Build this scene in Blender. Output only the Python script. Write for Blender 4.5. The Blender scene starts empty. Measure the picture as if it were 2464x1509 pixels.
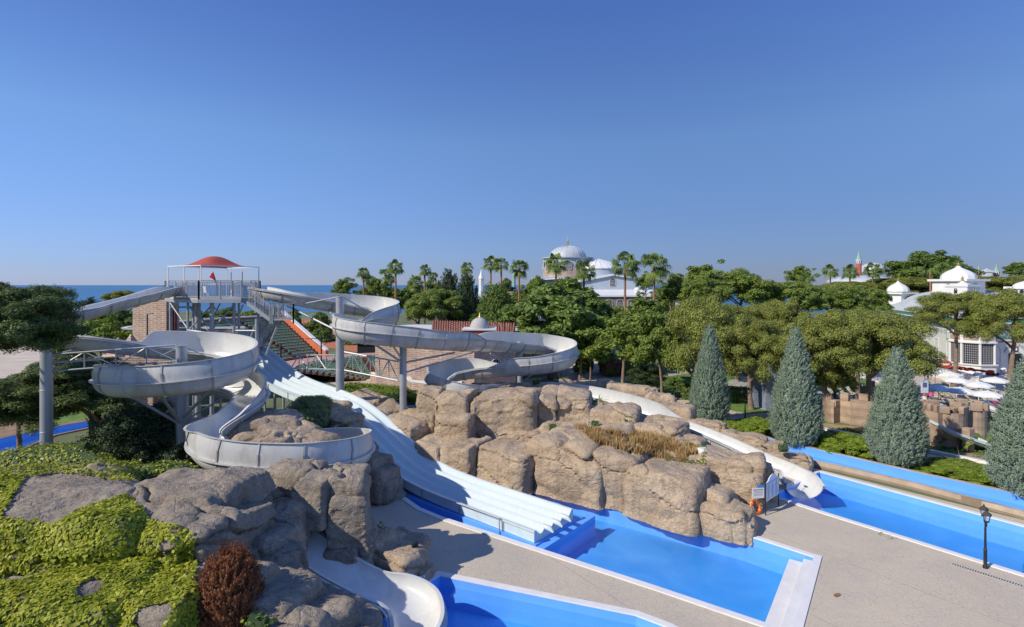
import bpy, bmesh, math, random
import numpy as np
from mathutils import Vector, Matrix
R = math.radians
SC = bpy.context.scene
# ------------------------------------------------------------ camera
F_PX, CX, HY, CAM_H = 1300.0, 1232.0, 686.0, 13.0      # photograph measured in a 2464 px wide grid
cam_data = bpy.data.cameras.new("camera")
cam = bpy.data.objects.new("camera", cam_data)
SC.collection.objects.link(cam)
cam.location = (0, 0, CAM_H)
cam.rotation_euler = (R(90), 0, 0)
cam_data.sensor_width = 36
cam_data.lens = 36 * F_PX / 2464
cam_data.shift_y = -(754.5 - HY) / 2464
cam_data.clip_start = 0.1
cam_data.clip_end = 60000
SC.camera = cam
# ------------------------------------------------------------ light
SUN_DIR = Vector((-0.87, -0.49, 0)).normalized()      # horizontal direction towards the sun
SUN_EL = R(37)
world = bpy.data.worlds.new("World")
SC.world = world
world.use_nodes = True
wn = world.node_tree.nodes; wl = world.node_tree.links
wn.clear()
sky = wn.new('ShaderNodeTexSky'); sky.sky_type = 'NISHITA'; sky.sun_disc = False
sky.sun_elevation = SUN_EL
sky.sun_rotation = -math.atan2(SUN_DIR.x, SUN_DIR.y)
sky.altitude = 0; sky.air_density = 1.0; sky.dust_density = 0.12; sky.ozone_density = 5.0
hsv = wn.new('ShaderNodeHueSaturation'); hsv.inputs['Saturation'].default_value = 0.95
bg = wn.new('ShaderNodeBackground'); bg.inputs['Strength'].default_value = 0.12
wo = wn.new('ShaderNodeOutputWorld')
tc = wn.new('ShaderNodeTexCoord'); sxyz = wn.new('ShaderNodeSeparateXYZ'); wl.new(tc.outputs['Generated'], sxyz.inputs[0])
grade = wn.new('ShaderNodeValToRGB'); ge_ = grade.color_ramp.elements          # clear-air colour of the sky by elevation
while len(ge_) < 6: ge_.new(0.5)
for k_, (p_, c_) in enumerate(((0.0, (.215, .255, .455)), (0.028, (.215, .258, .445)), (0.10, (.265, .315, .475)), (0.25, (.375, .465, .59)), (0.46, (.285, .43, .705)), (1.0, (.42, .60, .98)))):
    ge_[k_].position = p_; ge_[k_].color = (*c_, 1)
wl.new(sxyz.outputs[2], grade.inputs[0])
gm = wn.new('ShaderNodeMix'); gm.data_type = 'RGBA'; gm.blend_type = 'MULTIPLY'; gm.inputs[0].default_value = 1.0
wl.new(sky.outputs[0], gm.inputs[6]); wl.new(grade.outputs[0], gm.inputs[7])
wl.new(gm.outputs[2], hsv.inputs['Color']); wl.new(hsv.outputs[0], bg.inputs[0]); wl.new(bg.outputs[0], wo.inputs[0])
sun_data = bpy.data.lights.new("sun", 'SUN'); sun_data.energy = 2.85; sun_data.angle = R(0.53); sun_data.color = (1.0, 0.93, 0.82)
sun = bpy.data.objects.new("sun", sun_data); SC.collection.objects.link(sun)
sv = Vector((SUN_DIR.x * math.cos(SUN_EL), SUN_DIR.y * math.cos(SUN_EL), math.sin(SUN_EL)))
sun.rotation_euler = sv.to_track_quat('Z', 'Y').to_euler()
sun.location = (-60, -40, 60)
SC.view_settings.view_transform = 'Standard'
SC.view_settings.look = 'None'
SC.view_settings.exposure = 0.85
SC.view_settings.gamma = 1
SC.render.engine = 'CYCLES'
SC.cycles.max_bounces = 8
SC.cycles.diffuse_bounces = 4
SC.cycles.glossy_bounces = 3
SC.cycles.transparent_max_bounces = 12
SC.cycles.use_denoising = True

def P(x, y, Y):
    """grid pixel + distance -> world point"""
    return Vector(((x - CX) / F_PX * Y, Y, CAM_H - (y - HY) / F_PX * Y))
def G(x, y, z=0.0):
    """grid pixel -> point on the level z"""
    Y = (CAM_H - z) * F_PX / (y - HY)
    return Vector(((x - CX) / F_PX * Y, Y, z))
def XZ(x, Y, z):
    return Vector(((x - CX) / F_PX * Y, Y, z))

# ------------------------------------------------------------ numpy noise
def _hash(ix, iy, iz, seed=0):
    h = (ix.astype(np.int64) * 374761393 + iy.astype(np.int64) * 668265263 + iz.astype(np.int64) * 2147483647 + seed * 974634777) & 0xffffffff
    h = ((h ^ (h >> 13)) * 1274126177) & 0xffffffff
    h = ((h ^ (h >> 16)) * 2246822519) & 0xffffffff
    h = h ^ (h >> 15)
    return (h & 0xffffff) / float(0xffffff)
def vnoise(p, seed=0):
    i = np.floor(p).astype(np.int64); f = p - i
    f = f * f * (3 - 2 * f)
    r = 0
    for dx in (0, 1):
        for dy in (0, 1):
            for dz in (0, 1):
                w = (f[:, 0] if dx else 1 - f[:, 0]) * (f[:, 1] if dy else 1 - f[:, 1]) * (f[:, 2] if dz else 1 - f[:, 2])
                r = r + w * _hash(i[:, 0] + dx, i[:, 1] + dy, i[:, 2] + dz, seed)
    return r * 2 - 1
def fbm(p, octv=4, seed=0, gain=0.5):
    a, r, q = 1.0, 0, p.copy()
    for k in range(octv):
        r = r + a * vnoise(q, seed + k * 7); q = q * 2.03 + 11.3; a *= gain
    return r
def voronoi(p, seed=0, norm=2.0, facet=False):
    i = np.floor(p).astype(np.int64); n = len(p); tilt = np.zeros(n)
    f1 = np.full(n, 9.0); f2 = np.full(n, 9.0); cid = np.zeros(n)
    for dx in (-1, 0, 1):
        for dy in (-1, 0, 1):
            for dz in (-1, 0, 1):
                c = i + np.array([dx, dy, dz])
                h1 = _hash(c[:, 0], c[:, 1], c[:, 2], seed); h2 = _hash(c[:, 0], c[:, 1], c[:, 2], seed + 1); h3 = _hash(c[:, 0], c[:, 1], c[:, 2], seed + 2)
                q = c + 0.15 + 0.7 * np.stack([h1, h2, h3], 1)
                d = (np.abs(q - p) ** norm).sum(1) ** (1 / norm)
                nw = d < f1
                f2 = np.where(nw, f1, np.minimum(f2, d)); cid = np.where(nw, (h1 * 7.3 + h2 * 3.1) % 1.0, cid)
                if facet: tilt = np.where(nw, (p - q)[:, 0] * (h2 - .5) + (p - q)[:, 1] * (h3 - .5) + (p - q)[:, 2] * (h1 - .5), tilt)
                f1 = np.where(nw, d, f1)
    return (f1, f2, cid, tilt) if facet else (f1, f2, cid)

# ------------------------------------------------------------ materials
MATS = {}
def new_mat(name):
    m = bpy.data.materials.new(name); m.use_nodes = True
    nt = m.node_tree; b = nt.nodes['Principled BSDF']
    MATS[name] = m
    return m, nt, b
def N(nt, t, **kw):
    n = nt.nodes.new(t)
    for k, v in kw.items():
        if k in n.inputs: n.inputs[k].default_value = v
        else: setattr(n, k, v)
    return n
def coords(nt, scale=(1, 1, 1), obj=False, world_space=False, rot=(0, 0, 0)):
    if world_space:
        g = nt.nodes.new('ShaderNodeNewGeometry'); out = g.outputs['Position']
    else:
        g = nt.nodes.new('ShaderNodeTexCoord'); out = g.outputs['Object']
    mp = nt.nodes.new('ShaderNodeMapping'); mp.inputs['Scale'].default_value = scale; mp.inputs['Rotation'].default_value = rot
    nt.links.new(out, mp.inputs[0])
    return mp.outputs[0]
def noise(nt, vec, scale=1.0, detail=4, rough=0.55, dist=0.0):
    n = nt.nodes.new('ShaderNodeTexNoise'); n.inputs['Scale'].default_value = scale; n.inputs['Detail'].default_value = detail
    n.inputs['Roughness'].default_value = rough; n.inputs['Distortion'].default_value = dist
    nt.links.new(vec, n.inputs['Vector']); return n.outputs['Fac']
def ramp(nt, fac, stops):
    r = nt.nodes.new('ShaderNodeValToRGB'); e = r.color_ramp.elements
    while len(e) < len(stops): e.new(0.5)
    for k, (p, c) in enumerate(stops):
        e[k].position = p; e[k].color = (*c, 1) if len(c) == 3 else c
    nt.links.new(fac, r.inputs[0]); return r.outputs[0]
def mix(nt, a, b, fac, mode='MIX'):
    m = nt.nodes.new('ShaderNodeMix'); m.data_type = 'RGBA'; m.blend_type = mode
    for s, v in ((6, a), (7, b), (0, fac)):
        if isinstance(v, (int, float)): m.inputs[s].default_value = v
        elif isinstance(v, tuple): m.inputs[s].default_value = (*v, 1) if len(v) == 3 else v
        else: nt.links.new(v, m.inputs[s])
    return m.outputs[2]
def bump(nt, b, h, strength=0.3, dist=0.05):
    n = nt.nodes.new('ShaderNodeBump'); n.inputs['Strength'].default_value = strength; n.inputs['Distance'].default_value = dist
    nt.links.new(h, n.inputs['Height']); nt.links.new(n.outputs[0], b.inputs['Normal'])
def simple(name, col, rough=0.5, metal=0.0, var=0.08, vscale=1.5, bumps=0.0, spec=0.5):
    m, nt, b = new_mat(name)
    b.inputs['Roughness'].default_value = rough; b.inputs['Metallic'].default_value = metal
    b.inputs['Specular IOR Level'].default_value = spec
    v = coords(nt, world_space=True)
    n = noise(nt, v, vscale, 5, 0.6)
    lo = tuple(c * (1 - var) for c in col); hi = tuple(min(1, c * (1 + var)) for c in col)
    nt.links.new(ramp(nt, n, [(0.3, lo), (0.7, hi)]), b.inputs['Base Color'])
    if bumps: bump(nt, b, noise(nt, v, vscale * 12, 3), bumps, 0.02)
    return m

def rock_material(name, base, dark, light):
    m, nt, b = new_mat(name)
    b.inputs['Roughness'].default_value = 0.9; b.inputs['Specular IOR Level'].default_value = 0.25
    v = coords(nt, world_space=True)
    big = noise(nt, v, 0.45, 6, 0.6, 0.6)
    c = ramp(nt, big, [(0.30, dark), (0.48, base), (0.72, light)])
    streak = noise(nt, coords(nt, (3.0, 3.0, 0.35), world_space=True), 1.0, 6, 0.65, 0.5)
    c = mix(nt, c, tuple(x * 0.62 for x in dark), ramp(nt, streak, [(0.52, (0, 0, 0)), (0.74, (0.7, 0.7, 0.7))]))
    warm = noise(nt, v, 1.1, 4, 0.6)
    c = mix(nt, c, (0.42, 0.27, 0.13), ramp(nt, warm, [(0.55, (0, 0, 0)), (0.8, (0.4, 0.4, 0.4))]))
    fine = noise(nt, v, 9.0, 6, 0.7)
    c = mix(nt, c, (0.5, 0.5, 0.5), 0.0)
    c = mix(nt, c, ramp(nt, fine, [(0.3, (0.72, 0.72, 0.72)), (0.7, (1.18, 1.18, 1.18))]), 1.0, 'MULTIPLY')
    nt.links.new(c, b.inputs['Base Color'])
    h = noise(nt, coords(nt, (1.0, 1.0, 2.2), world_space=True, rot=(0.1, 0.12, 0)), 4.5, 9, 0.72, 0.4)
    vor = nt.nodes.new('ShaderNodeTexVoronoi'); vor.feature = 'DISTANCE_TO_EDGE'; vor.inputs['Scale'].default_value = 1.0
    wv = coords(nt, (0.42, 0.42, 0.8), world_space=True, rot=(0.15, -0.1, 0.4))
    nn = nt.nodes.new('ShaderNodeTexNoise'); nn.inputs['Scale'].default_value = 1.6; nn.inputs['Detail'].default_value = 4; nt.links.new(wv, nn.inputs['Vector'])
    av = nt.nodes.new('ShaderNodeMix'); av.data_type = 'RGBA'; av.blend_type = 'LINEAR_LIGHT'; av.inputs[0].default_value = 0.35
    nt.links.new(wv, av.inputs[6]); nt.links.new(nn.outputs['Color'], av.inputs[7]); nt.links.new(av.outputs[2], vor.inputs['Vector'])
    cr = nt.nodes.new('ShaderNodeMapRange'); cr.inputs[1].default_value = 0.0; cr.inputs[2].default_value = 0.02; nt.links.new(vor.outputs['Distance'], cr.inputs[0])
    ad = nt.nodes.new('ShaderNodeMath'); ad.operation = 'MULTIPLY_ADD'; ad.inputs[1].default_value = 0.30
    nt.links.new(cr.outputs[0], ad.inputs[0]); nt.links.new(h, ad.inputs[2])
    sn = noise(nt, coords(nt, (1.0, 1.0, 1.7), world_space=True, rot=(0.2, 0.15, 0.5)), 0.95, 5, 0.55, 0.5)
    m6 = nt.nodes.new('ShaderNodeMath'); m6.operation = 'MULTIPLY'; m6.inputs[1].default_value = 11.0; nt.links.new(sn, m6.inputs[0])
    fl = nt.nodes.new('ShaderNodeMath'); fl.operation = 'FLOOR'; nt.links.new(m6.outputs[0], fl.inputs[0])
    fc = nt.nodes.new('ShaderNodeMath'); fc.operation = 'FRACT'; nt.links.new(m6.outputs[0], fc.inputs[0])
    sm = nt.nodes.new('ShaderNodeMapRange'); sm.interpolation_type = 'SMOOTHSTEP'; sm.inputs[1].default_value = 0.80; sm.inputs[2].default_value = 1.0; nt.links.new(fc.outputs[0], sm.inputs[0])
    st = nt.nodes.new('ShaderNodeMath'); st.operation = 'ADD'; nt.links.new(fl.outputs[0], st.inputs[0]); nt.links.new(sm.outputs[0], st.inputs[1])
    a2 = nt.nodes.new('ShaderNodeMath'); a2.operation = 'MULTIPLY_ADD'; a2.inputs[1].default_value = 0.32; nt.links.new(st.outputs[0], a2.inputs[0]); nt.links.new(ad.outputs[0], a2.inputs[2])
    bump(nt, b, a2.outputs[0], 0.8, 0.13)
    return m
ROCK = rock_material("tan_rock", (0.435, 0.33, 0.225), (0.30, 0.235, 0.17), (0.54, 0.425, 0.295))
ROCKG = rock_material("grey_rock", (0.30, 0.25, 0.192), (0.195, 0.167, 0.134), (0.39, 0.325, 0.25))

def foliage_material(name, a, b_, c_, scale=1.4, trans=0.25, rough=0.55):
    m, nt, b = new_mat(name)
    b.inputs['Roughness'].default_value = rough; b.inputs['Specular IOR Level'].default_value = 0.3
    v = coords(nt, world_space=True)
    n = noise(nt, v, scale, 4, 0.6)
    g = nt.nodes.new('ShaderNodeNewGeometry')
    c = ramp(nt, n, [(0.3, a), (0.5, b_), (0.72, c_)])
    c = mix(nt, c, ramp(nt, g.outputs['Random Per Island'], [(0, (0.7, 0.7, 0.7)), (1, (1.3, 1.3, 1.25))]), 1.0, 'MULTIPLY')
    nt.links.new(c, b.inputs['Base Color'])
    t = nt.nodes.new('ShaderNodeBsdfTranslucent'); nt.links.new(c, t.inputs['Color'])
    ms = nt.nodes.new('ShaderNodeMixShader'); ms.inputs[0].default_value = trans
    out = nt.nodes['Material Output']
    nt.links.new(b.outputs[0], ms.inputs[1]); nt.links.new(t.outputs[0], ms.inputs[2]); nt.links.new(ms.outputs[0], out.inputs[0])
    return m
L_PINE = foliage_material("pine_needles", (0.15, 0.18, 0.04), (0.23, 0.26, 0.055), (0.33, 0.345, 0.09))
L_PINEG = foliage_material("green_pine_needles", (0.12, 0.175, 0.035), (0.19, 0.26, 0.05), (0.275, 0.35, 0.08))
L_PINED = foliage_material("dark_pine_needles", (0.072, 0.109, 0.032), (0.109, 0.152, 0.043), (0.160, 0.210, 0.065))
L_BROAD = foliage_material("broad_leaves", (0.105, 0.165, 0.04), (0.155, 0.23, 0.05), (0.225, 0.30, 0.085), trans=0.3)
L_LIGHT = foliage_material("light_leaves", (0.13, 0.195, 0.035), (0.20, 0.27, 0.05), (0.28, 0.345, 0.09), trans=0.35)
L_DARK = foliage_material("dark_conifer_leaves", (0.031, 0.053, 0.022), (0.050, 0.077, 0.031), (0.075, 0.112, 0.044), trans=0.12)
L_BLUE = foliage_material("blue_cypress_leaves", (0.165, 0.235, 0.165), (0.23, 0.305, 0.22), (0.30, 0.375, 0.28), trans=0.15)
L_PALM = foliage_material("palm_leaves", (0.109, 0.167, 0.036), (0.160, 0.232, 0.051), (0.232, 0.290, 0.087), trans=0.3)
L_IVY = foliage_material("ivy_leaves", (0.20, 0.235, 0.018), (0.33, 0.36, 0.028), (0.48, 0.47, 0.055), scale=0.9, trans=0.3)
L_RED = foliage_material("rust_brown_leaves", (0.143, 0.050, 0.020), (0.231, 0.083, 0.033), (0.363, 0.154, 0.066), scale=3, trans=0.15)
L_DRY = foliage_material("dry_grass_blades", (0.320, 0.200, 0.080), (0.450, 0.300, 0.130), (0.550, 0.400, 0.200), trans=0.3)
L_SHRUB = foliage_material("shrub_leaves", (0.091, 0.156, 0.019), (0.156, 0.234, 0.026), (0.260, 0.338, 0.052), scale=2)
L_JUNI = foliage_material("juniper_leaves", (0.117, 0.182, 0.019), (0.195, 0.273, 0.026), (0.299, 0.364, 0.052), scale=2)
L_PINK = foliage_material("pink_petals", (0.350, 0.050, 0.150), (0.500, 0.090, 0.250), (0.600, 0.200, 0.400), scale=4)
L_REDF = foliage_material("red_petals", (0.450, 0.040, 0.040), (0.600, 0.080, 0.060), (0.700, 0.250, 0.200), scale=4)
BARK = simple("bark", (0.20, 0.145, 0.105), 0.9, var=0.3, vscale=3, bumps=0.6)
PBARK = simple("palm_bark", (0.30, 0.15, 0.085), 0.9, var=0.25, vscale=4, bumps=0.5)

def flume_material(name, col, dirt, rough=0.28, amt=0.45, sc=1.0):
    m, nt, b = new_mat(name)
    b.inputs['Roughness'].default_value = rough; b.inputs['Coat Weight'].default_value = 0.15
    v = coords(nt, world_space=True)
    n = noise(nt, coords(nt, (1.2 * sc, 1.2 * sc, 0.4 * sc), world_space=True), 1.0, 8, 0.65, 0.8)
    c = mix(nt, col, dirt, ramp(nt, n, [(0.45, (0, 0, 0)), (0.78, (amt, amt, amt))]))
    n2 = noise(nt, v, 7, 6, 0.7)
    c = mix(nt, c, ramp(nt, n2, [(0.3, (0.93, 0.93, 0.93)), (0.6, (1.02, 1.02, 1.02))]), 1.0, 'MULTIPLY')
    nt.links.new(c, b.inputs['Base Color'])
    bump(nt, b, noise(nt, v, 1.3, 2), 0.05, 0.05)
    return m
FL_WHITE = flume_material("white_fibreglass", (0.59, 0.59, 0.56), (0.41, 0.38, 0.315), amt=.5)
FL_GREY = flume_material("grey_fibreglass", (0.45, 0.455, 0.45), (0.27, 0.25, 0.21), 0.35, 0.7)
FL_WEAR = flume_material("weathered_fibreglass", (0.50, 0.50, 0.48), (0.27, 0.24, 0.195), 0.35, 0.75)
FL_AQUA = flume_material("pale_aqua_fibreglass", (0.58, 0.64, 0.625), (0.47, 0.57, 0.58), 0.18, 0.6, 0.5)
FL_AQUAS = flume_material("aqua_fibreglass_side", (0.56, 0.66, 0.66), (0.38, 0.42, 0.40), 0.35, 0.5)
STEEL = simple("galvanised_steel", (0.36, 0.38, 0.40), 0.45, 0.35, 0.12, 0.8)
STEELD = simple("dark_steel", (0.12, 0.13, 0.14), 0.5, 0.4)
RIB = simple("rib_grey", (0.30, 0.29, 0.27), 0.55)
WHITE = simple("white_paint", (0.68, 0.68, 0.66), 0.5, var=0.05, vscale=0.7)
WHITEM = simple("white_marble", (0.66, 0.65, 0.62), 0.5, var=0.06, vscale=1.2)
COPING = simple("white_coping", (0.68, 0.66, 0.63), 0.6, var=0.07, vscale=1.5, bumps=0.1)
BLACK = simple("black_metal", (0.025, 0.026, 0.03), 0.45, 0.3)
DGLASS = simple("dark_glass", (0.02, 0.025, 0.03), 0.12)
RED = simple("red_cloth", (0.36, 0.062, 0.04), 0.8, var=0.1)
FLAGRED = simple("crimson_cloth", (0.45, 0.012, 0.03), 0.8)
REDP = simple("red_painted_wall", (0.50, 0.13, 0.055), 0.8, var=0.12, vscale=0.6)
REDD = simple("dark_red_steps", (0.17, 0.045, 0.03), 0.85, var=0.15)
PINKP = simple("pink_concrete", (0.42, 0.25, 0.21), 0.85, var=0.1)
SEATG = simple("green_plastic", (0.19, 0.36, 0.24), 0.5, var=0.2, vscale=2)
LEAD = simple("lead_grey_roof", (0.42, 0.45, 0.47), 0.55, var=0.08, vscale=0.5)
GREYW = simple("grey_painted_wall", (0.36, 0.42, 0.48), 0.75, var=0.08, vscale=0.4)
PURPW = simple("purple_grey_wall", (0.23, 0.19, 0.21), 0.8, var=0.15, vscale=0.5)
CREAM = simple("cream_render", (0.55, 0.50, 0.38), 0.8, var=0.08)
GOLD = simple("gold_leaf", (0.75, 0.50, 0.15), 0.3, 0.9)
GREENT = simple("green_tile", (0.05, 0.24, 0.17), 0.4)
GREENC = simple("green_copper", (0.22, 0.38, 0.32), 0.6)
REDT = simple("terracotta_red", (0.42, 0.10, 0.08), 0.7)
ORANGE = simple("orange_plastic", (0.80, 0.10, 0.025), 0.4)
YELLOW = simple("yellow_rope", (0.75, 0.6, 0.15), 0.6)
CONC = simple("grey_concrete", (0.38, 0.37, 0.35), 0.85, var=0.12, vscale=2, bumps=0.2)
SIGNW = simple("white_sign_panel", (0.62, 0.66, 0.72), 0.35, var=0.03)
INK = simple("dark_print", (0.10, 0.13, 0.25), 0.6)
CREAMS = simple("cream_sling", (0.60, 0.54, 0.38), 0.7)
FRAMEB = simple("dark_resin", (0.04, 0.035, 0.035), 0.4)
BLUEC = simple("blue_cloth", (0.03, 0.22, 0.55), 0.8)
PINKC = simple("pink_cloth", (0.65, 0.04, 0.25), 0.8)
SKIN = simple("skin", (0.45, 0.26, 0.18), 0.6)
NAVY = simple("navy_cloth", (0.03, 0.05, 0.14), 0.8)
WCLOTH = simple("white_cloth", (0.68, 0.68, 0.67), 0.8)
HAIR = simple("brown_hair", (0.06, 0.035, 0.02), 0.7)
GREENF = simple("green_court", (0.09, 0.20, 0.12), 0.85)
CLAY = simple("red_clay", (0.42, 0.14, 0.07), 0.9, var=0.12, vscale=0.3)

def brick_material(name, c1, c2, mortar, scale=6.0):
    m, nt, b = new_mat(name)
    b.inputs['Roughness'].default_value = 0.9
    g = nt.nodes.new('ShaderNodeNewGeometry')
    sep = nt.nodes.new('ShaderNodeSeparateXYZ'); nt.links.new(g.outputs['Position'], sep.inputs[0])
    ad = nt.nodes.new('ShaderNodeMath'); ad.operation = 'ADD'; nt.links.new(sep.outputs[0], ad.inputs[0]); nt.links.new(sep.outputs[1], ad.inputs[1])
    cb = nt.nodes.new('ShaderNodeCombineXYZ'); nt.links.new(ad.outputs[0], cb.inputs[0]); nt.links.new(sep.outputs[2], cb.inputs[1])
    bt = nt.nodes.new('ShaderNodeTexBrick'); nt.links.new(cb.outputs[0], bt.inputs['Vector'])
    bt.inputs['Color1'].default_value = (*c1, 1); bt.inputs['Color2'].default_value = (*c2, 1); bt.inputs['Mortar'].default_value = (*mortar, 1)
    bt.inputs['Scale'].default_value = 1.0; bt.inputs['Brick Width'].default_value = 2.4 / scale; bt.inputs['Row Height'].default_value = 0.8 / scale; bt.inputs['Mortar Size'].default_value = 0.18 / scale
    v = coords(nt, world_space=True)
    c = mix(nt, bt.outputs[0], ramp(nt, noise(nt, v, 0.7, 5, 0.65), [(0.3, (0.7, 0.7, 0.7)), (0.7, (1.2, 1.2, 1.2))]), 1.0, 'MULTIPLY')
    nt.links.new(c, b.inputs['Base Color'])
    return m
BRICK = brick_material("red_brick", (0.36, 0.215, 0.15), (0.25, 0.15, 0.11), (0.40, 0.33, 0.27), 3.8)
BRICK2 = brick_material("pale_brick", (0.41, 0.25, 0.185), (0.29, 0.175, 0.13), (0.46, 0.38, 0.32), 3.6)
CASTLE = brick_material("cast_stone_blocks", (0.40, 0.29, 0.205), (0.385, 0.28, 0.20), (0.33, 0.235, 0.165), 1.1)
STONEW = brick_material("stone_band", (0.47, 0.38, 0.28), (0.44, 0.34, 0.25), (0.27, 0.2, 0.14), 1.2)

def rooftile_material():
    m, nt, b = new_mat("terracotta_roof_tiles")
    b.inputs['Roughness'].default_value = 0.85
    v = coords(nt, world_space=True)
    w = nt.nodes.new('ShaderNodeTexWave'); w.inputs['Scale'].default_value = 1.6; w.inputs['Distortion'].default_value = 0.6; nt.links.new(v, w.inputs['Vector'])
    n = noise(nt, v, 2.0, 5, 0.7)
    c = ramp(nt, n, [(0.25, (0.20, 0.075, 0.045)), (0.5, (0.36, 0.14, 0.08)), (0.8, (0.46, 0.25, 0.16))])
    c = mix(nt, c, ramp(nt, w.outputs['Fac'], [(0.2, (0.55, 0.55, 0.55)), (0.6, (1.1, 1.1, 1.1))]), 1.0, 'MULTIPLY')
    nt.links.new(c, b.inputs['Base Color']); bump(nt, b, w.outputs['Fac'], 0.8, 0.1)
    return m
ROOFT = rooftile_material()

def deck_material():
    m, nt, b = new_mat("stamped_concrete")
    b.inputs['Roughness'].default_value = 0.82; b.inputs['Specular IOR Level'].default_value = 0.3
    v = coords(nt, world_space=True)
    big = noise(nt, v, 0.22, 5, 0.6, 0.8)
    c = ramp(nt, big, [(0.3, (0.45, 0.39, 0.305)), (0.5, (0.51, 0.435, 0.33)), (0.72, (0.56, 0.47, 0.345))])
    st = noise(nt, coords(nt, (0.35, 1.2, 1), world_space=True, rot=(0, 0, 0.55)), 1.0, 6, 0.7, 1.0)
    c = mix(nt, c, (0.42, 0.395, 0.355), ramp(nt, st, [(0.5, (0, 0, 0)), (0.75, (0.55, 0.55, 0.55))]))
    nn = nt.nodes.new('ShaderNodeTexNoise'); nn.inputs['Scale'].default_value = 2.2; nn.inputs['Detail'].default_value = 5; nt.links.new(v, nn.inputs['Vector'])
    av = nt.nodes.new('ShaderNodeMix'); av.data_type = 'RGBA'; av.blend_type = 'LINEAR_LIGHT'; av.inputs[0].default_value = 0.22
    nt.links.new(v, av.inputs[6]); nt.links.new(nn.outputs['Color'], av.inputs[7])
    vo = nt.nodes.new('ShaderNodeTexVoronoi'); vo.feature = 'DISTANCE_TO_EDGE'; vo.inputs['Scale'].default_value = 2.6; nt.links.new(av.outputs[2], vo.inputs['Vector'])
    cr = nt.nodes.new('ShaderNodeMapRange'); cr.inputs[1].default_value = 0.0; cr.inputs[2].default_value = 0.06; nt.links.new(vo.outputs['Distance'], cr.inputs[0])
    patch = noise(nt, v, 0.5, 4, 0.7)
    lines = ramp(nt, cr.outputs[0], [(0, (1, 1, 1)), (0.8, (0, 0, 0))])
    lm = mix(nt, (0, 0, 0), lines, ramp(nt, patch, [(0.4, (0.05, 0.05, 0.05)), (0.65, (0.5, 0.5, 0.5))]))
    c = mix(nt, c, (0.30, 0.27, 0.235), lm)
    jt = nt.nodes.new('ShaderNodeTexBrick'); jt.offset = 0; jt.inputs['Scale'].default_value = 1.0; jt.inputs['Brick Width'].default_value = 5.5; jt.inputs['Row Height'].default_value = 50.0; jt.inputs['Mortar Size'].default_value = 0.014
    jt.inputs['Color1'].default_value = (0, 0, 0, 1); jt.inputs['Color2'].default_value = (0, 0, 0, 1); jt.inputs['Mortar'].default_value = (1, 1, 1, 1); nt.links.new(coords(nt, world_space=True, rot=(0, 0, -0.62)), jt.inputs['Vector'])
    c = mix(nt, c, (0.30, 0.275, 0.25), jt.outputs[0])
    fine = noise(nt, v, 14, 5, 0.7)
    c = mix(nt, c, ramp(nt, fine, [(0.3, (0.85, 0.85, 0.85)), (0.7, (1.1, 1.1, 1.1))]), 1.0, 'MULTIPLY')
    nt.links.new(c, b.inputs['Base Color'])
    ad = nt.nodes.new('ShaderNodeMath'); ad.operation = 'MULTIPLY_ADD'; ad.inputs[1].default_value = 0.5; nt.links.new(cr.outputs[0], ad.inputs[0]); nt.links.new(fine, ad.inputs[2])
    bump(nt, b, ad.outputs[0], 0.5, 0.03)
    return m
DECK = deck_material()
PATH = simple("beige_paving", (0.46, 0.39, 0.31), 0.85, var=0.12, vscale=0.6, bumps=0.15)
SAND = simple("dry_sand", (0.50, 0.42, 0.33), 0.95, var=0.15, vscale=0.3, bumps=0.3)
DIRT = simple("brown_earth", (0.25, 0.16, 0.10), 0.95, var=0.3, vscale=0.8, bumps=0.4)
DRYSOIL = simple("dry_soil", (0.30, 0.23, 0.13), 0.95, var=0.3, vscale=1.2, bumps=0.5)
LAWN = simple("lawn_grass", (0.105, 0.19, 0.035), 0.9, var=0.3, vscale=1.2, bumps=0.8)
EARTH = simple("park_ground", (0.12, 0.14, 0.06), 0.95, var=0.35, vscale=0.15, bumps=0.5)

def poolblue(name, col, hi):
    m, nt, b = new_mat(name)
    b.inputs['Roughness'].default_value = 0.45
    v = coords(nt, world_space=True)
    n = noise(nt, v, 0.35, 5, 0.6, 1.0)
    nt.links.new(ramp(nt, n, [(0.35, col), (0.7, hi)]), b.inputs['Base Color'])
    return m
POOL = poolblue("blue_pool_paint", (0.04, 0.275, 0.70), (0.09, 0.35, 0.76))
POOLW = poolblue("blue_pool_wall_paint", (0.11, 0.34, 0.80), (0.13, 0.38, 0.84))

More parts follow.
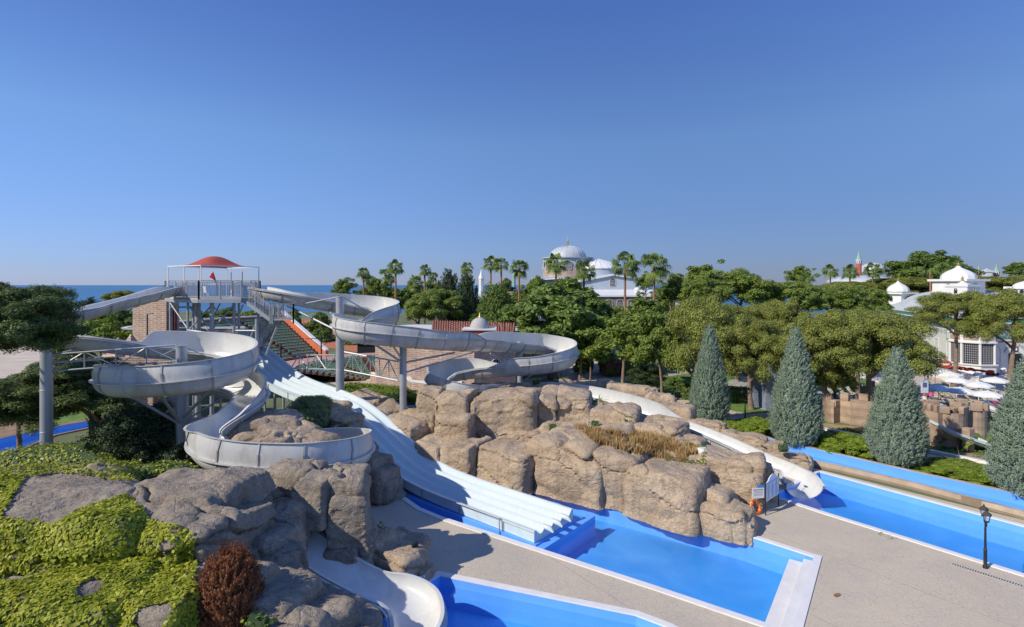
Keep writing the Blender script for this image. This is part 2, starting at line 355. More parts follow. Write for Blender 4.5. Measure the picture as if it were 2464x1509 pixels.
def water_material():
    m = bpy.data.materials.new("pool_water"); m.use_nodes = True; nt = m.node_tree; nt.nodes.clear()
    out = nt.nodes.new('ShaderNodeOutputMaterial')
    tr = nt.nodes.new('ShaderNodeBsdfTransparent'); tr.inputs[0].default_value = (0.86, 0.97, 1.0, 1)
    gl = nt.nodes.new('ShaderNodeBsdfGlossy'); gl.inputs['Roughness'].default_value = 0.03
    fr = nt.nodes.new('ShaderNodeFresnel'); fr.inputs[0].default_value = 1.33
    ms = nt.nodes.new('ShaderNodeMixShader')
    v = coords(nt, world_space=True)
    n1 = noise(nt, v, 2.2, 6, 0.65, 0.6); n2 = noise(nt, v, 0.35, 3, 0.5)
    mm = nt.nodes.new('ShaderNodeMath'); mm.operation = 'MULTIPLY'; nt.links.new(n1, mm.inputs[0]); nt.links.new(n2, mm.inputs[1])
    bp = nt.nodes.new('ShaderNodeBump'); bp.inputs['Strength'].default_value = 0.4; bp.inputs['Distance'].default_value = 0.1
    nt.links.new(mm.outputs[0], bp.inputs['Height'])
    nt.links.new(bp.outputs[0], gl.inputs['Normal']); nt.links.new(bp.outputs[0], fr.inputs['Normal'])
    ge = nt.nodes.new('ShaderNodeNewGeometry'); iv = nt.nodes.new('ShaderNodeMath'); iv.operation = 'SUBTRACT'; iv.inputs[0].default_value = 1.0; nt.links.new(ge.outputs['Backfacing'], iv.inputs[1])
    mu = nt.nodes.new('ShaderNodeMath'); mu.operation = 'MULTIPLY'; nt.links.new(fr.outputs[0], mu.inputs[0]); nt.links.new(iv.outputs[0], mu.inputs[1])
    nt.links.new(mu.outputs[0], ms.inputs[0]); nt.links.new(tr.outputs[0], ms.inputs[1]); nt.links.new(gl.outputs[0], ms.inputs[2])
    nt.links.new(ms.outputs[0], out.inputs[0])
    return m
WATER = water_material()
def sea_material():
    m, nt, b = new_mat("sea_water")
    b.inputs['Roughness'].default_value = 0.35; b.inputs['IOR'].default_value = 1.33
    v = coords(nt, (0.003, 0.012, 1), world_space=True)
    n = noise(nt, v, 1.0, 5, 0.6)
    nt.links.new(ramp(nt, n, [(0.3, (0.02, 0.10, 0.21)), (0.7, (0.05, 0.17, 0.31))]), b.inputs['Base Color'])
    v2 = coords(nt, (0.3, 0.8, 1), world_space=True)
    bump(nt, b, noise(nt, v2, 1.0, 5, 0.7), 0.5, 0.5)
    return m
SEA = sea_material()
# ------------------------------------------------------------ mesh helpers
COL = SC.collection
def link(o, parent=None):
    COL.objects.link(o)
    if parent is not None: o.parent = parent
    return o
def tag(o, label=None, cat=None, group=None, kind=None):
    if label: o['label'] = label
    if cat: o['category'] = cat
    if group: o['group'] = group
    if kind: o['kind'] = kind
    return o
def thing(name, label, cat, loc=(0, 0, 0), rz=0.0, group=None, scale=1.0):
    o = bpy.data.objects.new(name, None); o.empty_display_size = 0.3
    o.location = loc; o.rotation_euler = (0, 0, rz)
    o.scale = (scale,) * 3 if isinstance(scale, (int, float)) else scale
    link(o); return tag(o, label, cat, group)
def copy_tree(o, parent=None):
    c = o.copy(); COL.objects.link(c); c.parent = parent
    for ch in [x for x in bpy.data.objects if x.parent == o]: copy_tree(ch, c)
    return c

class MB:
    """collects polygons for one mesh"""
    def __init__(s): s.v = []; s.f = []; s.off = Vector((0, 0, 0))
    def add(s, vs, fs):
        n = len(s.v); s.v += [tuple(v) for v in vs]; s.f += [tuple(i + n for i in f) for f in fs]; return s
    def box(s, c, size, rz=0.0, m=None, taper=1.0):
        sx, sy, sz = size[0] / 2, size[1] / 2, size[2] / 2
        cs, sn = math.cos(rz), math.sin(rz); vs = []
        for z in (-sz, sz):
            t = taper if z > 0 else 1.0
            for x, y in ((-sx, -sy), (sx, -sy), (sx, sy), (-sx, sy)):
                x *= t; y *= t
                p = Vector((x * cs - y * sn, x * sn + y * cs, z))
                if m is not None: p = m @ p
                vs.append(Vector(c) + p)
        return s.add(vs, [(0, 3, 2, 1), (4, 5, 6, 7), (0, 1, 5, 4), (1, 2, 6, 5), (2, 3, 7, 6), (3, 0, 4, 7)])
    def bar(s, a, b, w, h=None, up=Vector((0, 0, 1))):
        a, b = Vector(a), Vector(b); h = h or w; d = (b - a).normalized()
        if abs(d.dot(up)) > 0.99: up = Vector((1, 0, 0))
        x = d.cross(up).normalized() * w / 2; y = x.cross(d).normalized() * h / 2
        vs = [a - x - y, a + x - y, a + x + y, a - x + y, b - x - y, b + x - y, b + x + y, b - x + y]
        return s.add(vs, [(0, 3, 2, 1), (4, 5, 6, 7), (0, 1, 5, 4), (1, 2, 6, 5), (2, 3, 7, 6), (3, 0, 4, 7)])
    def tube(s, pts, r, n=8, cap=True):
        pts = [Vector(p) for p in pts]; rs = r if isinstance(r, (list, tuple)) else [r] * len(pts)
        base = len(s.v); ux = None
        for i, p in enumerate(pts):
            d = (pts[min(i + 1, len(pts) - 1)] - pts[max(i - 1, 0)]).normalized()
            if ux is None:
                ux = d.cross(Vector((0, 0, 1))) if abs(d.z) < 0.95 else d.cross(Vector((1, 0, 0)))
            ux = (ux - d * ux.dot(d)).normalized(); uy = d.cross(ux)
            for k in range(n):
                a = 2 * math.pi * k / n
                s.v.append(tuple(p + (ux * math.cos(a) + uy * math.sin(a)) * rs[i]))
        for i in range(len(pts) - 1):
            for k in range(n):
                a, b = base + i * n + k, base + i * n + (k + 1) % n
                s.f.append((a, b, b + n, a + n))
        if cap:
            s.f.append(tuple(base + k for k in range(n))[::-1]); s.f.append(tuple(base + (len(pts) - 1) * n + k for k in range(n)))
        return s
    def lathe(s, c, prof, n=16, a0=0.0, a1=None, ph=0.0):
        c = Vector(c); base = len(s.v); full = a1 is None; m = n if full else n + 1
        for r, z in prof:
            for k in range(m):
                a = ph + (2 * math.pi * k / n if full else a0 + (a1 - a0) * k / n)
                s.v.append((c.x + r * math.cos(a), c.y + r * math.sin(a), c.z + z))
        for i in range(len(prof) - 1):
            for k in range(n):
                k2 = (k + 1) % m
                a, b = base + i * m + k, base + i * m + k2
                s.f.append((a, b, b + m, a + m))
        return s
    def prism(s, poly, z0, z1, bottom=True):
        n = len(poly); z0s = z0 if isinstance(z0, (list, tuple)) else [z0] * n; z1s = z1 if isinstance(z1, (list, tuple)) else [z1] * n
        a = sum(poly[i][0] * poly[(i + 1) % n][1] - poly[(i + 1) % n][0] * poly[i][1] for i in range(n))
        if a < 0: poly = poly[::-1]; z0s = z0s[::-1]; z1s = z1s[::-1]
        vs = [(p[0], p[1], z0s[i]) for i, p in enumerate(poly)] + [(p[0], p[1], z1s[i]) for i, p in enumerate(poly)]
        fs = [tuple(range(n, 2 * n))] + [(i, (i + 1) % n, n + (i + 1) % n, n + i) for i in range(n)]
        if bottom: fs.append(tuple(range(n))[::-1])
        return s.add(vs, fs)
    def quad(s, a, b, c, d): return s.add([a, b, c, d], [(0, 1, 2, 3)])
    def grid(s, rows):
        base = len(s.v); m = len(rows[0])
        for r in rows: s.v += [tuple(p) for p in r]
        for i in range(len(rows) - 1):
            for k in range(m - 1):
                a = base + i * m + k; s.f.append((a, a + 1, a + m + 1, a + m))
        return s
    def mesh(s, name, mat, smooth=False):
        me = bpy.data.meshes.new(name); me.from_pydata(s.v, [], s.f); me.update()
        if mat: me.materials.append(mat)
        if smooth:
            me.polygons.foreach_set('use_smooth', [True] * len(me.polygons))
            try: me.set_sharp_from_angle(angle=R(40))
            except Exception: pass
        return me
    def build(s, name, mat, parent=None, smooth=False, loc=None, bevel=0.0):
        o = bpy.data.objects.new(name, s.mesh(name, mat, smooth)); link(o, parent)
        if loc is not None: o.location = loc
        if bevel:
            b = o.modifiers.new('bevel', 'BEVEL'); b.width = bevel; b.segments = 2; b.limit_method = 'ANGLE'
        return o

def np_mesh(name, V, Fc, mat, smooth=False, cnt=None):
    """fast mesh from numpy arrays, all faces with the same number of corners"""
    me = bpy.data.meshes.new(name); V = np.asarray(V, dtype=np.float32); Fc = np.asarray(Fc, dtype=np.int32)
    k = Fc.shape[1]
    me.vertices.add(len(V)); me.vertices.foreach_set('co', V.ravel())
    me.loops.add(Fc.size); me.loops.foreach_set('vertex_index', Fc.ravel())
    me.polygons.add(len(Fc)); me.polygons.foreach_set('loop_start', np.arange(0, Fc.size, k, dtype=np.int32))
    me.polygons.foreach_set('loop_total', np.full(len(Fc), k, dtype=np.int32))
    if smooth: me.polygons.foreach_set('use_smooth', np.ones(len(Fc), dtype=bool))
    me.update(calc_edges=True); me.validate()
    if mat: me.materials.append(mat)
    return me

def structure(mb_or_obj, name=None, mat=None, **kw):
    o = mb_or_obj.build(name, mat, **kw) if isinstance(mb_or_obj, MB) else mb_or_obj
    o['kind'] = 'structure'; return o

def catmull(pts, n):
    """pts: list of tuples (any dimension) -> n samples"""
    A = np.array(pts, dtype=float); A = np.vstack([2 * A[0] - A[1], A, 2 * A[-1] - A[-2]])
    seg = len(pts) - 1; out = []
    d = np.linalg.norm(A[1:, :3] - A[:-1, :3], axis=1) ** 0.5
    cum = np.concatenate([[0], np.cumsum(d[1:-1] ** 2)])
    for t in np.linspace(0, cum[-1], n):
        i = min(max(np.searchsorted(cum, t) - 1, 0), seg - 1); u = (t - cum[i]) / (cum[i + 1] - cum[i])
        p0, p1, p2, p3 = A[i:i + 4]
        t0 = 0; t1 = t0 + max(d[i], 1e-4); t2 = t1 + max(d[i + 1], 1e-4); t3 = t2 + max(d[i + 2], 1e-4); tt = t1 + u * (t2 - t1)
        a1 = (t1 - tt) / (t1 - t0) * p0 + (tt - t0) / (t1 - t0) * p1; a2 = (t2 - tt) / (t2 - t1) * p1 + (tt - t1) / (t2 - t1) * p2; a3 = (t3 - tt) / (t3 - t2) * p2 + (tt - t2) / (t3 - t2) * p3
        b1 = (t2 - tt) / (t2 - t0) * a1 + (tt - t0) / (t2 - t0) * a2; b2 = (t3 - tt) / (t3 - t1) * a2 + (tt - t1) / (t3 - t1) * a3
        out.append((t2 - tt) / (t2 - t1) * b1 + (tt - t1) / (t2 - t1) * b2)
    return np.array(out)

# ------------------------------------------------------------ foliage
def leaf_tris(C, D, length, width, rng, droop=0.0):
    """triangular leaves: centres C, axis directions D"""
    n = len(C); r = rng.normal(size=(n, 3)); side = np.cross(D, r); side /= np.linalg.norm(side, axis=1)[:, None] + 1e-9
    L = length * rng.uniform(0.7, 1.3, n)[:, None]; W = width * rng.uniform(0.7, 1.3, n)[:, None]
    a = C - side * W * 0.5; b = C + side * W * 0.5; c = C + D * L
    V = np.stack([a, b, c], 1).reshape(-1, 3); Fc = np.arange(3 * n).reshape(-1, 3)
    return V, Fc
def leaf_quads(C, Nn, size, rng, aspect=1.6):
    n = len(C); r = rng.normal(size=(n, 3)); u = np.cross(Nn, r); u /= np.linalg.norm(u, axis=1)[:, None] + 1e-9; w = np.cross(Nn, u)
    w /= np.linalg.norm(w, axis=1)[:, None] + 1e-9
    s = size * rng.uniform(0.6, 1.3, n)[:, None]
    a = C - u * s * aspect * 0.5; c = C + u * s * aspect * 0.5; b = C + w * s * 0.5; d = C - w * s * 0.5
    V = np.stack([a, b, c, d], 1).reshape(-1, 3); return V, np.arange(4 * n).reshape(-1, 4)
def unit(v): return v / (np.linalg.norm(v, axis=1)[:, None] + 1e-9)

def clump_faces(c, rad, n, leaf, rng, aspect, squash=0.85, up=0.35, rand=0.5, fill=0.7):
    """a rounded tuft of foliage: small faces that look outwards from the tuft centre"""
    d = unit(rng.normal(size=(n, 3))); d[:, 2] = np.where((d[:, 2] < -0.1) & (rng.random(n) < 0.6), -d[:, 2], d[:, 2])
    bumpy = 1 + 0.22 * fbm(d * 2.3 + c * 9, 2, 5)
    p = c + d * rad * np.array([1, 1, squash]) * ((fill + (1 - fill) * rng.random(n)) * bumpy)[:, None]
    nn = unit(d + np.array([0, 0, up]) + rng.normal(size=(n, 3)) * rand)
    return leaf_quads(p, nn, leaf, rng, aspect)[0]
def pine_crown(seed, nclump=130, per=380, flat=0.6, leaf=0.030, mat=L_PINE, under=-0.25, crad=(0.13, 0.23), aspect=2.0, dome=2.0):
    """umbrella crown in a unit radius: domed top built of rounded tufts, ragged underside"""
    rng = np.random.default_rng(seed); Vs = []; cs = []; tries = 0
    while len(cs) < nclump and tries < nclump * 30:
        tries += 1; a = rng.uniform(0, 2 * np.pi); q = math.sqrt(rng.random()) * (0.93 + .07 * math.sin(a * 3 + seed)); top = (max(0, 1 - q ** dome)) ** 0.5
        zz = top * rng.uniform(.88, 1.04) if rng.random() < .72 else under + (top - under) * rng.uniform(0, .8) * (1 if q > .55 else .9)
        if zz < 0 and q < .45: continue
        rad = rng.uniform(*crad); p = np.array([q * math.cos(a) * .86, q * math.sin(a) * .86, zz * flat])
        if all(np.linalg.norm(p - c) > 0.085 for c in cs):
            cs.append(p); Vs.append(clump_faces(p, rad, int(per * (rad / .18) ** 2), leaf, rng, aspect))
    V = np.vstack(Vs); return np_mesh("crown", V, np.arange(len(V)).reshape(-1, 4), mat)
def round_crown(seed, nclump=70, per=260, shape=(1, 1, 0.9), leaf=0.06, mat=L_BROAD, crad=(0.16, 0.30), hollow=0.45, aspect=1.6, zlow=-0.8, rand=0.6):
    rng = np.random.default_rng(seed); Vs = []
    for i in range(nclump):
        d = unit(rng.normal(size=(1, 3)))[0]
        if d[2] < zlow: d[2] = -d[2]
        r = rng.uniform(hollow, 0.9); c = d * r * np.array(shape) * (1 + 0.12 * rng.normal()); cr = rng.uniform(*crad)
        Vs.append(clump_faces(c, cr, int(per * (cr / np.mean(crad)) ** 2), leaf, rng, aspect, rand=rand, fill=0.5))
    V = np.vstack(Vs); return np_mesh("crown", V, np.arange(len(V)).reshape(-1, 4), mat)
def cone_crown(seed, n=26000, leaf=0.02, mat=L_BLUE, prof=None, tufts=900, sz=1.0, hr=3.0, aspect=1.5):
    """unit height, base radius 1 (scaled by object); feathery upturned tufts. hr = height / radius of the finished tree"""
    rng = np.random.default_rng(seed)
    prof = prof or [(0, 0.72), (0.08, 0.93), (0.22, 1.0), (0.4, 0.86), (0.6, 0.62), (0.8, 0.36), (0.93, 0.16), (1.0, 0.02)]
    zs = np.array([p[0] for p in prof]); rs = np.array([p[1] for p in prof])
    tz = rng.uniform(0, 1, tufts * 3); keep = rng.uniform(0, 1, tufts * 3) < np.interp(tz, zs, rs) + 0.08; tz = tz[keep][:tufts]
    ta = rng.uniform(0, 2 * np.pi, len(tz)); tr = np.interp(tz, zs, rs); per = n // len(tz); Vs = []
    lump = (1 + 0.09 * (rng.random(len(ta)) < .12)) * (1 + 0.075 * np.sin(ta * 5 + tz * 9) * np.cos(tz * 23 + ta * 2))
    for z, a, r, lu in zip(tz, ta, tr, lump):
        out = np.array([math.cos(a), math.sin(a), 0]); s = (0.7 + 0.6 * rng.random()) * sz
        base = out * r * lu * rng.uniform(0.82, 0.97); base[2] = z * hr
        t = rng.random(per)[:, None]; axis = (out * 0.12 + np.array([0, 0, 0.15])) * s
        off = rng.normal(size=(per, 3)) * 0.032 * sz * (1.15 - t)
        p = base + axis * t + off; nn = unit(out * 0.7 + unit(off) * 0.9 + np.array([0, 0, 0.25]) + rng.normal(size=(per, 3)) * 0.25)
        Vs.append(leaf_quads(p, nn, leaf * (1.2 - .6 * t[:, 0]).mean(), rng, aspect)[0])
    zi = rng.random(n // 4); zi = zi[rng.random(len(zi)) < np.interp(zi, zs, rs)]; ai = rng.uniform(0, 2 * np.pi, len(zi)); ri = np.interp(zi, zs, rs) * rng.uniform(.72, .84, len(zi))
    oi = np.stack([np.cos(ai), np.sin(ai), ai * 0], 1); pi_ = oi * ri[:, None]; pi_[:, 2] = zi * hr; Vs.append(leaf_quads(pi_, unit(oi + rng.normal(size=oi.shape) * .4), leaf * 2.4, rng, aspect)[0])
    V = np.vstack(Vs); V[:, 2] /= hr; return np_mesh("crown", V, np.arange(len(V)).reshape(-1, 4), mat)
def palm_crown(seed, mat=L_PALM, nf=30):
    """fan palm head, unit radius"""
    rng = np.random.default_rng(seed); V = []; F = []
    for i in range(nf):
        a = rng.uniform(0, 2 * np.pi); el = rng.uniform(-0.9, 1.3); L = rng.uniform(0.45, 0.68)
        d = np.array([math.cos(a) * math.cos(el), math.sin(a) * math.cos(el), math.sin(el)])
        tip = d * L; side = np.cross(d, [0, 0, 1]); side /= np.linalg.norm(side) + 1e-6; up = np.cross(side, d)
        # petiole
        b = len(V); V += [side * .01, -side * .01, tip - side * .012, tip + side * .012]; F.append((b, b + 1, b + 2, b + 3))
        nb = 15; fr = rng.uniform(0.36, 0.48)
        for k in range(nb):
            t = (k / (nb - 1) - 0.5) * 3.6
            dd = d * math.cos(t) + side * math.sin(t); w = 0.034
            e0 = tip; m = tip + dd * fr * 0.6 + up * 0.03; end = tip + dd * fr * rng.uniform(0.9, 1.2) + np.array([0, 0, -0.20 - 0.13 * abs(math.sin(t)) - 0.06 * rng.random()])
            sd = np.cross(dd, up); sd = np.cross(up, dd); sd = sd / (np.linalg.norm(sd) + 1e-6) * w
            b = len(V); V += [e0, m - sd, end, m + sd]; F.append((b, b + 1, b + 2, b + 3))
    me = np_mesh("crown", np.array(V), np.array(F), mat); return me
def trunk_mesh(h, r, seed, limbs=5, spread=1.2, lean=0.1, fork=0.55, top=1.0):
    rng = random.Random(seed); mb = MB(); pts = []; rs = []
    lx, ly = rng.uniform(-lean, lean), rng.uniform(-lean, lean)
    for i in range(7):
        t = i / 6; pts.append((lx * t * h + 0.04 * h * math.sin(t * 4 + seed) * t, ly * t * h, t * h * top)); rs.append(r * (1.25 if i == 0 else 1) * (1 - 0.6 * t))
    mb.tube(pts, rs, 9)
    for k in range(limbs):
        a = 2 * math.pi * k / max(limbs, 1) + rng.uniform(-.4, .4); t = fork + (1 - fork) * rng.uniform(0, 0.6); i = t * 6; i0 = int(i)
        p0 = Vector(pts[i0]).lerp(Vector(pts[min(i0 + 1, 6)]), i - i0); L = spread * rng.uniform(0.7, 1.1)
        d = Vector((math.cos(a), math.sin(a), 0))
        q = [p0, p0 + d * L * 0.3 + Vector((0, 0, L * 0.28)), p0 + d * L * 0.65 + Vector((0, 0, L * 0.45)), p0 + d * L + Vector((0, 0, L * 0.62))]
        mb.tube(q, [r * 0.5, r * 0.36, r * 0.22, r * 0.08], 6)
    return mb.mesh("trunk", BARK, True)

CR = {}
def crown(kind, var=0):
    key = (kind, var)
    if key in CR: return CR[key]
    s = var * 31 + 7
    cyp = [(0, .6), (.1, .95), (.35, 1), (.6, .85), (.8, .6), (.93, .3), (1, .03)]
    m = {'pine': lambda: pine_crown(s, nclump=75, per=900, mat=L_PINE, crad=(.17, .29), leaf=.021, flat=.7, dome=2.4), 'pinet': lambda: round_crown(s, nclump=105, per=1150, mat=L_PINE, leaf=.0165, aspect=2.1, hollow=.66, crad=(.14, .25), shape=(1, 1, .8), zlow=-.45, rand=.45),
         'pineg': lambda: round_crown(s + 3, nclump=100, per=560, mat=L_PINEG, leaf=.025, aspect=2.8, hollow=.62, crad=(.14, .26), shape=(1, 1, .9), zlow=-.4, rand=.5),
         'pined': lambda: pine_crown(s + 5, nclump=190, per=620, flat=0.75, mat=L_PINED, leaf=.017, aspect=2.6, under=-.6, crad=(.11, .19)),
         'pinem': lambda: round_crown(s + 5, nclump=190, per=950, leaf=.0165, aspect=3.0, mat=L_PINED, hollow=.4, crad=(.13, .24), rand=.45),
         'broad': lambda: round_crown(s, mat=L_BROAD), 'big': lambda: round_crown(s, nclump=110, per=330, leaf=0.045, mat=L_BROAD, crad=(.13, .24), hollow=.55),
         'light': lambda: round_crown(s, nclump=62, per=200, leaf=0.045, mat=L_LIGHT, hollow=0.2, crad=(0.12, 0.24)),
         'dark': lambda: round_crown(s, nclump=130, per=480, leaf=0.032, mat=L_DARK, hollow=0.5, shape=(1, 1, 1)),
         'cyp': lambda: cone_crown(s, n=20000, mat=L_DARK, leaf=.05, prof=cyp, tufts=420, sz=2.0), 'cypg': lambda: cone_crown(s, n=20000, mat=L_BROAD, leaf=.05, prof=cyp, tufts=420, sz=2.0),
         'blue': lambda: cone_crown(s, n=130000, mat=L_BLUE, tufts=2400, leaf=.024, sz=1.0, hr=4.6, prof=[(0, .66), (.05, .86), (.13, .98), (.24, 1), (.42, .84), (.6, .62), (.78, .38), (.9, .21), (.97, .09), (1, .02)]),
         'palm': lambda: palm_crown(s), 'magnolia': lambda: round_crown(s, nclump=110, per=260, leaf=0.065, mat=L_BROAD, hollow=0.5, aspect=2.0, crad=(.12, .24)),
         'shrub': lambda: round_crown(s, nclump=60, per=260, leaf=0.055, mat=L_SHRUB, shape=(1, 1, 0.8), zlow=-0.2),
         'juniper': lambda: pine_crown(s, nclump=120, per=420, flat=0.8, mat=L_JUNI, leaf=.035, aspect=2.2, under=-0.05, crad=(.12, .2)),
         'rust': lambda: cone_crown(s, n=120000, mat=L_RED, tufts=1300, leaf=.032, sz=1.5, hr=3.2, aspect=1.3, prof=[(0, .85), (.2, .97), (.45, 1), (.65, .93), (.8, .78), (.9, .58), (.96, .38), (1, .1)]),
         'sdark': lambda: round_crown(s, nclump=60, per=260, leaf=0.055, mat=L_DARK, shape=(1, 1, 0.8), zlow=-0.2)}[kind]()
    CR[key] = m; return m
def tree(name, label, kind, x, base_z_or_y, Y, top, width, var=0, bottom=None, tr=None, mat=None, group=None, cat='tree', limbs=6, ground=0.0, tx=None, depth=1.0, lean=0.06, rz=None):
    """crown centred on grid column x, spanning rows top..bottom, width in grid px, at distance Y"""
    w = width / F_PX * Y / 2; zt = CAM_H - (top - HY) / F_PX * Y; zb = CAM_H - (bottom - HY) / F_PX * Y
    if kind in ('juniper', 'shrub', 'sdark') and zb < 1.6: zb = ground - .15
    if kind == 'blue': zb = ground + .05
    px = XZ(x if tx is None else tx, Y, ground)
    t = thing(name, label, cat, px, 0, group)
    m = crown(kind, var); co = bpy.data.objects.new('crown', m); link(co, t)
    V = np.empty(len(m.vertices) * 3, dtype=np.float32); m.vertices.foreach_get('co', V); V = V.reshape(-1, 3); z0, z1 = V[:, 2].min(), V[:, 2].max(); rw = np.percentile(np.abs(V[:, 0]), 99.5)
    sz = (zt - zb) / (z1 - z0); co.scale = (w / rw, w / rw * depth, sz); co.location = ((x - (x if tx is None else tx)) / F_PX * Y, 0, zt - z1 * sz - ground)
    co.rotation_euler = (0, 0, var * 1.3 + x * 0.01 if rz is None else rz)
    if kind in ('shrub', 'juniper', 'sdark', 'blue', 'rust'): hh = (zt - ground) * 0.7
    elif kind in ('cyp', 'cypg'): hh = (zt - ground) * 0.85
    else: hh = zb - ground + (zt - zb) * 0.55
    r = tr or max(0.08, w * 0.055)
    me = trunk_mesh(hh, r, int(x) % 97 + 1, limbs if kind not in ('cyp', 'blue', 'cypg', 'rust') else 0, w * 0.75, lean, max(0.2, min(0.8, (zb - ground) / max(hh, .1) * 0.9)))
    to = bpy.data.objects.new('trunk', me); link(to, t)
    return t
from mathutils.geometry import tessellate_polygon
def poly_area(p): return sum(p[i][0] * p[(i + 1) % len(p)][1] - p[(i + 1) % len(p)][0] * p[i][1] for i in range(len(p))) / 2
def offset(poly, w):
    """outward offset of a closed polygon (list of (x, y))"""
    if poly_area(poly) < 0: poly = poly[::-1]
    n = len(poly); out = []
    for i in range(n):
        a, b, c = Vector(poly[i - 1][:2]), Vector(poly[i][:2]), Vector(poly[(i + 1) % n][:2])
        d1 = (b - a).normalized(); d2 = (c - b).normalized(); n1 = Vector((d1.y, -d1.x)); n2 = Vector((d2.y, -d2.x))
        m = (n1 + n2); m = m / max(0.35, m.dot(n1)); out.append(tuple(b + m * w))
    return out
def sheet(name, outer, holes, z, mat, kind='structure'):
    loops = [[Vector((p[0], p[1], 0)) for p in outer]] + [[Vector((p[0], p[1], 0)) for p in h] for h in holes]
    tris = tessellate_polygon(loops); vs = [v for l in loops for v in l]
    mb = MB(); fs = []
    for t in tris:
        a, b, c = (vs[i] for i in t)
        fs.append(tuple(t) if (b - a).cross(c - a).z > 0 else tuple(t)[::-1])
    mb.add([(v.x, v.y, z) for v in vs], fs)
    o = mb.build(name, mat); o['kind'] = kind; return o
def gp(pts, z=0.0): return [tuple(G(x, y, z))[:2] for x, y in pts]

# pool outlines (inner edge of the coping)
main_pool = gp([(965, 1190), (1012, 1223), (1068, 1246), (1582, 1413), (1905, 1522), (1958, 1342), (1784, 1286), (1560, 1228), (1300, 1165), (1160, 1134), (1010, 1128)])
pool_low = gp([(1058, 1387), (1530, 1483), (1608, 1513), (1740, 1585), (1700, 1800), (850, 1800), (905, 1509), (1012, 1414)])
pool_right = gp([(1862, 1193), (2000, 1238), (2464, 1382), (2800, 1492), (2800, 1357), (2464, 1269), (2200, 1198), (1972, 1137)])
river = gp([(1740, 1025), (1889, 1089), (1937, 1103), (2028, 1121), (2200, 1160), (2464, 1229), (2800, 1330), (2800, 1270), (2464, 1192), (2200, 1136), (2028, 1096), (1942, 1076), (1871, 1062), (1780, 1030)], 0.4)
river_left = gp([(-260, 1180), (0, 1101), (54, 1080), (127, 1049), (230, 1027), (330, 1010), (330, 1000), (230, 1012), (100, 1035), (0, 1058), (-260, 1105)])
pool_mid = gp([(890, 981), (1060, 975), (1060, 957), (905, 960)])
pool_mid_left = gp([(300, 1003), (430, 1000), (420, 985), (330, 986)])
holes_out = []
def pool(name, poly, zt, zw, zf, cop=0.32, copm=COPING, wallm=POOLW, ch=0.05):
    n = len(poly)
    if poly_area(poly) < 0: poly = poly[::-1]
    fl = MB(); fl.add([(p[0], p[1], zf) for p in poly], [tuple(range(n))]); b = fl.build('pool_floor', POOL); structure(b)
    w = MB()
    for i in range(n):
        a, c = poly[i], poly[(i + 1) % n]
        w.quad((c[0], c[1], zf), (a[0], a[1], zf), (a[0], a[1], zt), (c[0], c[1], zt))
    w.build('pool_wall', wallm, b)
    out = offset(poly, cop)
    if copm:
        c = MB()
        for i in range(n):
            a, e, f, g = poly[i], poly[(i + 1) % n], out[(i + 1) % n], out[i]
            c.quad((a[0], a[1], zt + ch), (e[0], e[1], zt + ch), (f[0], f[1], zt + ch), (g[0], g[1], zt + ch))
            c.quad((a[0], a[1], zt), (e[0], e[1], zt), (e[0], e[1], zt + ch), (a[0], a[1], zt + ch))
            c.quad((f[0], f[1], -0.03), (g[0], g[1], -0.03), (g[0], g[1], zt + ch), (f[0], f[1], zt + ch))
        co = c.build('pool_coping', copm, b)
    wt = MB(); wt.add([(p[0], p[1], zw) for p in poly], [tuple(range(n))]); structure(wt.build('pool_water', WATER))
    holes_out.append(poly)
    return b
bm_main = pool('main_pool', main_pool, 0, -0.42, -1.35)
bm_low = pool('low_pool', pool_low, 0, -0.35, -1.3)
bm_right = pool('right_pool', pool_right, 0, -0.38, -1.3)
bm_riv = pool('river', river, 0.4, -0.22, -0.9, cop=0.30, copm=STONEW, ch=0.02)
bm_rl = pool('river_left', river_left, 0.05, -0.35, -0.95, cop=0.3, copm=STONEW, ch=0.05)
bm_m = pool('mid', pool_mid, 0.02, -0.1, -0.8, cop=0.3, copm=CONC)
bm_ml = pool('midleft', pool_mid_left, 0.02, -0.1, -0.8, cop=0.3, copm=CONC)
# submerged white steps at the near end of the main pool
pr, pb = G(1958, 1342), G(1905, 1522)
e = (pb - pr).normalized(); inn = Vector((-e.y, e.x, 0)); inn = inn if inn.x < 0 else -inn
for k, (wd, zz) in enumerate(((0.42, -0.14), (1.05, -0.34))):
    m = MB(); a = pr + inn * (0.0 if k == 0 else 0.42) + e * 0.06; c = a + inn * (0.42 if k == 0 else 0.62); L = (pb - pr).length - 0.1
    m.prism([tuple(a)[:2], tuple(c)[:2], tuple(c + e * L)[:2], tuple(a + e * L)[:2]], -1.3, zz)
    m.build('pool_step', COPING, bm_main)
# outer world
big = [(-400, -5), (400, -5), (900, 262), (-900, 262)]
HOLES = [offset(h, 0.02) for h in holes_out]
sheet('ground', big, HOLES, -0.012, EARTH)
deck_poly = gp([(-400, 1900), (520, 1330), (800, 1150), (900, 1075), (1100, 1010), (1300, 985), (1700, 990), (1782, 1031)]) + \
    [tuple(Vector(p[:2]) + Vector((0.2, -0.5)))[:2] for p in []] + gp([(1889, 1100), (1940, 1122), (2464, 1252), (2900, 1372), (2900, 2000)])
sheet('pool_deck', deck_poly, [offset(h, 0.03) for h in (holes_out[0], holes_out[1], holes_out[2])], 0.0, DECK)
sm = MB(); a_ = [( -6000, 250), (6000, 250), (45000, 45000), (-45000, 45000)]
sm.add([(x, y, -1.4) for x, y in [(-2500, 240), (2500, 240), (60000, 58000), (-60000, 58000)]], [(0, 1, 2, 3)])
structure(sm.build('sea', SEA))
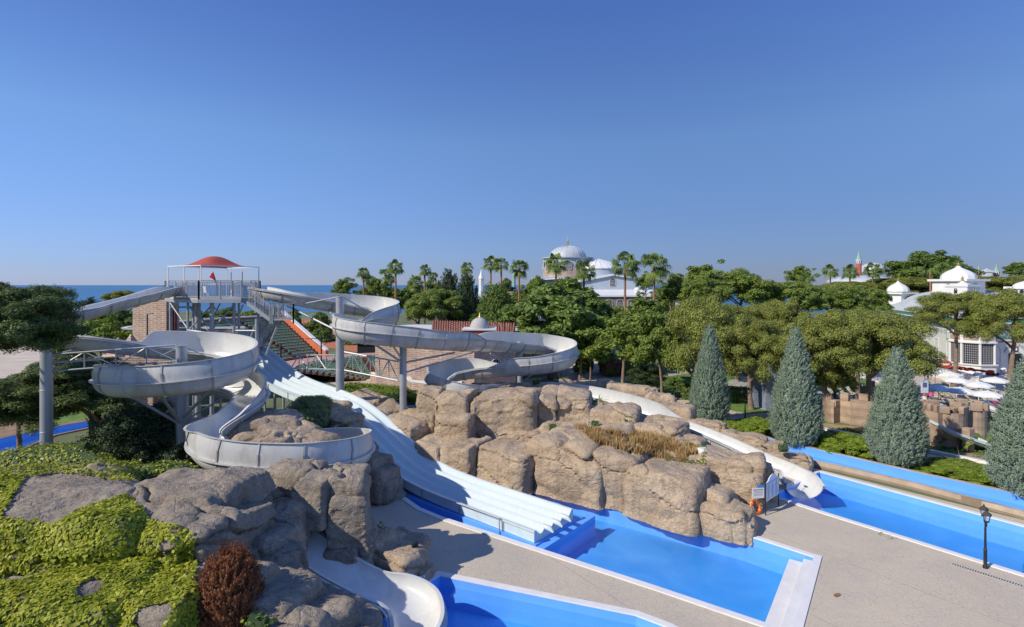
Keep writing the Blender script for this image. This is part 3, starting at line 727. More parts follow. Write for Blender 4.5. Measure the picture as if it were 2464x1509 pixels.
# lawn, paths, sand
sheet('lawn', gp([(1380, 1000), (1372, 868), (1366, 800), (1800, 790), (2250, 820), (2300, 905), (2080, 925), (2000, 1010), (2050, 1040), (1850, 1050), (1740, 1012), (1500, 950)]), [], -0.004, LAWN)
sheet('garden_path', gp([(1130, 985), (1190, 925), (1320, 905), (1380, 862), (1437, 870), (1463, 893), (1460, 901), (1518, 905), (1600, 897), (1700, 884), (1760, 880), (1760, 888), (1700, 893), (1610, 905), (1530, 916), (1400, 925), (1330, 975)]), [], 0.004, PATH)
sheet('garden_path', gp([(1600, 968), (1660, 990), (1740, 1010), (1820, 1006), (1905, 1000), (1905, 988), (1800, 996), (1700, 975), (1640, 955)]), [], 0.004, PATH)
sheet('shade_terrace', gp([(1760, 960), (1880, 1000), (1990, 1010), (2010, 960), (1920, 910), (1780, 905), (1700, 940)]), [], 0.004, CONC)
sheet('sun_terrace', gp([(2060, 1000), (2100, 905), (2170, 880), (2560, 880), (2800, 1000), (2464, 1010), (2200, 1010)]), [], 0.004, PATH)
sheet('mulch_bed', gp([(1960, 1075), (1950, 1015), (2100, 1030), (2300, 1085), (2600, 1140), (2600, 1200), (2464, 1180), (2200, 1125)]), [], 0.002, DRYSOIL)
sheet('garden_path', gp([(1900, 1030), (1963, 1033), (2098, 1062), (2220, 1090), (2397, 1126), (2600, 1170), (2600, 1200), (2397, 1152), (2220, 1116), (2098, 1084), (1963, 1050), (1900, 1040)]), [], 0.008, PATH)
kb = MB(); kp = [G(1955, 1029), G(2098, 1057), G(2220, 1085), G(2397, 1121), G(2600, 1163)]
for i in range(4): kb.bar(kp[i] + Vector((0, 0, .1)), kp[i + 1] + Vector((0, 0, .1)), 0.35, 0.22)
structure(kb.build('white_kerb', WHITE))
sheet('sand_track', gp([(-200, 960), (100, 930), (160, 905), (230, 870), (230, 800), (-300, 800)]), [], 0.004, SAND)
sheet('earth_bank', gp([(-260, 1090), (0, 1052), (100, 1030), (230, 1008), (330, 985), (200, 960), (80, 960), (-260, 1000)]), [], 0.002, DIRT)
sheet('lawn', gp([(85, 1030), (230, 1005), (330, 990), (330, 950), (190, 955), (150, 990)]), [], 0.006, LAWN)
sheet('tennis_court', gp([(640, 790), (640, 770), (790, 765), (1000, 790), (880, 850), (740, 830)]), [], 0.004, CLAY)
sheet('tennis_court', gp([(600, 768), (600, 755), (800, 755), (800, 765)]), [], 0.006, GREENF)
sheet('promenade', gp([(800, 882), (900, 878), (1010, 930), (890, 960), (790, 920)]), [], 0.010, PATH)
def blk(x, ytop, Y, w, d, yaw=-34, zb=-0.4, tilt=(0, 0), h=None):
    """a block whose top centre stands at grid (x, ytop) and distance Y; w across, d deep, yaw in degrees"""
    t = P(x, ytop, Y); return (t, w, d, R(yaw), (zb if h is None else t.z - h), tilt)
def rock_mesh(blocks, voxel=0.12, seed=1, cell=(5.6, 4.6, 2.4), crack=0.14, step=0.10, smooth=0, mat=ROCK, fine=0.03, jit=0.10, tiltv=(0.10, -0.06), tiltamt=0.45, stair=0.055, stair_n=3.0, power=8.0, edge_w=0.020):
    """each block is a squared, slightly tapering slab; neighbours meet in crisp joints"""
    rng = np.random.default_rng(seed); AV = []; AT = []; base = 0
    for bi, (t, w, d, yaw, zb, tilt) in enumerate(blocks):
        h = t.z - zb; hx, hy, hz = w / 2 * rng.uniform(1.0, 1.08), d / 2 * 1.04, h / 2; c = np.array([t.x, t.y, zb + hz])
        vs = []; fs = []; nb = 0
        for ax, sg in ((0, 1), (0, -1), (1, 1), (1, -1), (2, 1)):
            dims = [2 * hx, 2 * hy, 2 * hz]; u_ax, v_ax = [k for k in range(3) if k != ax]
            nu, nv_ = max(4, int(dims[u_ax] / voxel)), max(4, int(dims[v_ax] / voxel))
            U, Vv = np.meshgrid(np.linspace(-1, 1, nu), np.linspace(-1, 1, nv_), indexing='ij'); q = np.zeros((nu * nv_, 3)); q[:, u_ax] = U.ravel(); q[:, v_ax] = Vv.ravel(); q[:, ax] = sg
            idx = np.arange(nu * nv_).reshape(nu, nv_) + nb; A, B, C, D = idx[:-1, :-1].ravel(), idx[1:, :-1].ravel(), idx[1:, 1:].ravel(), idx[:-1, 1:].ravel()
            flip = (sg > 0) == (ax == 1); tri = np.vstack([np.stack([A, B, C], 1), np.stack([A, C, D], 1)]); tri = tri[:, ::-1] if flip else tri
            vs.append(q); fs.append(tri); nb += len(q)
        Q0 = np.vstack(vs); Tt = np.vstack(fs)
        key = np.round(Q0 * 1e5).astype(np.int64); _, first, inv = np.unique(key, axis=0, return_index=True, return_inverse=True); inv = inv.ravel()
        Q0 = Q0[first]; Tt = inv[Tt]; Tt = Tt[(Tt[:, 0] != Tt[:, 1]) & (Tt[:, 1] != Tt[:, 2]) & (Tt[:, 0] != Tt[:, 2])]
        # squircle: pull corners in (only the upper half is rounded vertically)
        Z0 = np.where(Q0[:, 2] > 0, Q0[:, 2], 0) ; pw = power + rng.uniform(-1, 1.5)
        nrm = (np.abs(Q0[:, 0]) ** pw + np.abs(Q0[:, 1]) ** pw + np.abs(Z0) ** pw) ** (1 / pw)
        X = Q0.copy(); X[:, 0] /= nrm; X[:, 1] /= nrm; X[:, 2] = np.where(Q0[:, 2] > 0, Q0[:, 2] / nrm, Q0[:, 2])
        L = X * [hx, hy, hz]
        # skew corners, taper, slanting top
        k1, k2, k3, k4 = rng.uniform(-jit, jit, 4); tp = rng.uniform(.02, .09); zz = X[:, 2]
        L[:, 0] = L[:, 0] * (1 - tp * zz) + k1 * hy * X[:, 1] * .8 + k2 * hz * .35 * zz; L[:, 1] = L[:, 1] * (1 - tp * zz) + k3 * hx * X[:, 0] * .8
        up_ = np.clip(zz, 0, 1); L[:, 2] += up_ * ((tilt[0] + rng.uniform(-.07, .07)) * L[:, 0] + (tilt[1] + rng.uniform(-.05, .05)) * L[:, 1])
        cs, sn_ = math.cos(yaw + k4 * .6), math.sin(yaw + k4 * .6); W3 = np.stack([L[:, 0] * cs - L[:, 1] * sn_, L[:, 0] * sn_ + L[:, 1] * cs, L[:, 2]], 1) + c
        AV.append(W3); AT.append(Tt + base); base += len(W3)
    V = np.vstack(AV); T = np.vstack(AT); nv = len(V); bid = np.concatenate([np.full(len(v), i) for i, v in enumerate(AV)])
    Nn = np.zeros_like(V); a, b, c = V[T[:, 0]], V[T[:, 1]], V[T[:, 2]]; fn = np.cross(b - a, c - a)
    for k in range(3):
        for j in range(3): Nn[:, j] += np.bincount(T[:, k], weights=fn[:, j], minlength=nv)
    Nn = unit(Nn)
    rot = np.array([[math.cos(.6), -math.sin(.6), 0], [math.sin(.6), math.cos(.6), 0], [0, 0, 1]])     # joints run along the rock front
    Q = V @ rot.T; Q[:, 2] += tiltv[0] * V[:, 0] + tiltv[1] * V[:, 1]
    warp = np.stack([fbm(V * 0.55, 3, seed + k * 19) for k in range(3)], 1)
    W = Q / np.array(cell) + warp * 0.13
    f1, f2, cid, tl = voronoi(W, seed, 4.0, True)
    edge = f2 - f1
    cr = np.exp(-(edge / edge_w) ** 2)
    d = -crack * cr + ((cid - 0.5) * 2 * step + tl * tiltamt) * np.clip(edge / 0.06, 0, 1)
    d += 0.13 * fbm(V * 0.42, 3, seed + 40) + fine * fbm(V * np.array([1.5, 1.5, 3.0]), 5, seed + 60, 0.6)
    st = fbm(np.stack([Q[:, 0] * 0.35, Q[:, 1] * 0.35, Q[:, 2] * 3.0], 1), 3, seed + 80)
    d += -0.07 * np.clip(st - 0.15, 0, .5) * (1 - np.abs(Nn[:, 2]))
    sn = fbm(Q * np.array([.5, .5, .9]), 3, seed + 90) * stair_n; sf = sn - np.floor(sn); sf = np.clip((sf - .80) / .20, 0, 1); d += stair * (np.floor(sn) + sf * sf * (3 - 2 * sf))
    V = V + Nn * d[:, None]
    me2 = np_mesh('rock', V, T, mat, smooth=True)
    try: me2.set_sharp_from_angle(angle=R(50))
    except Exception: pass
    return me2, V, T
def rock(name, label, blocks, cat='rock', group=None, **kw):
    me, V, T = rock_mesh(blocks, **kw)
    o = bpy.data.objects.new(name, me); link(o); tag(o, label, cat, group); return o, V, T

def to_px(V):
    return CX + V[:, 0] / V[:, 1] * F_PX, HY + (CAM_H - V[:, 2]) / V[:, 1] * F_PX
def scatter(name, label, V, T, pred, dens, size, mat, seed=1, cat='plants', lift=0.05, jitter=0.35, up=0.35, kind='stuff', quad=True, aspect=1.15, parent=None, thick=0.12, group=None):
    rng = np.random.default_rng(seed)
    a, b, c = V[T[:, 0]], V[T[:, 1]], V[T[:, 2]]; fn = np.cross(b - a, c - a); ar = np.linalg.norm(fn, axis=1) / 2; fn = unit(fn); cen = (a + b + c) / 3
    x, y = to_px(cen); m = pred(x, y, cen, fn); ar = ar * m
    n = int(ar.sum() * dens)
    if n < 3: return None
    idx = rng.choice(len(T), n, p=ar / ar.sum()); r1 = np.sqrt(rng.random(n))[:, None]; r2 = rng.random(n)[:, None]
    p = a[idx] * (1 - r1) + b[idx] * r1 * (1 - r2) + c[idx] * r1 * r2
    clump = 0.5 + 0.5 * fbm(p * 1.3, 3, seed + 3)
    p = p + fn[idx] * (lift + thick * clump[:, None] * rng.random(n)[:, None])
    nn = unit(fn[idx] + np.array([0, 0, up]) + rng.normal(size=(n, 3)) * jitter)
    if quad: W, Fc = leaf_quads(p, nn, size, rng, aspect)
    else: W, Fc = leaf_tris(p, nn, size, size * 0.18, rng)
    o = bpy.data.objects.new(name, np_mesh(name, W, Fc, mat)); link(o, parent)
    if parent is None: tag(o, label, cat, group, kind)
    elif kind: o['kind'] = kind
    return o

# --- island of rock between the big slide and the right-hand pool
isl = [
 # slope beside the multi-lane slide
 blk(885, 950, 46.6, 3.4, 3.2, -32, tilt=(-.12, 0)), blk(935, 972, 43.8, 3.0, 3.4, -34, tilt=(-.16, 0)), blk(990, 1000, 41.2, 3.4, 3.6, -36, tilt=(-.14, 0)), blk(1052, 1052, 38.9, 2.9, 3.2, -34), blk(1122, 1056, 37.9, 2.9, 3.2, -33),
 # back cliffs
 blk(1046, 926, 43.0, 1.9, 4.2, -10), blk(1108, 934, 42.4, 2.7, 4.4, -12), blk(1018, 985, 42.0, 3.0, 2.6, -22), blk(1104, 992, 40.6, 2.9, 3.4, -16),
 blk(1222, 938, 42.2, 5.2, 5.0, -9), blk(1262, 1035, 39.6, 2.6, 1.6, -12),
 blk(1322, 942, 42.6, 1.7, 4.4, -6), blk(1382, 940, 42.8, 2.9, 4.6, -4), blk(1362, 1008, 40.6, 3.8, 2.8, -6), blk(1342, 1032, 38.9, 2.2, 2.2, -16),
 blk(1472, 975, 41.4, 4.6, 3.4, -26), blk(1452, 1018, 39.2, 4.6, 3.6, -26),
 # front tier on the water
 blk(1235, 1072, 36.8, 4.1, 3.6, -33), blk(1388, 1046, 36.0, 4.9, 4.8, -33, tilt=(-.03, .05)), blk(1382, 1092, 34.5, 4.6, 2.6, -33), blk(1500, 1076, 33.9, 3.0, 4.0, -34), blk(1498, 1130, 32.8, 2.8, 1.6, -34),
 blk(1610, 1118, 31.7, 4.3, 3.8, -34), blk(1600, 1178, 31.0, 4.2, 1.6, -34), blk(1705, 1168, 30.6, 2.4, 2.4, -35, tilt=(-.08, 0)), blk(1715, 1208, 29.5, 2.6, 1.8, -36), blk(1758, 1222, 29.0, 2.0, 1.7, -36, tilt=(-.14, 0)), blk(1792, 1246, 28.5, 1.0, 1.3, -36, tilt=(-.1, 0)),
 # hill between
 blk(1575, 1012, 39.4, 4.6, 3.2, -33), blk(1640, 1050, 37.2, 3.4, 2.2, -36), blk(1560, 1058, 36.8, 5.6, 4.8, -34), blk(1655, 1085, 34.9, 4.6, 3.8, -34), blk(1722, 1079, 35.2, 3.0, 2.0, -36),
 # knob at the end
 blk(1748, 1092, 33.0, 3.0, 2.4, -20), blk(1795, 1092, 32.6, 2.0, 1.8, -30), blk(1768, 1128, 32.3, 3.0, 2.4, -25), blk(1805, 1160, 32.6, 1.9, 1.5, -30), blk(1828, 1112, 33.4, 1.8, 1.6, -30)]
o_isl, Vi, Ti = rock('rock_outcrop', 'long tan artificial rock cliff standing between the two blue pools', isl, voxel=0.105, seed=3, mat=ROCK)
# --- kerb of rock on the far side of the white chute
far = [blk(x, y, Y, w, 1.6, yw) for x, y, Y, w, yw in (
 (1345, 912, 50.5, 3.0, 0), (1310, 920, 50.0, 2.2, 0), (1430, 913, 50.5, 4.2, -3), (1490, 924, 49.8, 2.6, -6), (1540, 932, 48.6, 3.0, -20), (1590, 950, 46.8, 2.6, -30), (1630, 975, 44.6, 2.6, -34),
 (1700, 1013, 42.6, 3.2, -36), (1740, 1028, 41.8, 2.6, -36), (1790, 1040, 40.8, 3.2, -35), (1840, 1060, 39.9, 2.8, -33), (1900, 1090, 38.4, 2.6, -32))]
o_far, Vf, Tf = rock('rock_kerb', 'low line of tan boulders along the far side of the white body slide', far, voxel=0.13, seed=11)
mid = [blk(x, y, Y, w, 2.2, yw) for x, y, Y, w, yw in ((1165, 924, 47.5, 2.6, 0), (1225, 921, 47.5, 3.2, 0), (1275, 926, 47.0, 2.4, -6), (1190, 928, 46.3, 3.0, 0))]
rock('rock_kerb', 'rounded tan boulders right behind the highest cliff block', mid, voxel=0.13, seed=12)
# --- rock between slide and round flume
rock('boulder_group', 'tan boulders under the middle of the wide aqua slide', [blk(795, 975, 40.0, 2.2, 2.4, -20), blk(825, 995, 38.4, 2.4, 2.2, -30), blk(845, 1022, 37.0, 2.2, 2.0, -30), blk(760, 985, 40.5, 3.2, 2.2, 0), blk(720, 1000, 40.5, 3, 2, 0), blk(775, 1030, 37.4, 3.2, 2.6, 0)], voxel=0.13, seed=14)
o_iv, Viv, Tiv = rock('boulder', 'ivy-topped dark boulder left of the wide aqua slide', [blk(752, 962, 38.5, 2.4, 2.0, 0), blk(735, 985, 37.6, 3.2, 2.0, 0)], voxel=0.13, seed=15, mat=ROCKG)
rock('boulder', 'large tan peaked boulder standing inside the lower round flume', [blk(660, 998, 30.6, 3.4, 2.6, 10, zb=0, tilt=(-.12, 0)), blk(622, 1010, 29.8, 1.8, 2.2, 10, zb=0), blk(700, 1025, 29.6, 2.8, 2.4, -15, zb=0, tilt=(-.22, 0)), blk(765, 1052, 29.2, 1.9, 1.8, -15, zb=0, tilt=(-.2, 0)), blk(640, 1040, 28.7, 3.0, 1.6, 0, zb=0)], voxel=0.09, seed=16)
rock('boulder', 'dark brown rounded rock between round flume and foot of the aqua slide', [blk(900, 1090, 34.0, 2.0, 2.2, -30), blk(905, 1120, 33.2, 2.4, 2.2, -30), blk(872, 1060, 35.2, 1.8, 2.0, -30), blk(925, 1150, 33.0, 1.8, 1.8, -30), blk(868, 1105, 33.8, 1.8, 1.6, -30)], voxel=0.11, seed=17, mat=ROCKG)
# rocks under the spiral
rock('boulder_group', 'shaded tan rocks below the stairs behind the left flume', [blk(480, 1010, 37, 3.4, 2.4, 0), blk(520, 1030, 36, 2.6, 2.4, 0), blk(420, 985, 40.5, 2.2, 1.2, 0), blk(415, 955, 41.5, 1.6, 1.4, 0), blk(455, 1040, 35, 2.2, 2.0, 0)], voxel=0.14, seed=18)
rock('boulder_group', 'pale rocks beside the dark bush and the blue channel', [blk(300, 1045, 38.5, 3.0, 2.0, -10), blk(335, 1040, 38.8, 2.4, 1.6, -10)], voxel=0.14, seed=19)
# --- foreground mass, left
fg1 = [blk(130, 1142, 20.8, 4.9, 3.4, 8, zb=0, tilt=(.0, .04)), blk(272, 1166, 20.0, 2.2, 2.8, -4, zb=0, tilt=(-.12, .04)), blk(20, 1172, 20.2, 3.4, 3.4, 8, zb=0), blk(150, 1196, 19.0, 5.2, 2.4, 2, zb=0, tilt=(.02, .1)), blk(-80, 1200, 19.6, 3.2, 4.0, 0, zb=0), blk(120, 1238, 17.9, 6.4, 1.8, 3, zb=0)]
o1, V1, T1 = rock('rock_outcrop', 'grey-brown rock with a flat top at the left edge, green ivy hanging down its front', fg1, voxel=0.07, seed=21, mat=ROCKG)
fg2 = [blk(440, 1160, 21.0, 4.2, 2.8, -6, zb=0, tilt=(.0, .06)), blk(560, 1152, 21.4, 1.9, 3.4, -10, zb=0, tilt=(.03, .0)), blk(400, 1205, 19.4, 3.8, 2.6, -6, zb=0, tilt=(.0, .12)), blk(470, 1250, 18.5, 2.4, 2.0, -8, zb=0, tilt=(.0, .06)), blk(370, 1262, 17.9, 2.8, 1.6, -5, zb=0), blk(585, 1225, 20.0, 1.4, 2.4, -14, zb=0)]
o2, V2, T2 = rock('rock_outcrop', 'dark grey rock with cracked slanting top above the rust-brown bush', fg2, voxel=0.07, seed=22, mat=ROCKG)
fg3 = [blk(712, 1120, 24.9, 2.6, 2.0, -14, zb=0, tilt=(.05, 0)), blk(838, 1130, 24.2, 1.75, 2.2, 6, zb=0, h=1.05), blk(840, 1172, 23.9, 1.8, 2.3, 4, zb=0), blk(650, 1165, 24.6, 2.6, 2.2, -20, zb=0), blk(772, 1140, 23.7, 1.6, 2.0, -14, zb=0, tilt=(.05, .05), h=2.0), blk(765, 1210, 24.4, 2.0, 1.4, -14, zb=0), blk(668, 1215, 22.6, 2.1, 2.0, -24, zb=0, tilt=(.08, 0)), blk(722, 1222, 23.6, 1.3, 1.2, -10, zb=0), blk(630, 1255, 20.9, 2.8, 2.4, -20, zb=0)]
o3, V3, T3 = rock('rock_outcrop', 'blocky grey-brown boulders piled in front of the lower round flume', fg3, voxel=0.07, seed=23, mat=ROCKG)
fg4 = [blk(632, 1312, 19.7, 2.6, 2.2, -24, zb=0, tilt=(-.05, .05)), blk(570, 1290, 19.8, 2.4, 2.4, -10, zb=0), blk(688, 1385, 18.5, 2.5, 1.8, -30, zb=0, tilt=(-.1, .05)), blk(785, 1432, 18.2, 2.2, 1.6, -32, zb=0, tilt=(-.06, 0)), blk(640, 1400, 17.4, 3.2, 2.4, -22, zb=0), blk(735, 1462, 16.9, 2.6, 2.2, -30, zb=0), blk(850, 1470, 17.9, 1.7, 1.4, -34, zb=0, tilt=(-.1, 0)), blk(900, 1512, 17.9, 1.1, 1.3, -36, zb=0), blk(650, 1490, 16.0, 3.2, 2.2, -20, zb=0), blk(530, 1380, 17.2, 3, 2.4, -10, zb=0), blk(812, 1520, 16.6, 2.0, 1.8, -32, zb=0)]
o4, V4, T4 = rock('rock_outcrop', 'shaded grey rocks sloping down to the short white chute at the bottom', fg4, voxel=0.07, seed=24, mat=ROCKG)
fg5 = [blk(785, 1262, 24.6, 2.4, 1.8, -28), blk(872, 1290, 24.5, 2.5, 1.9, -28), blk(952, 1322, 23.9, 2.3, 1.7, -28, tilt=(-.08, 0)), blk(962, 1278, 25.6, 1.1, 1.4, -28), blk(995, 1300, 24.9, 1.1, 1.2, -28), blk(1010, 1352, 24.1, 1.4, 1.2, -28, tilt=(-.1, 0)), blk(820, 1322, 23.3, 1.6, .9, -28)]
o5, V5, T5 = rock('rock_outcrop', 'low tan rocks between the grey paving and the short white chute', fg5, voxel=0.07, seed=25, mat=ROCK)
# lower shelf carrying the ivy, bottom left
fg6 = [blk(60, 1402, 15.8, 4.0, 2.6, 0, zb=-1), blk(230, 1395, 16.0, 3.0, 2.8, 0, zb=-1), blk(380, 1385, 16.4, 2.6, 3.0, -4, zb=-1), blk(-60, 1415, 15.4, 3.0, 2.4, 0, zb=-1), blk(400, 1430, 15.4, 1.7, 1.8, -2, zb=-1)]
o6, V6, T6 = rock('rock_outcrop', 'lower rock shelf at the bottom left corner overgrown with yellow-green ivy', fg6, voxel=0.08, seed=26, mat=ROCKG)
def flume(name, label, ctrl, r=0.8, depth=0.6, n=120, inner=FL_WHITE, outer=FL_WEAR, ribs=1.9, group='fibreglass flumes', thick=0.05, cap=None):
    """ctrl: (point, ext_left, ext_right, bank, [r scale]) ; point = rim-level centre. left/right seen along the run"""
    A = np.array([(c[0].x, c[0].y, c[0].z, c[1], c[2], c[3], (c[4] if len(c) > 4 else 1.0)) for c in ctrl]); S = catmull(A, n)
    T = np.gradient(S[:, :3], axis=0); T /= np.linalg.norm(T, axis=1)[:, None]
    for _ in range(3): T[1:-1] = (T[:-2] + 2 * T[1:-1] + T[2:]) / 4; T /= np.linalg.norm(T, axis=1)[:, None]
    def frame(i):
        t = T[i]; side = np.cross(t, [0, 0, 1]); side /= np.linalg.norm(side); up = np.cross(side, t)
        b = -S[i, 5]; s2 = side * math.cos(b) + up * math.sin(b); u2 = up * math.cos(b) - side * math.sin(b)
        return S[i, :3], s2, u2            # side points right of travel
    K = 12
    def section(i, out=False, dr=0.0, dh=0.0):
        p, s, u = frame(i); hl, hr = max(S[i, 3], 0.10), max(S[i, 4], 0.10); rr = r * S[i, 6]; f = 0.24
        pts = []
        if not out:
            L = [(-rr - 0.14, hl), (-rr, hl), (-rr - .09 * min(1, hl), hl * 0.5), (-rr, 0)] + [(-rr * math.cos(math.pi * k / K), -depth * math.sin(math.pi * k / K)) for k in range(1, K)] + [(rr, 0), (rr + .09 * min(1, hr), hr * 0.5), (rr, hr), (rr + 0.14, hr)]
        else:
            t_ = thick + dr
            L = [(-rr - 0.14, hl), (-rr - 0.14, hl - 0.04), (-rr - t_, hl - 0.045), (-rr - t_ - .09 * min(1, hl), hl * .5), (-rr - t_, 0.03), (-rr - f, 0.025), (-rr - f, -0.025), (-rr - t_, -0.035)] + \
                [(-(rr + t_) * math.cos(math.pi * k / K), -(depth + t_) * math.sin(math.pi * k / K)) for k in range(1, K)] + \
                [(rr + t_, -0.035), (rr + f, -0.025), (rr + f, 0.025), (rr + t_, 0.03), (rr + t_ + .09 * min(1, hr), hr * .5), (rr + t_, hr - 0.045), (rr + 0.14, hr - 0.04), (rr + 0.14, hr)]
        return [p + s * a + u * b for a, b in L]
    root = thing(name, label, 'water slide', tuple(S[-1, :3] - np.array([0, 0, S[-1, 2]])), 0, group)
    off = np.array(root.location)
    mi = MB(); mi.grid([[q - off for q in section(i)] for i in range(n)]); mi.build('chute_lining', inner, root, smooth=True)
    mo = MB(); mo.grid([[q - off for q in section(i, True)][::-1] for i in range(n)])
    for i in (0, n - 1):
        a = [q - off for q in section(i)]; b = [q - off for q in section(i, True)]
        base = len(mo.v); mo.v += [tuple(q) for q in a] + [tuple(q) for q in b]
        for k in range(4, 4 + K): 
            mo.f.append((base + k - 1, base + k, base + len(a) + k + 4, base + len(a) + k + 3))
    mo.build('outer_shell', outer, root, smooth=True)
    cum = np.concatenate([[0], np.cumsum(np.linalg.norm(np.diff(S[:, :3], axis=0), axis=1))]); cnt = int(cum[-1] / ribs)
    for k in range(1, cnt):
        i = int(np.searchsorted(cum, k * cum[-1] / cnt)); i = min(max(i, 1), n - 2)
        t = T[i] * 0.045; a = [q - off for q in section(i, True, 0.0)]; p, s, u = frame(i); c = p - off
        b = [q - off for q in section(i, True, 0.045)]
        rows = [[q - t for q in a], [q - t for q in b], [q + t for q in b], [q + t for q in a]]
        m = MB(); m.grid([row[2:-2] for row in rows]); m.build('joint_rib', RIB if k % 3 else outer, root)
    return root, S, frame

Z = XZ
# left spiral flume
c1 = [(Z(428, 47.5, 12.75), 0, 0, 0), (Z(400, 45.5, 12.70), 0, 0, 0), (Z(330, 42.2, 12.1), 0, 0, 0), (Z(250, 40, 11.55), 0, 0, 0), (Z(172, 38, 11.0), 0.2, 0, 0), (Z(95, 36.8, 10.75), 0, 0.8, 0.1), (Z(38, 35.2, 10.5), 0, 1.0, .15), (Z(30, 33.2, 10.3), 0, 1.0, .15), (Z(85, 31.9, 10.15), 0, 0.2, .02),
 (Z(180, 31.8, 9.95), 0, 0, -.08), (Z(255, 32.3, 9.7), 0, 0, -.08), (Z(335, 33.2, 9.35), 0, 0, 0), (Z(358, 33.5, 9.22), .75, 0, .03), (Z(395, 34.0, 9.08), 0.95, 0, 0.05), (Z(455, 34.9, 8.85), 1.0, 0, .12), (Z(520, 35.0, 8.72), 1.0, 0, .12), (Z(568, 33.9, 8.6), 1.0, 0, .12), (Z(584, 32.3, 8.45), 0.95, 0, .12),
 (Z(566, 30.6, 8.25), 0.95, 0, .12), (Z(520, 29.5, 8.08), 0.95, 0, .1), (Z(450, 28.9, 7.92), 0.95, 0, .1), (Z(375, 28.8, 7.78), 0.95, 0, .1), (Z(305, 29.4, 7.62), 0.95, 0, .1), (Z(268, 30.8, 7.5), 0.9, 0.1, .1), (Z(285, 32.3, 7.35), 0.8, 0.2, .1), (Z(345, 33.3, 7.15), 0.5, 0, 0),
 (Z(430, 33.8, 6.95), 0, 0, 0), (Z(520, 33.6, 6.85), 0.5, 0, .05), (Z(580, 32.8, 6.75), 0.8, 0, .1), (Z(604, 31.5, 6.6), 0.8, 0, .12), (Z(592, 30.3, 6.4), 0.5, 0, .05), (Z(562, 29.4, 6.1), 0.2, 0, 0), (Z(532, 28.8, 5.7), 0, .3, 0), (Z(505, 28.4, 5.1), 0, 0.9, 0), (Z(500, 27.9, 4.65), 0.1, 1.1, -.08), (Z(530, 27.2, 4.35), 0.1, 1.15, -.12),
 (Z(590, 26.9, 4.2), 0.1, 1.15, -.12), (Z(674, 26.9, 4.1), 0.1, 1.15, -.12), (Z(760, 27.3, 4.0), 0.1, 1.15, -.12), (Z(832, 28.6, 3.85), 0.1, 1.1, -.12), (Z(858, 30.4, 3.65), 0.1, 1.0, -.12), (Z(845, 32.4, 3.45), 0.1, 0.7, -.12), (Z(795, 33.3, 3.3), 0.1, 0.6, -.1), (Z(730, 33.2, 3.15), 0.1, 0.6, -.08), (Z(660, 32.2, 3.0), 0, .5, 0), (Z(600, 30.5, 2.9), 0, .3, 0)]
fl1, S1, fr1 = flume('spiral_flume', 'grey-white open flume winding in stacked loops from the tower to the lower left', c1, r=0.80, depth=0.70, n=420)
# exit chute at the bottom
c1b = [(Z(660, 23.6, 2.9), 0, 0, 0, 1), (Z(735, 22.6, 2.15), 0, 0, 0, 1), (Z(815, 21.9, 1.55), 0, 0, 0, 1.05), (Z(900, 21.55, 1.0), 0.1, 0, 0, 1.1), (Z(958, 21.35, 0.75), .3, 0, 0, 1.15), (Z(995, 20.9, 0.55), .35, 0.1, .05, 1.15), (Z(1005, 20.0, 0.42), .35, .12, .05, 1.1), (Z(992, 19.2, .35), .35, .15, 0.05, 1.0)]
fl1b, S1b, fr1b = flume('exit_chute', 'short wide white chute curving into the bottom pool', c1b, r=0.78, depth=0.42, n=60, outer=FL_WHITE, ribs=50)
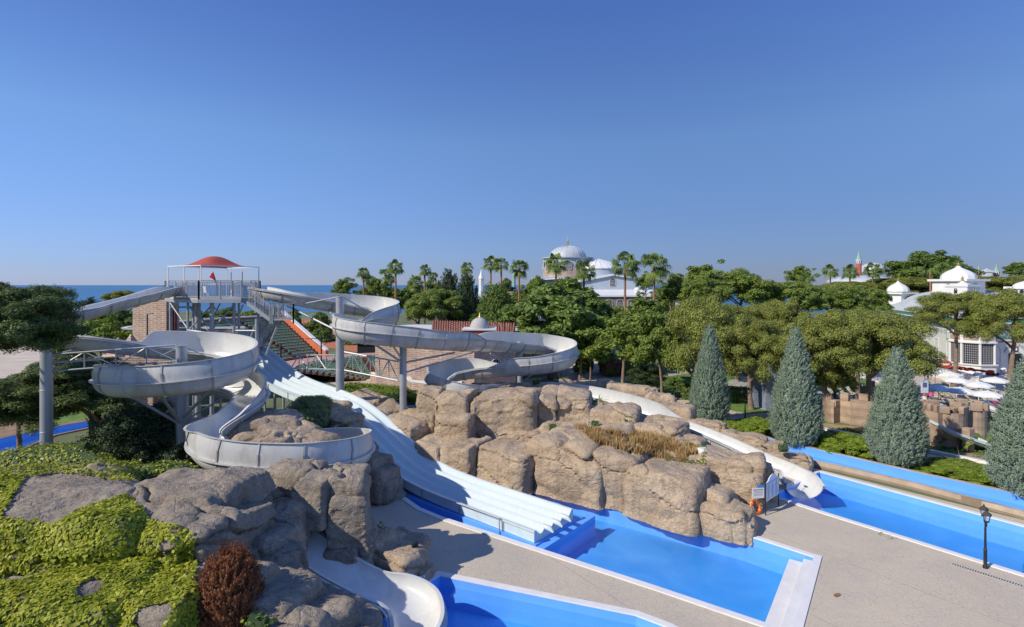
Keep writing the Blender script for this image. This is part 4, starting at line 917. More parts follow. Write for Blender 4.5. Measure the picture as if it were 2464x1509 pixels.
# right serpentine flume
c2 = [(Z(622, 48.6, 12.75), 0, 0, 0), (Z(660, 47.0, 12.5), 0, 0, 0), (Z(720, 46.8, 12.1), 0.2, 0, .03), (Z(780, 47.6, 11.65), 0.6, 0, .08), (Z(845, 48.6, 11.25), 0.8, 0, .12), (Z(905, 48.8, 10.95), 0.85, 0, .15), (Z(936, 47.2, 10.65), 0.85, 0, .15), (Z(930, 45.3, 10.4), 0.85, 0, .12), (Z(895, 44.3, 10.2), 0.6, 0, .05),
 (Z(860, 43.9, 10.0), 0, 0.3, 0), (Z(832, 43.2, 9.85), 0, 0.8, -.1), (Z(830, 41.9, 9.7), 0, .8, -.12), (Z(865, 41.0, 9.5), 0, .8, -.1), (Z(925, 41.0, 9.3), 0, .75, -.08), (Z(1000, 41.6, 9.05), 0, .7, -.05), (Z(1065, 42.4, 8.8), 0, .6, -.03), (Z(1120, 43.8, 8.55), 0, .6, 0), (Z(1150, 45.2, 8.38), .1, .05, 0), (Z(1190, 47.2, 8.1), .7, 0, .05),
 (Z(1250, 49.6, 7.7), .8, 0, .12), (Z(1310, 51.4, 7.3), .85, 0, .15), (Z(1355, 51.0, 6.95), .85, 0, .15), (Z(1366, 49.0, 6.6), .85, 0, .15), (Z(1340, 47.6, 6.35), .8, 0, .12), (Z(1290, 47.0, 6.15), .7, 0, .08), (Z(1225, 46.9, 5.98), .65, 0, .05), (Z(1180, 47.0, 5.88), .1, .3, 0), (Z(1130, 47.5, 5.65), 0, .75, -.08),
 (Z(1080, 47.2, 5.35), 0, .85, -.12), (Z(1052, 45.6, 5.05), 0, .85, -.12), (Z(1065, 44.0, 4.8), 0, .85, -.1), (Z(1115, 43.4, 4.6), 0, .6, -.05), (Z(1180, 45.2, 4.4), 0, .2, 0), (Z(1260, 47.9, 4.1), 0, 0, 0), (Z(1335, 48.2, 3.85), .3, 0, .05), (Z(1410, 47.3, 3.6), .35, 0, .08), (Z(1514, 43.9, 3.2), .6, 0, .1), (Z(1585, 42.4, 2.75), .6, 0, .08),
 (Z(1645, 41.6, 2.3), .1, 0, 0), (Z(1745, 39.6, 1.6), 0, 0, 0), (Z(1830, 37.7, 1.0), 0, 0, 0), (Z(1885, 36.3, .75), .05, .1, 0, 1.12), (Z(1920, 34.9, .62), .15, .35, 0, 1.25), (Z(1936, 33.9, .35), .1, .2, 0, 1.3)]
fl2, S2, fr2 = flume('serpentine_flume', 'pale grey open flume snaking in S-bends from the tower to the right-hand pool', c2, r=0.82, depth=0.88, n=460)

# multi-lane slide
E0 = Vector((2.27, 28.8, 0)); DR = Vector((-.774, .633, 0)); NR = Vector((.633, .774, 0))
zs = [(0, .52), (3, .55), (5, .57), (7, .6), (9, .7), (11, .95), (13, 1.58), (15, 2.5), (17, 3.35), (19, 3.95), (21, 4.27), (23, 4.48), (25, 4.6), (27, 4.78), (29, 5.1), (31, 5.72), (33, 6.4), (35, 6.95), (37, 7.4), (39, 7.55), (40, 7.57)]
ms = thing('multi_lane_slide', 'broad pale aqua racing slide with four lanes running down to the main pool', 'water slide', tuple(E0))
NS = 150; W = 3.3; lanes = 4; per = 8
prof = []
for k in range(lanes * per + 1):
    u = k / per; f = u - math.floor(u); prof.append((k / (lanes * per) * W - W / 2, 0.27 * (0.5 + 0.5 * math.cos(2 * math.pi * f)) ** 1.7))
def zint(s): return float(np.interp(s, *zip(*zs)))
zsm = np.array([zint(s) for s in np.linspace(0, 40, NS)])
for _ in range(6): zsm[1:-1] = (zsm[:-2] + 2 * zsm[1:-1] + zsm[2:]) / 4
rows = []; outr = []
for i, s in enumerate(np.linspace(0, 40, NS)):
    c = DR * s; z = zsm[i] - 0.32
    wallh = 0.30
    ln = [c - NR * (W / 2 + .16) + Vector((0, 0, z + wallh)), c - NR * (W / 2 + .04) + Vector((0, 0, z + wallh + .01))]
    ln += [c + NR * a + Vector((0, 0, z + (b if abs(a) < W / 2 - .01 else wallh))) for a, b in prof]
    ln += [c + NR * (W / 2 + .04) + Vector((0, 0, z + wallh + .01)), c + NR * (W / 2 + .16) + Vector((0, 0, z + wallh))]
    rows.append(ln)
    fh = 0.32
    outr.append([ln[-1], c + NR * (W / 2 + .16) + Vector((0, 0, z + wallh - .08)), c + NR * (W / 2 + .05) + Vector((0, 0, z + wallh - .1)), c + NR * (W / 2 + .05) + Vector((0, 0, z - fh)), c - NR * (W / 2 + .05) + Vector((0, 0, z - fh)), c - NR * (W / 2 + .05) + Vector((0, 0, z + wallh - .1)), c - NR * (W / 2 + .16) + Vector((0, 0, z + wallh - .08)), ln[0]])
m = MB(); m.grid([r_[::-1] for r_ in rows]); m.build('lane_surface', FL_AQUA, ms, smooth=True)
m = MB(); m.grid([r_[::-1] for r_ in outr]); m.build('side_fascia', FL_AQUAS, ms)
for i in (0, NS - 1):
    m = MB(); a = rows[i]; b = [Vector((q.x, q.y, (zsm[i] - .32 - .5))) for q in a]; m.grid([a, b] if i == 0 else [b, a]); m.build('end_panel', FL_AQUAS, ms)
for k in range(lanes):
    pc = -NR * W / 2 + NR * (W / lanes * (k + 1)); m = MB()
    if k < lanes - 1:
        m.tube([pc + DR * 0.15 + Vector((0, 0, zsm[0] - .12)), pc - DR * 0.25 + Vector((0, 0, zsm[0] - .13)), pc - DR * 0.5 + Vector((0, 0, zsm[0] - .28))], [.13, .14, .05], 10)
        m.build('lane_divider_nose', FL_AQUA, ms, smooth=True)
for s in np.arange(2.2, 39, 3.2):
    i = int(s / 40 * (NS - 1)); z = zsm[i] - .32; m = MB(); c = DR * s
    
    for sg in (-1, 1): m = MB(); m.box(c + NR * sg * (W / 2 + .07) + Vector((0, 0, z - .15)), (.06, .05, .8), math.atan2(DR.y, DR.x)); m.build('panel_joint', RIB, ms)
for s, zb in ((17, 0), (20.5, 0), (24, 0), (27.5, 0), (31, 0), (34.5, 0), (38, 0)):
    i = int(s / 40 * (NS - 1)); z = zsm[i] - .94
    for sg in (-1, 1):
        m = MB(); c = DR * s + NR * sg * 1.3; m.tube([(c.x, c.y, zb), (c.x, c.y, z)], .11, 10); m.build('support_post', STEEL, ms, smooth=True)
    m = MB(); a = DR * s - NR * 1.3; b = DR * s + NR * 1.3; m.tube([(a.x, a.y, z * .45), (b.x, b.y, z - .1)], .05, 6); m.build('cross_brace', STEEL, ms)
# blue plinth and dam under the run-out
pl = MB(); o_ = lambda s, t: (E0 + DR * s + NR * t)
pl.prism([tuple(o_(-.15, -1.9))[:2], tuple(o_(-.15, 2.3))[:2], tuple(o_(14, 2.0))[:2], tuple(o_(14, -1.9))[:2]], -1.34, -0.115)
pl.build('slide_plinth', POOLW, bm_main)
pl = MB(); pl.prism([tuple(o_(-.6, -3.0))[:2], tuple(o_(-.6, 3.2))[:2], tuple(o_(-.16, 3.2))[:2], tuple(o_(-.16, -3.0))[:2]], -1.34, -0.20); pl.build('pool_dam', POOLW, bm_main)
# end rail
m = MB(); q = [o_(2.2, -1.95), o_(6.5, -1.95)]
for s in (2.2, 6.5): m.tube([o_(s, -1.95) - E0 + Vector((0, 0, -.3)), o_(s, -1.95) - E0 + Vector((0, 0, .62))], .03, 6)
m.tube([o_(2.2, -1.95) - E0 + Vector((0, 0, .62)), o_(6.5, -1.95) - E0 + Vector((0, 0, .62))], .03, 6); m.build('side_rail', STEEL, ms)

# support columns
def column(label, x, Y, ytop, rad, arms):
    t = thing('support_column', label, 'column', XZ(x, Y, 0), 0, 'steel columns carrying the flumes')
    zt = CAM_H - (ytop - HY) / F_PX * Y
    m = MB(); m.lathe((0, 0, 0), [(rad, -.1), (rad, zt - .02)], 24); m.build('pole', STEEL, t, smooth=True)
    m = MB(); m.lathe((0, 0, 0), [(0, zt + .03), (rad + .03, zt + .03), (rad + .03, zt - .03), (rad, zt - .03)], 24); m.build('top_cap', STEEL, t)
    for k in range(3):
        zz = zt * (k + 1) / 4; m = MB(); m.lathe((0, 0, 0), [(rad, zz - .05), (rad + .008, zz - .04), (rad + .008, zz + .04), (rad, zz + .05)], 24); m.build('weld_band', STEEL, t)
    base = Vector(t.location)
    for z0, tgt, rr in arms:
        m = MB(); d = (Vector(tgt) - base); dd = Vector((d.x, d.y, 0)).normalized() * rad * .8
        m.tube([Vector((dd.x, dd.y, z0)), d], rr, 10); m.build('support_arm', STEEL, t, smooth=True)
    return t
column('thick grey steel column in front of the left pines', 112, 30.5, 838, 0.30, [(9.3, Z(30, 33.2, 9.6), .09), (9.0, Z(190, 31.5, 9.25), .09), (9.4, Z(60, 35, 9.9), .08), (8.6, Z(250, 32.2, 8.6), .07)])
column('thick grey steel column inside the upper loop of the spiral flume', 437, 32.0, 832, 0.30, [(9.3, Z(375, 33.2, 8.5), .03), (9.3, Z(520, 34.3, 8.2), .03), (4.9, Z(310, 29.8, 6.95), .08), (4.9, Z(385, 29.2, 7.1), .08), (5.2, Z(515, 29.8, 7.4), .09), (4.9, Z(560, 29.8, 5.6), .08), (5.0, Z(540, 32.8, 6.2), .06)])
column('tall grey steel column left of the S-bend flume', 818, 44.6, 714, 0.33, [(12.0, Z(705, 46.8, 11.2), .05), (12.0, Z(905, 47.4, 10.3), .05), (9.2, Z(690, 47.5, 11.2), .09), (9.6, Z(790, 47.5, 10.9), .09)])
column('grey steel column standing in the tan rocks under the S-bend flume', 970, 42.6, 836, 0.27, [(7.0, Z(900, 41.3, 8.5), .09), (7.2, Z(945, 41.2, 8.4), .07), (6.9, Z(1095, 43.2, 7.6), .08), (6.1, Z(1150, 45.4, 7.5), .07)])
column('grey steel column inside the far right loop of the S-bend flume', 1251, 49.6, 822, 0.24, [(7.7, Z(1180, 47.0, 7.3), .04), (7.7, Z(1322, 50.6, 6.5), .04), (5.4, Z(1180, 47.4, 7.0), .08), (5.6, Z(1215, 48.6, 7.2), .07), (3.9, Z(1290, 47.2, 5.5), .08)])
def truss(label, a, b, h, n=5, r1=.06):
    t = thing('steel_truss', label, 'truss', a, 0, 'steel trusses between the columns'); a0 = Vector((0, 0, 0)); b0 = Vector(b) - Vector(a)
    up = Vector((0, 0, h)); m = MB(); m.tube([a0, b0], r1, 8); m.build('bottom_chord', STEEL, t); m = MB(); m.tube([a0 + up, b0 + up], r1, 8); m.build('top_chord', STEEL, t)
    for k in range(n):
        p, q = a0.lerp(b0, k / n), a0.lerp(b0, (k + 1) / n); m = MB(); m.tube([p + (up if k % 2 else Vector()), q + (Vector() if k % 2 else up)], r1 * .7, 6); m.build('diagonal', STEEL, t)
        if k: m = MB(); m.tube([p, p + up], r1 * .7, 6); m.build('vertical', STEEL, t)
truss('steel lattice truss between the tall column and the rock column', Z(828, 44.5, 6.0), Z(958, 42.7, 5.45), 1.5, 6)
truss('steel lattice truss left of the tall column above the green seats', Z(700, 50.0, 5.3), Z(808, 44.8, 6.0), 1.2, 5)
truss('steel lattice truss running under the left flume from the first column', Z(126, 30.6, 8.12), Z(425, 32.0, 8.5), 0.95, 4, .05)
# ------------------------------------------------------------ slide tower
FZ = 11.93
tw = thing('slide_tower', 'grey steel slide tower with railed platform and stairs', 'tower', Z(520, 48, 0))
T0 = Vector(tw.location)
deck_c = [Z(421, 46.6, 0), Z(478, 45.0, 0), Z(580, 45.3, 0), Z(626, 50.6, 0), Z(560, 53.0, 0), Z(398, 50.0, 0)]
dp = [tuple((p - T0))[:2] for p in deck_c]
m = MB(); m.prism(dp, FZ - .12, FZ); m.build('platform_floor', CONC, tw)
for i in range(6):
    a, b = Vector((*dp[i], FZ - .27)), Vector((*dp[(i + 1) % 6], FZ - .27)); m = MB(); m.bar(a, b, .14, .3); m.build('edge_beam', STEEL, tw)
def railing(parent, a, b, h=1.45, gap=.14, posts=1.3, name='railing'):
    a, b = Vector(a), Vector(b); L = (b - a).length; u = Vector((0, 0, 1)); m = MB()
    m.bar(a + u * h, b + u * h, .06, .05); m.bar(a + u * .12, b + u * .12, .04, .04); m.bar(a + u * (h - .15), b + u * (h - .15), .035, .035)
    n = max(2, int(L / gap))
    for k in range(n + 1):
        p = a.lerp(b, k / n); m.bar(p + u * .1, p + u * (h - .13), .03, .03)
    for k in range(max(1, int(L / posts)) + 1):
        p = a.lerp(b, k / max(1, int(L / posts))); m.bar(p + Vector((0, 0, -.4)), p + u * h, .09, .09)
    return m.build(name, STEEL, parent)
v3 = lambda i, z=FZ: Vector((*dp[i % 6], z))
railing(tw, v3(0), v3(1)); railing(tw, v3(1), v3(2)); railing(tw, v3(2).lerp(v3(3), .45), v3(3)); railing(tw, v3(3), v3(4)); railing(tw, v3(4), v3(5)); railing(tw, v3(5), v3(5).lerp(v3(0), .35))
def w(x, Y, z): return Z(x, Y, z) - T0
for x, Y, ri in ((452, 47, .10), (466, 50.5, .14), (510, 46, .17), (563, 46.4, .13), (622, 50.3, .12), (575, 52, .11), (618, 46.2, .14), (410, 48.6, .11)):
    m = MB(); m.tube([w(x, Y, -.1), w(x, Y, FZ - .3 if x != 618 else 10.2)], ri, 10); m.build('leg', STEEL, tw, smooth=True)
m = MB(); m.tube([w(476, 48.2, -.1), w(476, 48.2, FZ - .3)], .24, 14); m.build('main_column', STEEL, tw, smooth=True)
for a, b in (((452, 46.9, 11.2), (510, 46, 9.3)), ((510, 46, 11.3), (452, 46.9, 9.0)), ((510, 46, 9.2), (563, 46.4, 11.3)), ((510, 46, 11.3), (563, 46.4, 9.3)), ((563, 46.4, 9.3), (585, 46.6, 11.3)), ((452, 46.9, 9.1), (510, 46, 8.9)), ((510, 46, 8.9), (563, 46.4, 9.3)), ((563, 46.4, 9.1), (618, 46.2, 9.1)), ((410, 48.5, 11.4), (452, 47, 9.2)), ((410, 48.5, 11), (470, 49, 11)), ((618, 46.2, 9.9), (600, 46.3, 8.2)), ((466, 50, 11), (500, 48, 9)), ((530, 50, 11.3), (500, 50, 9.2))):
    m = MB(); m.tube([w(*a), w(*b)], .065, 8); m.build('brace', STEEL, tw)
# canopy frame and cloth
B = Vector((-26.5, 46, 0)); e1 = Vector((-.88, .47, 0)); e2 = Vector((.47, .88, 0)); LA, LB = 4.8, 5.6; ZF = 14.67
cor = [B, B + e1 * LA, B + e1 * LA + e2 * LB, B + e2 * LB]
for p in cor + [B + e2 * LB * .5, B + e1 * LA * .5 + e2 * LB, B + e1 * LA + e2 * LB * .5, B + e1 * LA * .5]:
    q = p - T0; m = MB(); m.bar(q + Vector((0, 0, FZ)), q + Vector((0, 0, ZF)), .07, .07); m.build('canopy_post', WHITE, tw)
m = MB()
for i in range(4): m.bar(cor[i] - T0 + Vector((0, 0, ZF)), cor[(i + 1) % 4] - T0 + Vector((0, 0, ZF)), .08, .08)
m.build('canopy_frame', WHITE, tw)
cc = B + e1 * LA / 2 + e2 * LB / 2 - T0; rows = []
for i in range(33):
    row = []
    for j in range(33):
        u, v_ = i / 16 - 1, j / 16 - 1; q = max(abs(u), abs(v_)); rr = (abs(u) ** 3 + abs(v_) ** 3) ** (1 / 3)
        k = 1 - .16 * (1 - abs(u)) * (abs(v_) ** 3) ; k2 = 1 - .16 * (1 - abs(v_)) * (abs(u) ** 3)
        h = .97 * math.exp(-(rr / .60) ** 2.3) + .03
        row.append(cc + e1 * u * LA * .48 * k2 + e2 * v_ * LB * .48 * k + Vector((0, 0, ZF - .03 + h)))
    rows.append(row)
m = MB(); m.grid(rows); c_ = m.build('canopy_cloth', RED, tw, smooth=True)
# stairs
def stairs(a, b, wdt, n, parent, side):
    a, b = Vector(a), Vector(b); s = Vector(side).normalized(); m = MB()
    for k in range(n):
        p = a.lerp(b, (k + .5) / n); m.bar(p - s * wdt / 2, p + s * wdt / 2, .26, .05)
    m.build('stair_treads', STEEL, parent)
    for sg in (-1, 1):
        m = MB(); m.bar(a + s * sg * wdt / 2 + Vector((0, 0, -.08)), b + s * sg * wdt / 2 + Vector((0, 0, -.08)), .08, .26); m.build('stair_stringer', STEEL, parent)
    railing(parent, a - s * wdt / 2, b - s * wdt / 2, 1.2, .16, 1.2, 'stair_railing'); railing(parent, a + s * wdt / 2, b + s * wdt / 2, 1.2, .16, 1.2, 'stair_railing')
ls = w(660, 45.9, 10.15)
stairs(w(590, 46.2, FZ), ls, 1.3, 11, tw, (.1, 1, 0))
lp = [w(655, 45.0, 0), w(706, 45.2, 0), w(706, 47.0, 0), w(655, 46.8, 0)]
m = MB(); m.prism([tuple(p)[:2] for p in lp], 10.05, 10.17); m.build('landing_floor', CONC, tw)
for i in (0, 1, 2): railing(tw, lp[i] + Vector((0, 0, 10.17)), lp[(i + 1) % 4] + Vector((0, 0, 10.17)), 1.25)
stairs(w(670, 47.0, 10.1), w(622, 49.4, 7.6), 1.2, 14, tw, (.3, 1, 0))
m = MB(); m.tube([w(672, 46.2, 10), w(640, 46.4, 7.0)], .08, 8); m.build('brace', STEEL, tw)
# lower start platform
lp2 = [w(555, 49.5, 0), w(612, 49.5, 0), w(640, 53.5, 0), w(560, 54, 0)]
m = MB(); m.prism([tuple(p)[:2] for p in lp2], 7.1, 7.25); m.build('start_platform', CONC, tw)
railing(tw, w(480, 49.3, 7.25), w(598, 49.3, 7.25), 1.2); railing(tw, w(598, 49.3, 7.25), w(600, 50.6, 7.25), 1.2)
m = MB(); m.prism([tuple(w(478, 49.2, 0))[:2], tuple(w(560, 49.2, 0))[:2], tuple(w(560, 50.6, 0))[:2], tuple(w(480, 50.6, 0))[:2]], 7.1, 7.25); m.build('walkway_floor', CONC, tw)
m = MB(); m.bar(w(570, 48, FZ + .5), w(572, 48, FZ + 1.45), .1, .1)
# things on the tower
t = thing('rules_board', 'white rules board hanging on the railing above the start of the aqua slide', 'sign', Z(592, 49.1, 7.45))
m = MB(); m.box((0, 0, .75), (1.25, .05, 1.5)); m.build('panel', SIGNW, t)
m = MB()
for c in range(3):
    for r_ in range(9): m.box((-.38 + c * .38, -.032, .28 + r_ * .12), (.28, .01, .035))
m.build('printed_text', INK, t)
t = thing('plastic_chair', 'white plastic chair standing behind the tower railing', 'chair', Z(499, 46.9, FZ), 2.6)
m = MB(); m.box((0, 0, .43), (.46, .44, .04)); m.build('seat', WHITE, t, bevel=.01)
m = MB(); m.box((0, .22, .70), (.46, .04, .52), m=Matrix.Rotation(-.12, 3, 'X')); m.build('backrest', WHITE, t, bevel=.01)
for sx in (-1, 1):
    for sy in (-1, 1):
        m = MB(); m.box((sx * .2, sy * .19, .21), (.045, .045, .42)); m.build('leg', WHITE, t)
t = thing('flag', 'crimson flag drooping from a slanted pole under the red canopy', 'flag', Z(495, 45.7, FZ + 1.3))
m = MB(); m.tube([(0, 0, 0), (.62, 0, .98)], .022, 6); m.build('pole', WHITE, t)
rows = []
for i in range(9):
    u = i / 8; a = Vector((.60 - .30 * u, .02, .94 - .48 * u)); dr = []
    for j in range(7):
        v_ = j / 6; ln = 1.05 * (1 - u) + .0; dr.append(a + Vector((.38 * v_ * (1 - u * .6) + .28 * u * v_, .06 * math.sin(u * 6 + v_ * 4), -v_ * (1.25 - .95 * u))))
    rows.append(dr)
m = MB(); m.grid(rows); fo = m.build('cloth', FLAGRED, t, smooth=True); sm_ = fo.modifiers.new('s', 'SOLIDIFY'); sm_.thickness = .01

# ------------------------------------------------------------ amphitheatre
am = thing('amphitheatre', 'open-air theatre with curved rows of green seats between red walls', 'amphitheatre', (-18, 74, 0))
def arc_pt(r, a, z): return Vector((r * math.cos(R(a)), r * math.sin(R(a)), z))
def arc_strip(mb, r0, r1, z, a0, a1, n, rz=None):
    for k in range(n):
        b0, b1 = a0 + (a1 - a0) * k / n, a0 + (a1 - a0) * (k + 1) / n
        mb.quad(arc_pt(r0, b0, z), arc_pt(r1, b0, z), arc_pt(r1, b1, z), arc_pt(r0, b1, z))
        if rz is not None: mb.quad(arc_pt(r0, b0, rz), arc_pt(r0, b0, z), arc_pt(r0, b1, z), arc_pt(r0, b1, rz))
def bank(r0, z0, rows_, dr, dz, aisles, nm):
    m = MB()
    for k in range(rows_):
        arc_strip(m, r0 + k * dr, r0 + (k + 1) * dr, z0 + (k + 1) * dz, aisles[0], aisles[-1], 40, z0 + k * dz if k else -0.2)
    m.build('terrace_steps', REDD, am)
    for k in range(rows_):
        rr = r0 + k * dr + dr * .45; z = z0 + (k + 1) * dz
        for s_ in range(len(aisles) - 1):
            a0, a1 = aisles[s_] + 34 / rr * .6, aisles[s_ + 1] - 34 / rr * .6; n = max(2, int(R(abs(a1 - a0)) * rr / .52)); sb = MB()
            for q in range(n):
                a = a0 + (a1 - a0) * (q + .5) / n; c = arc_pt(rr, a, z + .22); rz = R(a)
                sb.box(c + Vector((0, 0, -.06)), (.34, .43, .06), rz); sb.box(arc_pt(rr + .18, a, z + .27), (.05, .43, .22), rz)
            sb.build('seat_row', SEATG, am)
bank(16.5, 1.6, 15, .93, .355, [137.5, 152, 167, 181, 193], 'upper')
bank(2.0, -0.1, 12, .78, .15, [62, 90, 118, 145, 170, 200], 'lower')
m = MB(); arc_strip(m, 11.4, 16.5, 1.76, 60, 200, 30); m.build('walkway', PINKP, am)
m = MB(); m.lathe((0, 0, 0), [(0, .02), (2.0, .02)], 32); m.build('stage_floor', PATH, am)
def rwall(p, q, z0, z1a, z1b, t_, mat, capmat=WHITE, par=am, name='side_wall'):
    p, q = Vector(p), Vector(q); d = (q - p); d.z = 0; d.normalize(); nrm = Vector((-d.y, d.x, 0)) * t_ / 2
    m = MB(); m.prism([tuple(p + nrm)[:2], tuple(p - nrm)[:2], tuple(q - nrm)[:2], tuple(q + nrm)[:2]], z0, [z1a, z1a, z1b, z1b]); o = m.build(name, mat, par)
    if capmat:
        n2 = nrm * 1.3; m = MB(); m.prism([tuple(p + n2)[:2], tuple(p - n2)[:2], tuple(q - n2)[:2], tuple(q + n2)[:2]], [z1a + .003, z1a + .003, z1b + .003, z1b + .003], [z1a + .22, z1a + .22, z1b + .22, z1b + .22]); m.build('wall_coping', capmat, o)
    return o
rwall(arc_pt(15.9, 134.8, 0), arc_pt(30.8, 136.6, 0), -.2, 2.6, 8.3, .5, REDP)
rwall(arc_pt(17.0, 194.5, 0), arc_pt(30.8, 194, 0), -.2, 7.4, 7.5, .45, BRICK, WHITE)
m = MB(); cpm = MB()
for k in range(30):
    a0, a1 = 136.5 + (194 - 136.5) * k / 30, 136.5 + (194 - 136.5) * (k + 1) / 30
    m.quad(arc_pt(30.5, a0, -.2), arc_pt(30.5, a1, -.2), arc_pt(30.5, a1, 7.6), arc_pt(30.5, a0, 7.6)); m.quad(arc_pt(30.9, a1, -.2), arc_pt(30.9, a0, -.2), arc_pt(30.9, a0, 7.6), arc_pt(30.9, a1, 7.6))
    cpm.prism([tuple(arc_pt(r_, a_, 0))[:2] for r_, a_ in ((30.35, a0), (31.05, a0), (31.05, a1), (30.35, a1))], 7.6, 7.8)
ow = m.build('rear_wall', REDP, am); cpm.build('wall_coping', WHITE, ow)
m = MB(); m.quad(arc_pt(30.93, 150, -.2), arc_pt(30.93, 150, 7.5), arc_pt(30.93, 194, 7.5), arc_pt(30.93, 194, -.2))
# brick tower of the amphitheatre with window
def bldg(name, label, cat, corners, z0, z1, mat, group=None):
    t = thing(name, label, cat, corners[0], 0, group); t.location.z = 0; o = Vector(t.location)
    m = MB(); m.prism([tuple(Vector(c) - o)[:2] for c in corners], z0, z1); m.build('wall', mat, t); return t, o
bt, bo = bldg('brick_tower', 'square brick tower with a dark window at the left end of the theatre', 'building', [Z(400, 57, 0), Z(319, 59, 0), Z(350, 66, 0), Z(431, 61.5, 0)], -.2, 11.55, BRICK)
m = MB(); m.prism([tuple(Z(402, 56.8, 0) - bo)[:2], tuple(Z(317.5, 58.8, 0) - bo)[:2], tuple(Z(350, 66.2, 0) - bo)[:2], tuple(Z(432.5, 61.6, 0) - bo)[:2]], 11.56, 11.72); m.build('roof_edge', BRICK2, bt)
a, b = Z(400, 57, 0) - bo, Z(431, 61.5, 0) - bo; d = (b - a).normalized(); nn = Vector((d.y, -d.x, 0)) * .04
wi = MB(); p0, p1 = a.lerp(b, .12) + nn, a.lerp(b, .72) + nn; wi.quad(Vector((p0.x, p0.y, 7.9)), Vector((p1.x, p1.y, 7.9)), Vector((p1.x, p1.y, 10.2)), Vector((p0.x, p0.y, 10.2))); wo_ = wi.build('window', DGLASS, bt)
for k in range(4):
    q = p0.lerp(p1, k / 3) + nn; m = MB(); m.bar(Vector((q.x, q.y, 7.9)), Vector((q.x, q.y, 10.2)), .1, .1); m.build('window_bar', REDT, wo_)
t = thing('floodlight_pole', 'thin dark lamp pole in front of the brick tower', 'lamp', Z(354.5, 52, 0)); m = MB(); m.tube([(0, 0, 0), (0, 0, 10.2)], .06, 8); m.build('pole', BLACK, t); m = MB(); m.box((.25, 0, 10.25), (.5, .25, .12)); m.build('lamp_head', STEEL, t)
# low brick wings left of theatre
lw, lo = bldg('brick_wing', 'low brick building with pilasters and small pointed roofs behind the left flume', 'building', [Z(258, 50, 0), Z(440, 50, 0), Z(440, 53, 0), Z(258, 54, 0)], -.2, 6.3, BRICK)
for x in (262, 296, 330, 364, 400): m = MB(); c = Z(x, 49.8, 0) - lo; m.box((c.x, c.y, 2.9), (.45, .3, 6.0)); m.build('pilaster', BRICK2, lw)
for x, zt, Y in ((285, 8.1, 51), (316, 8.4, 51.5)):
    c = Z(x, Y, 0) - lo; m = MB(); m.lathe((c.x, c.y, 0), [(1.35, 6.3), (0.02, zt)], 4, ph=.5); m.build('pyramid_roof', BRICK2, lw)

# ------------------------------------------------------------ brick restaurant right of the theatre
def gwin(parent, c, wd, ht, face, mat=DGLASS, bars=WHITE, nb=3, arch=True, th=.05):
    """arched window lying on a wall; c bottom centre (local), face = outward unit vector"""
    f = Vector(face).normalized(); s = Vector((-f.y, f.x, 0)); c = Vector(c) + f * th; pts = [c - s * wd / 2, c + s * wd / 2]; zc = ht - (wd / 2 if arch else 0)
    if arch:
        for k in range(9): a = math.pi * k / 8; pts.append(c + s * math.cos(a) * wd / 2 + Vector((0, 0, zc + math.sin(a) * wd / 2)))
    else: pts += [c + s * wd / 2 + Vector((0, 0, ht)), c - s * wd / 2 + Vector((0, 0, ht))]
    m = MB(); m.add(pts, [tuple(range(len(pts)))]); o = m.build('window', mat, parent)
    if bars:
        fr = MB(); q = [p + f * .03 for p in pts]
        for k in range(len(q)): fr.bar(q[k], q[(k + 1) % len(q)], wd * .07, .06)
        fr.build('window_frame', bars, o); gr = MB()
        for k in range(1, nb + 1):
            x = -wd / 2 + wd * k / (nb + 1); hh = zc + (math.sqrt(max(0, (wd / 2) ** 2 - x * x)) if arch else 0); gr.bar(c + s * x + f * .03, c + s * x + f * .03 + Vector((0, 0, hh)), wd * .035, .03)
        for k in range(1, int(ht / (wd / (nb + 1)))):
            z = k * wd / (nb + 1); 
            if z < zc: gr.bar(c - s * wd / 2 + f * .03 + Vector((0, 0, z)), c + s * wd / 2 + f * .03 + Vector((0, 0, z)), .03, wd * .035)
        gr.build('window_grille', bars, o)
    return o
rb, ro = bldg('restaurant_building', 'brick building with terracotta roof and small grey dome behind the S-bend flume', 'building', [Z(903, 66, 0), Z(1141, 61, 0), Z(1240, 63.5, 0), Z(1245, 80, 0), Z(1000, 84, 0), Z(903, 80, 0)], -.2, 6.6, BRICK2)
m = MB(); m.prism([tuple(Z(x, Y, 0) - ro)[:2] for x, Y in ((901, 65.7), (1142, 60.7), (1243, 63.2), (1247, 80.3), (1000, 84.3), (901, 80.3))], 6.61, 6.85); m.build('parapet', WHITEM, rb)
a = [Z(1038, 63.6, 0) - ro, Z(1238, 65, 0) - ro, Z(1240, 72, 0) - ro, Z(1040, 74, 0) - ro]
m = MB(); e_ = .0
m.add([(a[0].x, a[0].y, 7.4), (a[1].x, a[1].y, 7.2), (a[2].x, a[2].y, 7.9), (a[3].x, a[3].y, 8.1), (a[0].x, a[0].y, 6.86), (a[1].x, a[1].y, 6.86), (a[2].x, a[2].y, 6.86), (a[3].x, a[3].y, 6.86)], [(0, 1, 2, 3), (4, 5, 1, 0), (5, 6, 2, 1), (6, 7, 3, 2), (7, 4, 0, 3)]); m.build('tiled_roof', ROOFT, rb)
for k in range(34):
    p = a[0].lerp(a[1], (k + .5) / 34); q = a[3].lerp(a[2], (k + .5) / 34); m = MB() if k == 0 else m
    m.tube([(p.x, p.y, 7.42 - .2 * k / 34), (q.x, q.y, 8.12 - .2 * k / 34)], .10, 6)
m.build('ridge_tiles', ROOFT, rb)
c = Z(1154, 62.8, 0) - ro
m = MB(); m.box((c.x, c.y, 7.35), (3.4, 3.0, 1.0)); m.build('dome_base', REDT, rb)
m = MB(); m.box((c.x, c.y, 7.93), (3.9, 3.4, .14)); m.build('dome_cornice', WHITEM, rb)
